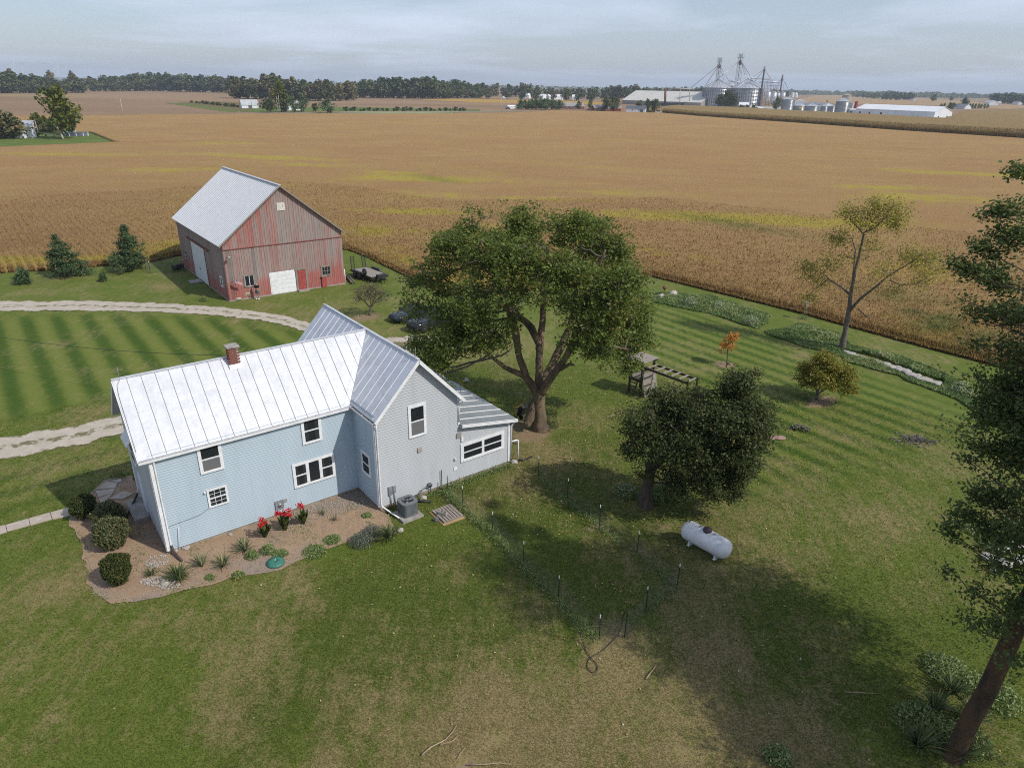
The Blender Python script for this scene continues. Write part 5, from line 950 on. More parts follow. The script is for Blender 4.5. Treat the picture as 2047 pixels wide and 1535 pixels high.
M['barn_board'] = barn_mat()
def boards(name, fn, poly, z0f, z1f, a0, a1, w_=.235, oo=.0, lowf=None):
    V, F, T, Lw = [], [], [], []; a = a0; i = 0
    while a < a1 - .02:
        b = min(a + w_ * random.uniform(.8, 1.25), a1); g = .008; o = oo + random.uniform(.012, .034); ti = random.random(); x0, x1 = a + g, b - g; k = len(V)
        zs = [(x0, z0f(x0) + random.uniform(-.05, .02)), (x1, z0f(x1) + random.uniform(-.05, .02))]
        mid_ = [(x0, (z0f(x0) + z1f(x0)) / 2), (x1, (z0f(x1) + z1f(x1)) / 2)] ; nz_ = 7; pts = []
        for j in range(nz_ + 1):
            f = j / nz_
            for xx, zz in ((x0, zs[0][1]), (x1, zs[1][1])): z = zz + (z1f(xx) - zz) * f; pts.append(fn(xx, z, o)); T.append(ti); Lw.append(lowf(xx, z) if lowf else 0)
        V += pts; F += [(k + 2 * j, k + 2 * j + 1, k + 2 * j + 3, k + 2 * j + 2) for j in range(nz_)]
        k2 = len(V)
        for xx in (x0, x1):   # board edges back to the wall
            for z, q in ((z0f(xx), 0), (z1f(xx), 1)):
                V += [fn(xx, z, o), fn(xx, z, oo - .01)]; T += [ti, ti]; Lw += [lowf(xx, z) if lowf else 0] * 2
        F += [(k2, k2 + 1, k2 + 3, k2 + 2), (k2 + 4, k2 + 5, k2 + 7, k2 + 6)]; a = b
    return tag(np_mesh(name, np.array([tuple(p) for p in V]), np.array(F), M['barn_board'], {'tint': T, 'low': Lw}, barn), kind='stuff')
bf = lambda a, z, o: (a, -o, z); bl = lambda a, z, o: (-o, a, z); br_ = lambda a, z, o: (BW + o, a, z); bb = lambda a, z, o: (a, BL + o, z)
gz = lambda a: BE + SB * (BW / 2 - abs(a - BW / 2)) - .03
low = lambda a, z: max(0, min(1, (1.75 + .25 * math.sin(a * 2.3) - z) / .5)) * .95
boards('wall_boards', bf, 0, lambda a: .08, lambda a: 5.2, 0, BW, lowf=lambda a, z: low(a, z) + .35 * max(0, 1 - abs(a - BW + 1.2) / 1.6) * (z < 3))
boards('wall_boards', bf, 0, lambda a: 5.14, lambda a: max(gz(a), 5.16), 0, BW, oo=.05, lowf=lambda a, z: .3 * max(0, 1 - abs(gz(a) - z) / .9) + .2 * (a < 4)); boards('wall_boards', bl, 0, lambda a: .1, lambda a: BE - .02, 0, BL, lowf=lambda a, z: low(a, z) * .8 - .12); boards('wall_boards', br_, 0, lambda a: .1, lambda a: BE - .02, 0, BL, lowf=low); boards('wall_boards', bb, 0, lambda a: .1, gz, 0, BW)
m_ = MB(); m_.prism([(.03, .03, .05), (BW - .03, .03, .05), (BW - .03, .03, BE - .05), (BW / 2, .03, BR - .12), (.03, .03, BE - .05)], (0, BL - .06, 0)); m_.build('frame', M['dark_wood'], barn)
m_ = MB(); m_.box(-.06, BW + .06, -.06, BL + .06, -.3, .09); m_.build('foundation', M['concrete'], barn)
M['barn_roof'] = roof_mat('barn_roof', (.60, .61, .62), (.53, .54, .56), .4, .3)
ez = BE - BOV * SB; m_ = MB(); rv = MB()
for s_ in (-1, 1):
    x0 = BW / 2 + s_ * (BW / 2 + BOV); m_.prism([(x0, -BOV, ez), (x0, BL + BOV, ez), (BW / 2, BL + BOV, BR), (BW / 2, -BOV, BR)], (0, 0, .05))
    k = -BOV + .04
    while k < BL + BOV: rv.beam((x0, k, ez + .062), (BW / 2, k, BR + .062), .075, .05); k += .46
br_roof = m_.build('roof', M['barn_roof'], barn); rv.build('roof_ribs', M['seam_light'], br_roof, kind='stuff'); m_ = MB(); m_.beam((BW / 2, -BOV, BR + .08), (BW / 2, BL + BOV, BR + .08), .3, .05); m_.build('ridge_cap', M['barn_roof'], br_roof)
m_ = MB(); m_.beam((-BOV, -BOV - .02, ez), (BW / 2, -BOV - .02, BR), .03, .14); m_.beam((BW + BOV, -BOV - .02, ez), (BW / 2, -BOV - .02, BR), .03, .14); m_.build('rake_board', M['old_wood'], barn)
m_ = MB(); m_.box(.0, BW, -.10, -.02, 5.1, 5.17); m_.build('belt_board', pm('red_trim', (.28, .06, .05), (.15, .06, .05), 3, .9), barn)
hat = fbox(MB(), bf, 5.75, 6.55, 8.43, 9.2, .05, .13).build('hatch', pm('hatch_white', (.68, .66, .58), (.5, .48, .42), 4, .7), barn); fbox(MB(), bf, 6.3, 6.33, 8.8, 8.95, .13, .15).build('latch', M['black_metal'], hat)
gd = fbox(MB(), bf, 4.2, 6.88, 0.02, 2.3, .02, .05).build('garage_door', wp, barn)
for k in range(5):
    m_ = MB(); z = .04 + k * .445; fbox(m_, bf, 4.29, 6.79, z + .008, z + .437, .05, .072)
    for j in range(5): fbox(m_, bf, 4.36 + j * .49, 4.36 + j * .49 + .4, z + .09, z + .36, .072, .078)
    m_.build('door_panel', wp, gd)
rdm = pm('red_door', (.36, .07, .06), (.28, .055, .05), 3, .7); rd = fbox(MB(), bf, 7.14, 7.98, .05, 2.15, .04, .08).build('door', rdm, barn)
for i in range(2):
    for j in range(3): fbox(MB(), bf, 7.22 + i * .38, 7.52 + i * .38, .2 + j * .64, .7 + j * .64, .08, .092).build('door_panel', rdm, rd)
m_ = MB(); fbox(m_, bf, 6.93, 7.12, 0, 2.3, .04, .1); fbox(m_, bf, 8.0, 8.19, 0, 2.2, .04, .1); fbox(m_, bf, 6.85, 8.05, 2.2, 2.42, .045, .11); m_.build('door_frame', M['old_wood'], barn); fbox(MB(), bf, 7.0, 8.1, -.05, .12, .1, .5).build('doorstep', M['concrete'], barn)
def barn_window(fn, a0, a1, z0, z1, nx, nz_, trim):
    m = MB(); fbox(m, fn, a0 - .12, a0, z0 - .1, z1 + .14, .03, .09); fbox(m, fn, a1, a1 + .12, z0 - .1, z1 + .14, .03, .09); fbox(m, fn, a0, a1, z1, z1 + .14, .03, .095); fbox(m, fn, a0, a1, z0 - .1, z0, .03, .1); wd = m.build('window', trim, barn); s_ = MB(); fbox(MB(), fn, a0, a1, z0, z1, .035, .045).build('room', M['room'], wd)
    for i in range(nx + 1): x = a0 + (a1 - a0) * i / nx; fbox(s_, fn, x - .025, x + .025, z0, z1, .05, .075)
    for j in range(nz_ + 1): z = z0 + (z1 - z0) * j / nz_; fbox(s_, fn, a0, a1, z - .02, z + .02, .048, .072)
    s_.build('sash', wp if trim is wp or nx == 2 else M['old_wood'], wd)
    for i in range(nx):
        for j in range(nz_): fbox(MB(), fn, a0 + (a1 - a0) * i / nx + .026, a0 + (a1 - a0) * (i + 1) / nx - .026, z0 + (z1 - z0) * j / nz_ + .022, z0 + (z1 - z0) * (j + 1) / nz_ - .022, .054, .058).build('pane', M['glass'], wd)
barn_window(bf, 1.72, 2.6, 1.28, 2.32, 2, 1, M['old_wood']); barn_window(bf, 9.85, 10.75, 1.3, 2.15, 3, 2, M['old_wood']); barn_window(bl, 1.55, 2.05, 1.2, 2.05, 1, 2, wp); barn_window(bl, 15.4, 16.3, 1.3, 2.1, 2, 2, M['old_wood'])
sl = MB(); sdm = pm('slide_door', (.66, .67, .68), (.56, .57, .58), 2, .6)
for a0, a1 in ((7.05, 9.58), (9.62, 12.1)): d_ = fbox(MB(), bl, a0, a1, .08, 3.98, .06, .11).build('sliding_door', sdm, barn); fbox(MB(), bl, (a0 if a0 > 9 else a1) - .1, (a0 if a0 > 9 else a1) + .1, 1.3, 1.5, .11, .14).build('handle', M['black_metal'], d_)
fbox(MB(), bl, 5.2, 13.8, 4.05, 4.22, .05, .16).build('door_rail', M['rust'], barn); m_ = MB(); fbox(m_, bl, 9.0, 10.3, -.02, .10, .2, 1.4); m_.build('ramp_slab', M['concrete'], barn)
m_ = MB(); m_.tube([(.35, -.05, 4.45), (.35, -.45, 4.65), (.35, -.5, 4.55)], .025, 6); m_.lathe([(.03, .1), (.1, .08), (.2, -.02), (.02, -.04)], (.35, -.55, 4.5), 12); m_.build('yard_lamp', M['galv'], barn)
# ---------------------------------------------------------------- things in the yard
def local(name, label, cat, p, rz=0, group=None, z=0): return thing(name, label, cat, (p[0], p[1], z), rz, group)
# gas tank
ta, tb_ = at(1366, 1052, .66), at(1460, 1102, .66); tz = math.atan2(tb_.y - ta.y, tb_.x - ta.x); tl = (tb_ - ta).length; rr = .49
tank = local('propane_tank', 'white dirty propane tank lying on the shaded grass', 'gas tank', (ta + tb_) / 2, tz); L2 = tl / 2
def tank_mat():
    t = NT('tank_paint'); v = t.coord('Object'); c = t.mix(t.noise(v, 2, 5), (.74, .74, .73), (.64, .64, .63)); c = t.mix(t.rng(t.noise(v, 16, 3, .7, .60, .68), 0, 1, 0, .6), c, (.10, .10, .10)); c = t.mix(t.rng(t.noise(v, 4, 4, .7, .62, .72), 0, 1, 0, .45), c, (.22, .22, .22)); return t.set(c, .45, 0, .4)
m_ = MB(); pr = [(.001, -L2 - .02)] + [(rr * math.sin(a), -L2 + rr * .75 - rr * .75 * math.cos(a)) for a in np.linspace(.15, math.pi / 2, 7)]; pr = pr + [(r_, -h) for r_, h in pr[::-1]]; m_.lathe(pr, (0, 0, .62), 28, 'x'); m_.build('shell', tank_mat(), tank)
for x in (-L2 * .55, L2 * .55): m_ = MB(); m_.box(x - .04, x + .04, -.30, -.24, 0, .4); m_.box(x - .04, x + .04, .24, .30, 0, .4); m_.box(x - .06, x + .06, -.34, .34, 0, .03); m_.build('leg', wp, tank)
for x in (-L2 * .45, L2 * .5): MB().lathe([(rr + .004, -.02), (rr + .006, 0), (rr + .004, .02)], (x, 0, .62), 28, 'x', cap=False).build('weld_seam', wp, tank)
dm = MB(); dm.lathe([(.20, -.03), (.21, .08), (.18, .14), (.10, .19), (.01, .2)], (0, 0, 1.10), 18); dm.build('valve_dome', pm('dome_red', (.10, .045, .055), (.06, .05, .06), 4, .5), tank)
for x in (-L2 * .75, -L2 * .3, L2 * .3): MB().tube([(x, -.05, 1.09), (x, -.05, 1.16), (x, .05, 1.16), (x, .05, 1.09)], .015, 5).build('lifting_lug', M['black_metal'], tank)
# air conditioner on its pad
ac = local('air_conditioner', 'grey outdoor air conditioner unit on a concrete pad', 'air conditioner', (-5.22, 30.22), YAW); MB().box(-.58, .58, -.6, .5, -.05, .12).build('pad', M['concrete'], ac)
def rsq(h, c=.14, n=5):
    o = []
    for cx_, cy_, a0 in ((h - c, h - c, 0), (-h + c, h - c, 90), (-h + c, -h + c, 180), (h - c, -h + c, 270)):
        o += [(cx_ + c * math.cos(R(a0 + 90 * k / n)), cy_ + c * math.sin(R(a0 + 90 * k / n))) for k in range(n + 1)]
    return o
def prism_xy(m, o, z0, z1): return m.prism([(x, y, z0) for x, y in o], (0, 0, z1 - z0))
acg = pm('ac_grey', (.165, .18, .19), (.13, .145, .155), 6, .5); prism_xy(MB(), rsq(.40), .12, .84).build('cabinet', acg, ac); m_ = MB(); k = 0
for x, y in rsq(.405, .14, 10):
    m_.beam((x, y, .18), (x, y, .82), .02, .02)
for s_ in (-1, 1):
    for q in np.linspace(-.25, .25, 9): m_.beam((q, s_ * .405, .18), (q, s_ * .405, .82), .014, .014); m_.beam((s_ * .405, q, .18), (s_ * .405, q, .82), .014, .014)
m_.build('louvre', M['steel_gray'], ac); t_ = MB(); o = rsq(.43, .16)
vs_ = [(x, y, .9) for x, y in o] + [(x, y, .83) for x, y in o]; kk = len(o); inn = [(.33 * math.cos(math.atan2(y, x)), .33 * math.sin(math.atan2(y, x)), .915) for x, y in o]; t_.add(vs_ + inn + [(x, y, .84) for x, y, z in inn], [(i, (i + 1) % kk, kk + (i + 1) % kk, kk + i) for i in range(kk)] + [(i, (i + 1) % kk, 2 * kk + (i + 1) % kk, 2 * kk + i) for i in range(kk)] + [(2 * kk + i, 2 * kk + (i + 1) % kk, 3 * kk + (i + 1) % kk, 3 * kk + i) for i in range(kk)]); t_.build('top_cover', acg, ac)
m_ = MB(); m_.lathe([(.0, .845), (.325, .845)], n=24, cap=False); m_.build('fan_well', M['dark_gap'], ac); m_ = MB(); m_.lathe([(.07, .85), (.07, .93), (.0, .94)], n=12)
for k in range(14): a = k * math.pi / 7; m_.beam((.06 * math.cos(a), .06 * math.sin(a), .905), (.33 * math.cos(a), .33 * math.sin(a), .91), .008, .008)
m_.build('fan_guard', M['steel_gray'], ac)
for k in range(3): a = k * 2.094; MB().prism([(.06 * math.cos(a), .06 * math.sin(a), .87), (.3 * math.cos(a - .3), .3 * math.sin(a - .3), .86), (.3 * math.cos(a + .35), .3 * math.sin(a + .35), .885)], (0, 0, .006)).build('fan_blade', M['galv'], ac)
m_ = MB(); m_.tube([hloc(11.35, VN - .1, .12), hloc(11.7, VN - .55, .07), hloc(12.15, VN - .9, .05)], .055, 8); tag(m_.build('drain_pipe', M['black_plastic']), 'short black drain pipe lying beside the air conditioner', 'pipe')
# pallet, block and frame over the window well
pc = [Vector(q) for q in ((-4.06, 30.54), (-3.05, 31.15), (-2.25, 30.04), (-3.35, 29.24))]; e1 = (pc[2] - pc[1]); pz = math.atan2(e1.y, e1.x); pcen = sum(pc, Vector((0, 0))) / 4
fr = local('plywood_frame', 'tan plywood frame lying under the grey pallet', 'frame', pcen, pz); m_ = MB(); m_.box(-.75, .72, -.66, .66, 0, .035); m_.build('board', pm('plywood', (.42, .29, .15), (.34, .23, .12), 4, .85), fr); 
pal = local('pallet', 'weathered grey wooden pallet on the grass by the pen', 'pallet', pcen, pz, z=.035)
for k in range(7): MB().box(-.66, .6, -.56 + k * .163, -.56 + k * .163 + .115, .09 + random.uniform(0, .006), .112).build('slat', M['deck_wood'], pal)
for x in (-.6, -.03, .54): MB().box(x - .03, x + .04, -.57, .56, 0, .088).build('stringer', M['old_wood'], pal)
cb = local('cinder_block', 'pale concrete block with two holes standing on the pallet', 'block', (-3.4, 30.05), pz + .6, z=.149); m_ = MB()
for a in ((-.2, -.17), (-.015, .015), (.17, .2)): m_.box(a[0], a[1], -.1, .1, 0, .2)
m_.box(-.17, -.015, -.1, -.07, 0, .2); m_.box(-.17, -.015, .07, .1, 0, .2); m_.box(.015, .17, -.1, -.07, 0, .2); m_.box(.015, .17, .07, .1, 0, .2); m_.build('block_body', M['concrete'], cb)
m_ = MB(); m_.box(-.13, .13, -.09, .09, 0, .14); m_.box(-.1, .1, -.06, .06, .14, .2); bx_ = m_.build('grey_box', M['steel_gray'], bevel=.01); bx_.location = (-3.72, 29.75, .0); bx_.rotation_euler = (0, 0, .9); tag(bx_, 'small grey utility box beside the pallet corner', 'box')
# wire pen
fp = [(-3.73, 32.73, 1.35), (-3.39, 32.41, 1.2), (-2.46, 30.89, 1.36), (-.85, 28.85, 1.15), (.64, 26.24, 1.35), (2.15, 24.01, 1.28), (3.65, 21.64, 1.28), (4.68, 21.8, 1.45), (5.79, 23.29, 1.33), (7.43, 24.89, 1.3), (6.03, 27.24, 1.33), (4.48, 29.31, 1.38), (3.03, 31.73, 1.42), (1.58, 34.15, 1.34)]
fen = local('wire_fence', 'low wire pen fence on dark green metal posts', 'fence', (2, 27))
for i, (x, y, h) in enumerate(fp):
    lx, ly = random.uniform(-.03, .03), random.uniform(-.03, .03); b = MB(); b.beam((x - 2, y - 27, -.2), (x - 2 + lx, y - 27 + ly, h - .14), .03, .03); b.beam((x - 2 + .015, y - 27, .1), (x - 2 + .015 + lx, y - 27 + ly, h - .2), .015, .04); po = b.build('fence_post', M['green_metal'], fen)
    if i not in (0, 1, 7): b = MB(); b.beam((x - 2 + lx, y - 27 + ly, h - .15), (x - 2 + lx, y - 27 + ly, h), .04, .038); b.build('white_tip', wp, po)
wm = MB(); order = fp[1:7] + [fp[7]] + fp[8:] 
for (x0, y0, h0), (x1, y1, h1) in zip(order[:-1], order[1:]):
    if (x0, y0) == (3.65, 21.64): pass
    Ls = math.hypot(x1 - x0, y1 - y0); n_ = int(Ls / .11)
    for k in range(n_):
        f = k / n_; x, y = x0 + (x1 - x0) * f - 2, y0 + (y1 - y0) * f - 27; wm.beam((x, y, 0), (x, y, .98), .003, .003)
    for z in np.linspace(.05, .98, 8): wm.beam((x0 - 2, y0 - 27, z), (x1 - 2, y1 - 27, z), .0035, .0035)
wm.build('wire_mesh', M['steel_gray'], fen, kind='stuff')
# rank grass along the foot of the fence
P_ = []
for (x0, y0, _), (x1, y1, _) in zip(fp[1:7], fp[2:7]):
    for k in range(900): f = random.random(); P_.append((x0 + (x1 - x0) * f + random.gauss(-.1, .16), y0 + (y1 - y0) * f + random.gauss(-.06, .16), random.random() ** 1.6 * .32))
for (x0, y0, _), (x1, y1, _) in zip(fp[8:], fp[9:]):
    for k in range(260): f = random.random(); P_.append((x0 + (x1 - x0) * f + random.gauss(0, .14), y0 + (y1 - y0) * f + random.gauss(0, .14), random.random() ** 1.6 * .25))
for k in range(2200): f = random.random(); q = hloc(10.6 + f * 7.4, VN - .25 + random.gauss(0, .12)); P_.append((q.x, q.y, random.random() ** 1.8 * .28 * (1 if f > .35 else .5)))
leaf_object('rank_grass', np.array(P_), .12, M['leaf_weed'], None, asp=.25, bias=.0, label='uncut green grass along the pen fence and house wall', cat='grass', kind='stuff')
# cable, hose and sticks on the lawn
pth = [Vector((4.68, 21.8, 1.44)), at(1247, 1225, .8), at(1240, 1262, .1), at(1225, 1280, .03), at(1205, 1300, .02), at(1180, 1313, .02), at(1173, 1325, .02), at(1175, 1338, .02), at(1186, 1345, .02), at(1195, 1338, .02), at(1193, 1326, .02), at(1180, 1314, .035), at(1172, 1302, .02), at(1164, 1282, .03), at(1160, 1270, .25), at(1160, 1262, .4)]
def smooth(p, k=2):
    for _ in range(k):
        o = [p[0]]
        for a, b in zip(p[:-1], p[1:]): o += [a * .75 + b * .25, a * .25 + b * .75]
        p = o + [p[-1]]
    return p
tag(MB().tube(smooth(pth), .016, 6).build('cable', M['black_plastic']), 'black cable looped on the dry grass by the pen corner', 'cable')
stk = pm('straw', (.42, .31, .20), (.3, .22, .15), 5, .9)
def stick(label, pxs, r_): tag(MB().tube([at(x, y, .03 + .04 * (i % 2)) for i, (x, y) in enumerate(pxs)], [r_ * (1 - .7 * i / (len(pxs) - 1)) for i in range(len(pxs))], 5).build('dead_branch', stk), label, 'branch')
stick('longest pale dead branch on the grass at the bottom', [(843, 1508), (862, 1492), (890, 1478), (905, 1462), (913, 1448)], .03); stick('short pale dead twig crossing the longest dead branch', [(880, 1488), (905, 1480), (921, 1464)], .022); stick('thin upright dead twig above the longest dead branch', [(904, 1449), (903, 1440), (901, 1431)], .015); stick('straw coloured stalk lying at the very bottom edge', [(935, 1528), (970, 1527), (1000, 1524), (1020, 1527)], .028); stick('thin dead twig just above the bottom edge stalk', [(915, 1515), (925, 1500), (932, 1490)], .015); stick('straight pale stick on the dry grass right of the cable', [(1292, 1356), (1302, 1342), (1313, 1328)], .03); stick('long thin straw stalk on the shaded grass by the edge tree', [(1688, 1382), (1725, 1384), (1760, 1386)], .02); stick('faint dead stalk in the dry grass below the cable', [(1222, 1480), (1240, 1475), (1258, 1470)], .012); stick('pale stick on the grass left of the dark tree', [(1213, 834), (1222, 831), (1228, 828)], .035)
tag(MB().tube([at(358, 1101, .05), hloc(.62, -.14, 1.32)], [.018, .016], 6).build('white_pole', wp), 'thin white pole leaning on the blue wall near the corner', 'pole')
pipe([(.12, -.05, 1.3), (.3, -.045, 1.48), (.9, -.045, 1.5), (1.6, -.045, 1.55), (2.05, -.045, 1.75)], .008, M['dark_gap'], 'wall_cable', 4)
# septic lid, pebbles, rocks
p = at(551, 1126); lid = local('septic_lid', 'round green domed plastic septic lid at the bed edge', 'lid', p); gpl = pm('green_plastic', (.05, .19, .14), (.035, .15, .11), 6, .5); m_ = MB(); m_.lathe([(.40, 0), (.40, .08), (.37, .12), (.22, .19), (.05, .21), (.001, .21)], n=28); m_.build('dome', gpl, lid); m_ = MB()
for k in range(16): a = k * math.pi / 8; m_.tube([(.08 * math.cos(a), .08 * math.sin(a), .213), (.22 * math.cos(a), .22 * math.sin(a), .195), (.37 * math.cos(a), .37 * math.sin(a), .125)], .012, 4)
m_.build('ribs', gpl, lid); MB().lathe([(.05, .2), (.05, .225), (.001, .228)], n=10).build('cap', pm('pale_cap', (.35, .42, .36)), lid)
def rock_mesh(name, seed, flat=.6, mat='stone'):
    r_ = random.Random(seed); m = MB(); n = 8; V = []
    for i, (f, z) in enumerate(((.55, 0), (1, .25), (.85, .7), (.4, 1))):
        for j in range(n): a = 2 * math.pi * j / n; q = f * r_.uniform(.75, 1.15); V.append((q * math.cos(a) * .5, q * math.sin(a) * .5, z * flat * r_.uniform(.8, 1.1)))
    F = [(i * n + j, i * n + (j + 1) % n, (i + 1) * n + (j + 1) % n, (i + 1) * n + j) for i in range(3) for j in range(n)] + [tuple(range(n))[::-1], tuple(3 * n + j for j in range(n))]; m.add(V, F); return m.mesh(name, M[mat])
RK = [rock_mesh('rock', s, f, mt) for s, f, mt in ((1, .5, 'stone'), (2, .35, 'rock_white'), (3, .6, 'stone'), (4, .3, 'rock_white'))]
def rock(label, p, s, k, group=None, name='rock'):
    o = bpy.data.objects.new(name, RK[k]); COL.objects.link(o); o.location = (p[0], p[1], (p[2] if len(p) > 2 else 0) - .02); o.scale = (s, s * random.uniform(.7, 1), s * random.uniform(.8, 1.1)); o.rotation_euler = (0, 0, random.uniform(0, 6.28)); return tag(o, label, 'rock', group)
for px, s, k, lab in (((208, 1124), .35, 0, 'pale rock left of the lone yew globe'), ((189, 1052), .28, 0, 'pale rock left of the large rounded shrub'), ((186, 1083), .22, 0, 'small rock in the mulch below the stepping stones'), ((330, 1167), .42, 2, 'grey boulder among the white pebbles'), ((354, 1101), .4, 0, 'flat stone under the leaning white pole'), ((372, 1095), .45, 1, 'flat tan stone against the blue wall base'), ((460, 1068), .3, 1, 'pale stones against the wall below the grid window'), ((800, 1061), .35, 2, 'grey rock at the end of the white downspout'), ((846, 997), .42, 0, 'flat pale stone right of the air conditioner'), ((1027, 925), .45, 0, 'flat pale stone at the pen corner of the house'), ((932, 762), .4, 2, 'grey rock on the grass behind the lean-to'), ((875, 727), .3, 3, 'small pale rock on the lawn near the gable ridge')): rock(lab, at(*px), s, k)
P_, F_ = [], []
for px, n_, rx, ry in (((314, 1122), 110, .5, .5), ((316, 1162), 170, .75, .34), ((338, 1172), 60, .45, .26), ((545, 1000), 0, 1, 1)):
    c = at(*px)
    for k in range(n_):
        a, r_ = random.uniform(0, 6.28), random.random() ** .5; x, y, s = c.x + rx * r_ * math.cos(a), c.y + ry * r_ * math.sin(a), random.uniform(.025, .055); i = len(P_); P_ += [(x - s, y, .03), (x, y - s, .03), (x + s, y, .035), (x, y + s, .03), (x + random.uniform(-.01, .01), y, .04 + s)]; F_ += [(i, i + 1, i + 4), (i + 1, i + 2, i + 4), (i + 2, i + 3, i + 4), (i + 3, i, i + 4)]
tag(np_mesh('pebbles', np.array(P_), np.array(F_), M['rock_white']), 'white pebbles spread round the downspout corner of the bed', 'pebbles', kind='stuff')
P_, F_ = [], []
for k in range(800):
    u_, v_ = random.uniform(5.2, 9.6), -random.random() ** 1.3 * 1.5 - .06
    q = hloc(u_, v_); s = random.uniform(.02, .045); i = len(P_); P_ += [(q.x - s, q.y, .03), (q.x, q.y - s, .03), (q.x + s, q.y, .03), (q.x, q.y + s, .03), (q.x, q.y, .035 + s)]; F_ += [(i, i + 1, i + 4), (i + 1, i + 2, i + 4), (i + 2, i + 3, i + 4), (i + 3, i, i + 4)]
tag(np_mesh('gravel_chips', np.array(P_), np.array(F_), M['concrete']), 'grey gravel chips along the foot of the blue wall', 'gravel', kind='stuff')
P_, F_ = [], []
for k in range(9000):
    x, y = random.uniform(-22.5, -5.4), random.uniform(23.2, 33); 
    P_.append((x, y))
P_ = np.array(P_); P_ = P_[(polydist(BED, P_[:, 0], P_[:, 1]) > .03) & ~inside(HOUSEPOLY, P_[:, 0], P_[:, 1])]
leaf_object('wood_chips', np.c_[P_, np.full(len(P_), .022)], .075, leaf_mat('chips', (.20, .13, .085), (.40, .30, .22), (.5, .42, .34), 0), None, asp=.35, bias=2.0, label='loose reddish wood chips scattered over the mulch bed', cat='mulch', kind='stuff')
# stepping stones and walk
walk = tag(bpy.data.objects.new('front_walk', None), kind='structure'); COL.objects.link(walk)
def slab(px, z=.06, par=walk, mat='concrete', name='slab'):
    q = [at(*p_) for p_ in px]; area = sum(a.x * b.y - b.x * a.y for a, b in zip(q, q[1:] + q[:1])); q = q if area > 0 else q[::-1]; return MB().prism([(v.x, v.y, -.03) for v in q], (0, 0, z + .03)).build(name, M[mat], par, bevel=.01)
M['walk'] = pm('walk', (.46, .40, .34), (.33, .275, .22), 1.6, .92, bump=.3, bscale=25)
for q in ([(-60, 1062), (11, 1050), (14, 1063), (-60, 1084)], [(12, 1050), (57, 1037), (60, 1050), (15, 1062)], [(58, 1037), (100, 1025), (104, 1038), (61, 1050)], [(101, 1025), (148, 1012), (155, 1028), (105, 1038)], [(149, 1012), (163, 1008), (165, 1022), (156, 1027)]): slab(q, .045, mat='walk')
zc5 = lambda x, y: (x / 4.797, 900 + y / 4.797); st_ = local('stepping_stones', 'curved run of flat grey stepping slabs by the front step', 'stepping stones', (0, 0))
for q in ([(1040, 290), (1140, 235), (1170, 300), (1130, 318)], [(925, 382), (1030, 300), (1125, 322), (1108, 366)], [(920, 400), (1103, 374), (1090, 415), (948, 460)], [(950, 468), (1084, 422), (1010, 500), (965, 512)], [(1050, 470), (1180, 400), (1290, 420), (1180, 475)]): slab([zc5(*p_) for p_ in q], .07, st_, 'walk', 'flagstone')
for px, lab in (((1538, 875), 'left one of two pink stepping stones by the dark tree'), ((1558, 875), 'right one of two pink stepping stones by the dark tree')): c = at(*px); o = MB().lathe([(.38, 0), (.4, .03), (.36, .05), (.001, .055)], n=16, sx=1, sy=.8).build('stepping_stone', pm('pink_stone', (.34, .22, .18), (.28, .175, .145), 5, .9)); o.location = c; tag(o, lab, 'paving stone')
# stones by the field
for k in range(34):
    f = k / 33; px = (1692 + f * 186, 704 + f * 63 + 3 * math.sin(f * 9)); p = at(*px); rock('pale flat stone in the white stone row by the sparse tree', (p.x + random.uniform(-.25, .25), p.y + random.uniform(-.25, .25), .02), random.uniform(.6, 1.0), 3, 'stones of the white stone row', 'flat_stone').scale.z = .45
for k, (px, s) in enumerate((((1322, 596), .9), ((1333, 594), 1.0), ((1345, 592), 1.2), ((1352, 595), 1.0), ((1340, 598), .7), ((1328, 598), .6), ((1360, 597), .6))): rock('tan rock in the rock pile at the field grass', at(*px), s, k % 2, 'rocks of the rock pile')
for k, (px, s) in enumerate((((1975, 1115), .8), ((2000, 1100), 1.0), ((2030, 1090), 1.1), ((2040, 1120), .9), ((2010, 1130), .8), ((1985, 1140), .6), ((2045, 1075), 1.2))): rock('pale stone half hidden under the edge tree leaves', at(*px), s, 1 + 2 * (k % 2), 'stones under the edge tree')
# fire pit and brush
p = at(1830, 880); n_ = 320; q = rng.normal(size=(n_, 2)) * np.array([.75, .35]); leaf_object('ash_heap', np.c_[q[:, 0] + p.x, q[:, 1] + p.y, rng.random(n_) * .16 * np.exp(-(q ** 2).sum(1))], .16, leaf_mat('ash', (.03, .03, .03), (.16, .15, .14), None, 0), None, bias=1.0, label='grey ash heap of a burnt fire on the right lawn', cat='ash', kind='stuff')
p = at(1598, 858); br_h = local('brush_pile', 'small heap of grey branches on the right lawn', 'brush pile', p); m_ = MB()
for k in range(16): a = random.uniform(0, 6.28); m_.tube([(-.6 * math.cos(a) + random.uniform(-.2, .2), -.4 * math.sin(a), .04), (random.uniform(-.15, .15), random.uniform(-.1, .1), random.uniform(.15, .35)), (.7 * math.cos(a), .45 * math.sin(a), random.uniform(.05, .3))], [.045, .035, .015], 5)
m_.build('branches', M['bark_grey'], br_h); leaf_object('leaves', rng.normal(size=(160, 3)) * np.array([.35, .25, .08]) + np.array([.1, 0, .15]), .12, M['leaf_weed'], br_h)
p = at(1252, 984); o = local('hose_coil', 'pale ring of hose lying left of the dark tree trunk', 'hose', p); m_ = MB(); [m_.tube([(.42 * math.cos(a) * (1 + k * .05), .3 * math.sin(a), .3 + .03 * k) for a in np.linspace(0, 6.28, 18)], .025, 5) for k in range(2)]; m_.build('hose', M['stone'], o)
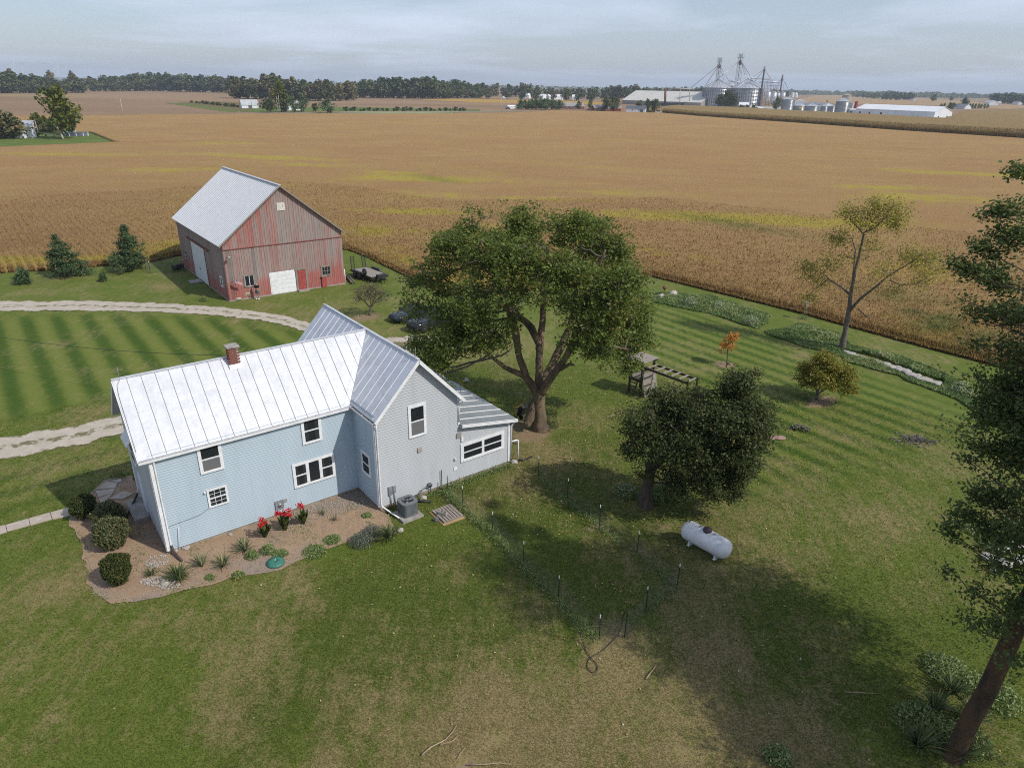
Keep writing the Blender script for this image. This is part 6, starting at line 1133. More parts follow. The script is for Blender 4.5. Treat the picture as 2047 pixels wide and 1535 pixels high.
# birdhouse on two poles
p = at(1607, 637); bh = local('birdhouse', 'small weathered birdhouse on two thin poles by the field', 'birdhouse', p, .4); 
for x in (-.14, .14): MB().tube([(x, 0, 0), (x * .6, 0, 1.35)], .02, 5).build('pole', M['old_wood'], bh)
MB().box(-.16, .16, -.13, .13, 1.32, 1.62).build('box', M['old_wood'], bh); m_ = MB(); m_.prism([(-.2, -.18, 1.62), (.2, -.18, 1.62), (0, -.18, 1.75)], (0, .36, 0)); m_.build('roof', M['concrete'], bh); MB().lathe([(0, 0), (.03, 0), (.03, .004)], (0, -.134, 1.5), 10, 'y').build('entrance_hole', M['dark_gap'], bh); leaf_object('plant_foot', rng.normal(size=(220, 3)) * np.array([.28, .28, .1]) + np.array([0, 0, .18]), .1, M['leaf_weed'], bh)
p = at(1327, 592); o = local('garden_ornament', 'dark rusty garden ornament standing on the rock pile', 'ornament', p); m_ = MB(); m_.tube([(0, 0, 0), (0, 0, .7)], .05, 6); m_.lathe([(.02, .7), (.2, .8), (.22, 1.0), (.05, 1.15)], n=8); m_.build('body', M['rust'], o)
# wheelbarrow leaning on the maple
p = at(1040, 838); wb = local('wheelbarrow', 'black wheelbarrow with yellow handles leaning against the maple trunk', 'wheelbarrow', p, math.atan2(40.2 - p.y, 1.95 - p.x) - math.pi / 2); V = [(-.30, -.12, .28), (.30, -.12, .28), (.38, .22, 1.15), (-.38, .22, 1.15), (-.2, .18, .38), (.2, .18, .38), (.24, .42, 1.0), (-.24, .42, 1.0)]
m_ = MB(); m_.add(V, [(4, 5, 6, 7), (0, 1, 5, 4), (1, 2, 6, 5), (2, 3, 7, 6), (3, 0, 4, 7), (0, 3, 2, 1)]); m_.build('tray', M['black_plastic'], wb, bevel=.03)
for x in (-.36, .36): MB().tube([(x * .5, -.3, .1), (x * .9, -.35, .5), (x, -.2, .95), (x, .1, 1.45)], .025, 6).build('handle', M['yellow_paint'], wb)
m_ = MB(); m_.tube([(-.36, -.2, .95), (0, -.3, .75), (.36, -.2, .95)], .02, 6); m_.build('brace', M['yellow_paint'], wb); m_ = MB(); m_.lathe([(.08, -.04), (.19, -.045), (.2, 0), (.19, .045), (.08, .04)], (0, .05, .2), 16, 'x'); wl = m_.build('wheel', M['rubber'], wb)
# play structure
a_ = at(1312, 733, 2.15); b_ = at(1394, 762, 2.15); d = (b_ - a_); pl_a = math.atan2(d.y, d.x); Lb = d.length; ps = local('play_structure', 'old wooden play tower with climbing wall and monkey bars', 'play structure', at(1280, 792), pl_a); S1 = .75
o0 = Matrix.Rotation(-pl_a, 3, 'Z') @ (a_ - at(1280, 792)); cy = o0.y; x_in = o0.x - .15
tx0, tx1, ty0, ty1 = x_in - 1.35, x_in - .3, cy - .95, cy + .35
for x, y in ((tx0, ty0), (tx1, ty0), (tx0, ty1), (tx1, ty1)): MB().box(x - .06, x + .06, y - .06, y + .06, -.1, 2.6).build('post', M['dark_wood'], ps)
for k in range(9): MB().box(tx0 - .25 + k * .175, tx0 - .25 + k * .175 + .155, ty0 - .2, ty1 + .2, 2.6 + random.uniform(0, .02), 2.64).build('roof_board', M['deck_wood'], ps)
for y in (ty1 + .1, ty0 - .15): MB().box(tx0 - .15, tx1 + .15, y, y + .05, 2.42, 2.59).build('beam', M['dark_wood'], ps)
for k in range(8): MB().box(tx0, tx1, ty0 + k * .165, ty0 + k * .165 + .15, 1.25, 1.29).build('deck_board', M['old_wood'], ps)
MB().box(tx0 - .07, tx1 + .07, ty0 - .09, ty0 - .05, 1.02, 1.24).build('beam', M['dark_wood'], ps); MB().box(tx0 - .1, tx0 - .06, ty0, ty1, 1.02, 1.24).build('beam', M['dark_wood'], ps)
hc = [pm('hold_blue', (.03, .10, .30)), pm('hold_white', (.5, .5, .5))]
for k in range(11):
    z = .1 + k * .155; x = tx1 + .1 + (10 - k) * .03; MB().box(x, x + .03, ty0 - .1, ty1 + .1, z - .07, z + .072).build('climbing_board', M['deck_wood'], ps)
    if k % 2: MB().lathe([(.001, -.04), (.05, -.03), (.04, .03), (.001, .04)], (x + .05, ty0 + .2 + (k * .37) % .9, z), 7).build('climbing_hold', hc[k % 4 == 1], ps)
for z in (.3, .6, .9): MB().beam((tx0 + .2, ty0 - .2 + z * .05, z), (tx0 + .8, ty0 - .2 + z * .05, z), .1, .04).build('ladder_rung', M['dark_wood'], ps)
for x in (tx0 + .2, tx0 + .8): MB().beam((x, ty0 - .45, 0), (x, ty0 - .1, 1.25), .1, .05).build('ladder_rail', M['dark_wood'], ps)
for y in (ty1 - .05, ty0 + .15): MB().box(tx1 - .1, tx1 + Lb + .3, y - .025, y + .025, 2.05, 2.2).build('rail', M['dark_wood'], ps)
for k in range(6): x = tx1 + .35 + k * (Lb - .2) / 5; MB().box(x - .07, x + .07, ty0 + .18, ty1 - .08, 2.20, 2.24).build('rung', M['deck_wood'], ps)
for y in (ty1 - .05, ty0 + .15): MB().box(tx1 + Lb + .2, tx1 + Lb + .3, y - .05, y + .05, -.1, 2.3).build('post', M['dark_wood'], ps)
for z in (1.55, 1.85): MB().box(tx1 - .03, tx1 + .03, ty0, ty1, z, z + .1).build('guard_rail', M['dark_wood'], ps)
# cars
def car(name, label, cat, loc, rz, L, Wd, H, belt, nose, paint, suv=False):
    t = thing(name, label, cat, (*loc, 0), rz); hw = Wd / 2; xs = [(-L / 2, .86, .38, belt * .80), (-L / 2 + .12, .95, .25, belt * .96), (-L * .36, 1, .2, belt), (-L * .1, .985, .2, belt * .985), (L * .14, .985, .2, belt * .97), (L * .3, 1.0, .2, nose + .06), (L * .42, .97, .22, nose), (L / 2 - .1, .88, .2, nose * .9), (L / 2, .74, .26, nose * .72)]
    V, F = [], []; n = 11
    for x, fw, zl_, zb_ in xs:
        w_ = hw * fw; hs = [(w_ * .8, zl_), (w_ * .97, zl_ + .08), (w_, zl_ + (zb_ - zl_) * .45), (w_ * .98, zl_ + (zb_ - zl_) * .8), (w_ * .9, zb_), (0, zb_ + .05)]; V += [(x, y, z) for y, z in hs] + [(x, -y, z) for y, z in hs[-2::-1]]
    F = [(i * n + j, i * n + j + 1, (i + 1) * n + j + 1, (i + 1) * n + j) for i in range(len(xs) - 1) for j in range(n - 1)] + [(i * n + n - 1, i * n, (i + 1) * n, (i + 1) * n + n - 1) for i in range(len(xs) - 1)] + [tuple(range(n))[::-1], tuple((len(xs) - 1) * n + j for j in range(n))]
    m = MB(); m.add(V, F, True); body = m.build('body', paint, t); sb = body.modifiers.new('s', 'SUBSURF'); sb.levels = sb.render_levels = 2
    xr0, xr1, xw, xb = (-L * .32, L * .02, L * .19, -L * .47) if suv else (-L * .14, L * .03, L * .2, -L * .42)
    rw, bw = hw * .72, hw * .88; rf = [(xr0, rw), (xr1, rw * .98)]; zb2 = belt + .02; A = lambda x, y, z: (x, y, z); g = M['car_glass']
    m = MB(); ctop = [A(xr0, -rw, H - .05), A(xr1, -rw, H - .03), A(xr1, rw, H - .03), A(xr0, rw, H - .05)]; m.add(ctop + [A((xr0 + xr1) / 2, -rw * .6, H), A((xr0 + xr1) / 2, rw * .6, H)], [(0, 1, 4), (1, 2, 5, 4), (2, 3, 5), (3, 0, 4, 5)]); m.beam(ctop[1], A(xw, -bw, zb2 - .06), .07, .05); m.beam(ctop[2], A(xw, bw, zb2 - .06), .07, .05); m.beam(ctop[0], A(xb, -bw * .95, zb2), .08, .05); m.beam(ctop[3], A(xb, bw * .95, zb2), .08, .05); m.beam(ctop[0], ctop[1], .05, .05); m.beam(ctop[3], ctop[2], .05, .05)
    for s_ in (-1, 1): m.beam(A((xr0 + xr1) / 2, s_ * rw, H - .05), A((xr0 + xr1) / 2 - .05, s_ * bw, zb2), .06, .04)
    m.build('roof', paint, t); MB().add([ctop[1], ctop[2], A(xw, bw, zb2 - .06), A(xw, -bw, zb2 - .06)], [(0, 1, 2, 3)]).build('windshield', g, t); MB().add([ctop[0], ctop[3], A(xb, bw * .95, zb2), A(xb, -bw * .95, zb2)], [(0, 1, 2, 3)]).build('rear_window', g, t)
    for s_ in (-1, 1): MB().add([A(xr0, s_ * rw, H - .06), A(xr1, s_ * rw, H - .04), A(xw, s_ * bw, zb2 - .06), A(xb, s_ * bw * .95, zb2)], [(0, 1, 2, 3)]).build('side_window', g, t); MB().box(xw - .25, xw - .08, s_ * hw * .92 - .0, s_ * (hw * .92 + .0) + s_ * .2, belt, belt + .13).build('mirror', paint, t, bevel=.03); m = MB(); m.prism([A(L / 2 - .32, s_ * hw * .62, nose * .80), A(L / 2 - .12, s_ * hw * .55, nose * .76), A(L / 2 - .22, s_ * hw * .84, nose * .72), A(L / 2 - .5, s_ * hw * .93, nose * .80)], (.06, 0, .07)); m.build('headlight', M['lamp_lens'], t)
    m = MB(); m.box(L / 2 - .09, L / 2 + .015, -hw * .5, hw * .5, .3, nose * .62); m.build('grille', M['black_plastic'], t)
    for x in (-L * .3, L * .31):
        for s_ in (-1, 1):
            r_ = .34 if not suv else .38; wl = MB().lathe([(r_ * .62, -.11), (r_, -.1), (r_, .1), (r_ * .62, .11)], (x, s_ * (hw - .1), r_), 22, 'y').build('wheel', M['rubber'], t); MB().lathe([(0, -.115), (r_ * .6, -.1), (r_ * .62, .1), (0, .115)], (x, s_ * (hw - .1), r_), 12, 'y').build('rim', M['steel_gray'], wl)
    return t
M['car_glass'] = pm('car_glass', (.02, .026, .03), (.03, .036, .04), 2, .08, spec=.6); M['lamp_lens'] = pm('lamp_lens', (.5, .5, .48), (.4, .4, .4), 8, .15); M['navy_paint'] = pm('navy_paint', (.016, .022, .036), (.014, .02, .032), 2, .18, spec=.6); M['black_paint'] = pm('black_paint', (.012, .014, .019), (.01, .012, .016), 2, .15, spec=.6)
car('sports_car', 'dark blue low sports car parked behind the crabapple tree', 'car', (-9.55, 62.85), R(222), 4.35, 1.82, 1.3, .82, .66, M['navy_paint']); car('parked_car', 'black car half hidden under the maple branches', 'car', (-7.35, 60.3), R(222), 4.7, 1.88, 1.62, 1.02, .92, M['black_paint'], True)
# trailer
c0 = (at(704.9, 537, .62) + at(731, 536, .62)) / 2; c1 = (at(768, 550.6, .62) + at(750, 554, .62)) / 2; d = c1 - c0; tr = local('utility_trailer', 'flatbed trailer with wooden deck and raised loading ramps', 'trailer', (c0 + c1) / 2, math.atan2(d.y, d.x)); Lh = d.length / 2; hw = 1.02; bmt = M['black_metal']
for k in range(9): MB().box(-Lh, Lh, -hw + k * .2267 + .006, -hw + (k + 1) * .2267 - .006, .58, .63).build('deck_board', M['deck_wood'], tr)
m_ = MB(); m_.box(-Lh - .05, Lh + .05, -hw - .07, -hw, .42, .66); m_.box(-Lh - .05, Lh + .05, hw, hw + .07, .42, .66); m_.box(-Lh - .08, -Lh, -hw, hw, .42, .64); m_.box(Lh, Lh + .08, -hw, hw, .42, .64)
for k in range(6): x = -Lh + .4 + k * (2 * Lh - .8) / 5; m_.box(x - .04, x + .04, -hw, hw, .45, .575)
m_.beam((Lh, -.5, .5), (Lh + 1.2, 0, .5), .08, .1); m_.beam((Lh, .5, .5), (Lh + 1.2, 0, .5), .08, .1); m_.box(Lh + 1.1, Lh + 1.4, -.06, .06, .46, .56); m_.tube([(Lh + .9, 0, 0), (Lh + .9, 0, .9)], .04, 6); m_.build('frame', bmt, tr)
MB().box(Lh + .12, Lh + .55, -.55, .55, .5, .92).build('tool_box', bmt, tr, bevel=.03)
for s_ in (-1, 1):
    rp = MB(); y0_ = s_ * .72
    for q in (-.2, .2): rp.beam((-Lh - .05, y0_ + q, .55), (-Lh - .25, y0_ + q, 2.1), .05, .08)
    for k in range(7): z = .7 + k * .22; rp.beam((-Lh - .07 - k * .028, y0_ - .2, z), (-Lh - .07 - k * .028, y0_ + .2, z), .05, .05)
    rp.build('loading_ramp', bmt, tr); m_ = MB(); m_.prism([(-1.5, s_ * (hw + .08), .62), (-1.3, s_ * (hw + .08), .86), (.3, s_ * (hw + .08), .86), (.5, s_ * (hw + .08), .62)], (0, s_ * .26, 0)); m_.build('fender', bmt, tr)
    for x in (-1.0, -.1): wl = MB().lathe([(.2, -.1), (.36, -.09), (.36, .09), (.2, .1)], (x, s_ * (hw + .21), .36), 20, 'y').build('wheel', M['rubber'], tr); MB().lathe([(0, -.09), (.2, -.105), (.21, .1), (0, .09)], (x, s_ * (hw + .21), .36), 12, 'y').build('rim', M['galv'], wl)
sp_ = MB().lathe([(.2, -.1), (.36, -.09), (.36, .09), (.2, .1)], (.85, -hw - .05, .98), 20, 'y').build('spare_wheel', M['rubber'], tr); MB().lathe([(0, -.09), (.2, -.105), (.21, .1), (0, .09)], (.85, -hw - .05, .98), 12, 'y').build('rim', M['galv'], sp_)
# things round the barn
tp = bloc(BW + 1.35, 9.0); tm = local('trampoline', 'trampoline with dark safety net half hidden behind the barn', 'trampoline', tp); m_ = MB(); m_.tube([(1.6 * math.cos(a), 1.6 * math.sin(a), .85) for a in np.linspace(0, 6.2832, 25)], .03, 6); 
for k in range(6): a = k * math.pi / 3 + .4; m_.tube([(1.6 * math.cos(a), 1.6 * math.sin(a), 0), (1.6 * math.cos(a), 1.6 * math.sin(a), .85)], .025, 6); m_.tube([(1.68 * math.cos(a), 1.68 * math.sin(a), .3), (1.68 * math.cos(a), 1.68 * math.sin(a), 2.4), (1.45 * math.cos(a), 1.45 * math.sin(a), 2.6)], .025, 6)
m_.build('frame', M['galv'], tm); m_ = MB(); m_.lathe([(.001, .86), (1.4, .86)], n=24, cap=False); m_.build('mat', M['black_plastic'], tm); tn = NT('net'); tn.set((.012, .012, .014), .9); trn = tn.n('ShaderNodeBsdfTransparent'); mn = tn.n('ShaderNodeMixShader'); mn.inputs[0].default_value = .35; tn.link(tn.b.outputs[0], mn.inputs[1]); tn.link(trn.outputs[0], mn.inputs[2]); tn.link(mn.outputs[0], tn.o.inputs[0]); m_ = MB(); m_.lathe([(1.58, .88), (1.5, 1.6), (1.6, 2.5)], n=24, cap=False); m_.build('safety_net', tn.m, tm)
for i, (p0, p1) in enumerate((((693, 553), (704, 566)), ((696, 551), (708, 564)))): tag(MB().tube([at(*p0, .12), at(*p1, .12)], .13, 9).build('log', M['bark_grey']), ('brown log on the grass nearer the barn corner', 'brown log lying just beyond the first log')[i], 'log')
p = at(690.5, 565); o = local('white_post', 'white post with a bucket hung on it at the barn corner', 'post', p); MB().tube([(0, 0, -.1), (0, 0, 1.5)], .05, 8).build('post', wp, o); MB().lathe([(.1, .55), (.14, .9), (.14, .92), (.001, .92)], (-.15, 0, 0), 12).build('bucket', M['galv'], o)
p = at(648, 573.5); o = local('red_stand', 'small red wooden stand with grey top beside the barn window', 'stand', (p.x, p.y), BY); MB().box(-.25, .25, -.2, .1, 0, .85).build('box', rdm, o); MB().prism([(-.2, -.22, .85), (.2, -.22, .85), (.2, -.22, 1.15), (-.2, -.22, 1.05)], (0, .3, 0)).build('lid', rdm, o); MB().box(-.3, .3, -.27, .15, 1.16, 1.2).build('top', M['galv'], o)
p = at(495.5, 597); o = MB().lathe([(.1, -.06), (.32, -.06), (.35, -.03), (.35, .03), (.32, .06), (.1, .06)], n=26, axis='y', cap=False); o.lathe([(.1, -.06), (.1, .06)], n=26, axis='y', cap=False); o = o.build('millstone', pm('millstone_tan', (.42, .34, .22), (.32, .25, .16), 6, .9)); o.location = (p.x, p.y, .34); o.rotation_euler = (R(14), 0, BY); tag(o, 'round tan millstone with a hole leaning on the barn', 'millstone')
p = at(476, 599.5); o = MB().lathe([(.28, 0), (.32, .16), (.25, .24), (.001, .26)], n=14).build('stone_trough', M['stone']); o.location = p; tag(o, 'low grey stone left of the millstone at the barn', 'stone')
p = bloc(.55, -.05, 2.0); fl = thing('flag', 'striped flag on a short pole fixed to the barn', 'flag', p, BY); MB().tube([(0, 0, 0), (-.15, -.75, .45)], .018, 6).build('flag_pole', wp, fl)
def fl_pt(a, b): return Vector((.0 + a * .7, -.70 + a * .1 + .03 * math.sin(a * 9), .38 - a * .5 - b * .36 + .04 * math.sin(a * 7 + b * 3)))
fred, fwh, fbl = pm('flag_red', (.42, .03, .04)), pm('flag_white', (.65, .65, .64)), pm('flag_blue', (.03, .05, .18)); m_ = MB()
for r_ in range(13):
    for k in range(8):
        m_.cur = 2 if (r_ < 7 and k < 3) else r_ % 2; m_.quad(fl_pt(k / 8, r_ / 13), fl_pt((k + 1) / 8, r_ / 13), fl_pt((k + 1) / 8, (r_ + 1) / 13), fl_pt(k / 8, (r_ + 1) / 13))
m_.build('cloth', [fred, fwh, fbl], fl); m_ = MB()
for r_ in range(5):
    for k in range(6): c = fl_pt((k + .5) / 6 * .36, (r_ + .7) / 6 * .52) + Vector((0, -.006, 0)); m_.lathe([(.001, 0), (.012, 0)], c, 5, 'y', cap=False)
m_.build('stars', fwh, fl, kind='stuff')
ken = local('kennel_fence', 'low wire fence on metal posts left of the barn', 'fence', bloc(-1.6, 16.5), BY)
for x, y in ((-2.4, 2.2), (-2.4, -.2), (-.2, -1.3), (1.0, -1.3), (-.6, 2.4)): po = MB().beam((x, y, 0), (x, y, 1.25), .05, .05).build('fence_post', M['green_metal'], ken); MB().box(x - .03, x + .03, y - .03, y + .03, 1.25, 1.36).build('white_tip', wp, po)
m_ = MB()
for (a, b) in (((-2.4, 2.2), (-2.4, -.2)), ((-2.4, -.2), (-.2, -1.3)), ((-.2, -1.3), (1.4, -1.3)), ((-2.4, 2.2), (1.4, 2.5))):
    for z in np.linspace(.05, 1.1, 7): m_.beam((*a, z), (*b, z), .006, .006)
    for k in range(14): f = k / 14; m_.beam((a[0] + (b[0] - a[0]) * f, a[1] + (b[1] - a[1]) * f, 0), (a[0] + (b[0] - a[0]) * f, a[1] + (b[1] - a[1]) * f, 1.1), .006, .006)
m_.build('wire_mesh', M['steel_gray'], ken, kind='stuff')
p = at(356, 539); o = local('culvert_barrel', 'dark barrel lying beside the barn in shade', 'barrel', p, BY + .5); MB().lathe([(.001, -.6), (.3, -.6), (.32, -.3), (.32, .3), (.3, .6), (.001, .6)], (0, 0, .32), 16, 'x').build('barrel_body', M['black_plastic'], o)
# service drop to the house
a = hloc(9.5, VF + .2, 5.1); b = upright(-120, 655, (-46, 48)); n_ = 14; pts = [a.lerp(b, k / n_) + Vector((0, 0, -1.2 * math.sin(math.pi * k / n_) * .5)) for k in range(n_ + 1)]; tag(MB().tube(pts, .016, 4).build('service_cable', M['black_plastic']), 'thin dark overhead cable running from the house to the left', 'cable')
# person by the barn
pp = at(516, 598); per = thing('person', 'person in black shirt and grey shorts standing at the barn', 'person', (pp.x, pp.y, 0), R(-6))
def skin(name, V, E, Rd, mat, parent, root=0):
    me = bpy.data.meshes.new(name); me.from_pydata(V, E, []); o = bpy.data.objects.new(name, me); COL.objects.link(o); o.parent = parent; md = o.modifiers.new('skin', 'SKIN'); md.use_smooth_shade = True
    if not me.skin_vertices: me.attributes
    lay = me.skin_vertices[0] if me.skin_vertices else None
    if lay is None:
        bpy.context.view_layer.objects.active = o; lay = me.skin_vertices[0] if me.skin_vertices else None
    if lay:
        for i, d_ in enumerate(lay.data): d_.radius = Rd[i] if hasattr(Rd[i], '__len__') else (Rd[i], Rd[i]); d_.use_root = i == root
    s_ = o.modifiers.new('sub', 'SUBSURF'); s_.levels = s_.render_levels = 2; me.materials.append(mat); return o
skm = pm('skin_tone', (.42, .25, .18), (.36, .21, .15), 4, .6)
V = [(0, 0, .95), (0, .01, 1.15), (0, .02, 1.38), (0, .0, 1.50), (0, -.01, 1.58), (0, -.015, 1.70), (.19, .01, 1.42), (.25, 0, 1.14), (.10, -.24, 1.10), (.04, -.29, 1.12), (-.19, .01, 1.42), (-.25, 0, 1.14), (-.10, -.24, 1.12), (-.03, -.29, 1.14), (.10, 0, .90), (.11, -.02, .5), (.11, .02, .1), (.12, -.1, .04), (-.10, 0, .90), (-.12, -.02, .5), (-.13, .02, .1), (-.14, -.1, .04)]
E_ = [(0, 1), (1, 2), (2, 3), (3, 4), (4, 5), (2, 6), (6, 7), (7, 8), (8, 9), (2, 10), (10, 11), (11, 12), (12, 13), (0, 14), (14, 15), (15, 16), (16, 17), (0, 18), (18, 19), (19, 20), (20, 21)]
Rd = [.14, .14, .15, .06, .085, .075, .065, .05, .038, .03, .065, .05, .038, .03, .095, .06, .042, .04, .095, .06, .042, .04]
for hx, hy, hz, base_i in ((.04, -.29, 1.12, 9), (-.03, -.29, 1.14, 13)):
    for j in range(5): i = len(V); V += [(hx + (j - 2) * .018, hy - .045, hz - .012 * j + .03), (hx + (j - 2) * .014, hy - .06 + (.012 if j in (0, 4) else 0), hz - .05 + .01 * j)]; E_ += [(base_i, i), (i, i + 1)]; Rd += [.01, .008]
skin('body', V, E_, Rd, skm, per)
skin('shirt', [(0, 0, .96), (0, .01, 1.16), (0, .02, 1.37), (0, .01, 1.46), (.2, .01, 1.41), (.25, 0, 1.2), (-.2, .01, 1.41), (-.25, 0, 1.2)], [(0, 1), (1, 2), (2, 3), (2, 4), (4, 5), (2, 6), (6, 7)], [.175, .17, .175, .08, .085, .08, .085, .08], pm('shirt_black', (.012, .012, .014), (.018, .018, .02), 6, .9), per)
skin('shorts', [(0, 0, .98), (0, 0, .88), (.11, 0, .80), (.12, -.02, .52), (-.11, 0, .80), (-.13, -.02, .52)], [(0, 1), (1, 2), (2, 3), (1, 4), (4, 5)], [.165, .15, .12, .1, .12, .1], pm('shorts_grey', (.12, .13, .15), (.09, .10, .12), 6, .9), per)
skin('hair', [(0, .02, 1.69), (0, .03, 1.74)], [(0, 1)], [.092, .075], pm('hair_dark', (.03, .022, .016)), per)
for x in (.12, -.14): MB().box(x - .05, x + .05, -.19, .09, 0, .1).build('shoe', wp, per, bevel=.03)
m_ = MB()
for x in (-.03, .03): m_.lathe([(.001, -.006), (.012, 0), (.001, .006)], (x, -.098, 1.67), 6, 'y')
m_.build('eyes', M['dark_gap'], per); m_ = MB(); m_.prism([(-.014, -.09, 1.61), (.014, -.09, 1.61), (0, -.09, 1.665)], (0, -.03, -.005)); m_.build('nose', skm, per); MB().box(-.028, .028, -.1, -.085, 1.572, 1.58).build('mouth', rdm, per)
# ---------------------------------------------------------------- far trees
def far_tree_mesh(name, seed, mats, n=520, wide=.52, low_=.03, leaf=.12, lob_n=9, tall=False):
    r_ = np.random.default_rng(seed); lobs = []
    for i in range(lob_n):
        f = i / (lob_n - 1); z = low_ + (1 - low_) * (.18 + .68 * f); w_ = wide * (math.sin(math.pi * min(1, .18 + .72 * f)) ** .7) * (.6 if tall else 1); a = r_.uniform(0, 6.28); q = w_ * r_.uniform(.15, .6); s = r_.uniform(.5, .8) * w_; lobs.append((np.array((q * math.cos(a), q * math.sin(a), z)), np.array((s, s, .17 + .05 * r_.random()))))
    k = r_.integers(0, lob_n, n); d = r_.normal(size=(n, 3)); d /= np.linalg.norm(d, axis=1)[:, None]; P = np.array([l[0] for l in lobs])[k] + d * (r_.random(n) ** .4)[:, None] * np.array([l[1] for l in lobs])[k]; P[:, 2] = np.clip(P[:, 2], low_ * .5, 1.02)
    V, F = quad_leaves(P, up_normals(n, .35), leaf * r_.uniform(.7, 1.3, n), .8); tint = np.repeat(np.clip(.5 + .25 * r_.normal(size=lob_n)[k] + .15 * r_.normal(size=n), 0, 1), 4)
    m = MB(); m.tube([(0, 0, -.02), (0, 0, .3), (.01, .01, .6)], [.022, .016, .008], 5, False); nv = len(V); V = np.concatenate([V, np.array([tuple(p) for p in m.v])]); F = np.concatenate([F, np.array(m.f) + nv]); mi = np.zeros(len(F), int); mi[-len(m.f):] = 1
    o = np_mesh(name, V, F, mats, {'tint': np.r_[tint, np.zeros(len(m.v))]}, midx=mi); me = o.data; bpy.data.objects.remove(o); return me
GM = [far_tree_mesh('tree', s, (M['leaf_far'], M['bark_grey']), wide=w_) for s, w_ in ((1, .50), (2, .56), (3, .46), (4, .6))]; BMs = [far_tree_mesh('tree', s, (M['leaf_far_brown'], M['bark_grey']), wide=w_) for s, w_ in ((5, .5), (6, .56), (7, .42))]; YM = [far_tree_mesh('tree', 8, (M['leaf_fargreen'], M['bark_grey']), n=1100, wide=.5, leaf=.075, low_=.12)]; BIG = [far_tree_mesh('tree', s, (M['leaf_far'], M['bark_grey']), n=1300, wide=.52, leaf=.075, lob_n=13, low_=.1) for s in (11, 12)]
con_lob = far_tree_mesh('tree', 15, (M['needle'], M['bark_grey']), n=800, wide=.5, low_=.02, leaf=.085, lob_n=12)
def ftree(me, px, py, h, label, group=None, wd=1.0, name='tree', off=0.0, cat='tree'):
    b = at(px, py); b = b + b.normalized() * off if off else b; o = bpy.data.objects.new(name, me); COL.objects.link(o); o.location = (b.x, b.y, -.1); o.scale = (h * wd, h * wd, h); o.rotation_euler = (0, 0, random.uniform(0, 6.28)); return tag(o, label, cat, group)
def wood(label, group, line, tops, step, rows, meshes, name='woodland_tree', dep=14):
    """a stand of single trees: base line in the photo, height of the crowns, spacing in metres"""
    xs = [p[0] for p in line]; ys = [p[1] for p in line]; x = xs[0]
    while x < xs[-1]:
        yb = np.interp(x, xs, ys); b = at(x, yb); k = FPX / slant(b)
        for r_ in range(rows):
            q = x + random.uniform(-.4, .4) * step * k; top = np.interp(q, [t[0] for t in tops], [t[1] for t in tops]); h = .92 * (yb - top) / k * random.uniform(.80, 1.06) * (1 if r_ else random.uniform(.78, 1.0)); 
            ftree(random.choice(meshes), q, yb, max(4, h), label, group, random.uniform(1.0, 1.4), name, off=r_ * dep + random.uniform(-4, 4))
        x += step * k
wood('dark green tree in the far wood at the left edge', 'trees of the left far wood', [(-30, 187), (170, 186)], [(-30, 150), (20, 141), (40, 150), (70, 151), (100, 157), (130, 160), (170, 156)], 7.5, 2, GM + GM + BMs[:1])
for px, tp in ((28, 141), (107, 146), (150, 146)): ftree(BMs[2], px, 186, 29 if px > 50 else 30, 'tall brownish tree standing above the left far wood', 'tall brown trees of the left far wood', .8, 'woodland_tree', 10)
wood('dark green tree in the long far wood left of centre', 'trees of the long far wood', [(188, 183), (300, 182), (470, 186)], [(188, 155), (240, 150), (320, 146), (400, 152), (470, 154)], 9, 2, GM + GM + GM + BMs[:1])
wood('brownish tree in the far wood behind the white farmstead', 'trees of the brown far wood', [(470, 197), (560, 199.5), (640, 202), (712, 201)], [(470, 155), (500, 152), (548, 149), (610, 158), (650, 162), (712, 163)], 7.6, 2, BMs + BMs + GM[:1])
wood('dark green tree in the far wood right of the pond', 'trees of the centre far wood', [(702, 190), (726, 196), (860, 197.5), (962, 196)], [(702, 160), (740, 162), (770, 157), (830, 154), (900, 159), (962, 168)], 8, 2, GM + GM + BMs[:1])
wood('green tree in the far tree line behind the elevator road', 'trees of the right far tree line', [(962, 192), (1100, 196), (1260, 199), (1400, 196)], [(962, 169), (1020, 166), (1060, 163), (1100, 173), (1200, 171), (1290, 166), (1340, 172), (1400, 174)], 11, 1, GM + BMs)
wood('scattered tree before the far tree line', 'scattered trees before the right far tree line', [(985, 198), (1130, 201), (1200, 204)], [(985, 178), (1060, 175), (1200, 170)], 22, 1, GM + BMs)
wood('tree in the far clump right of the grain elevator', 'trees of the right far clump', [(1715, 195), (1775, 200), (1830, 201)], [(1715, 186), (1770, 184), (1800, 182), (1830, 188)], 16, 2, GM)
wood('tree in the far clump at the right edge', 'trees of the right edge clump', [(1985, 206), (2070, 211)], [(1985, 186), (2030, 186), (2070, 190)], 12, 2, GM)
for px, py, h, lab in ((1866, 203, 17, 'lone far tree standing in the right tan field'), (1900, 202, 12, 'low far tree right of the lone field tree'), (1755, 195, 14, 'far round tree left of the right far clump')): ftree(GM[1], px, py, h, lab, None, 1.1)
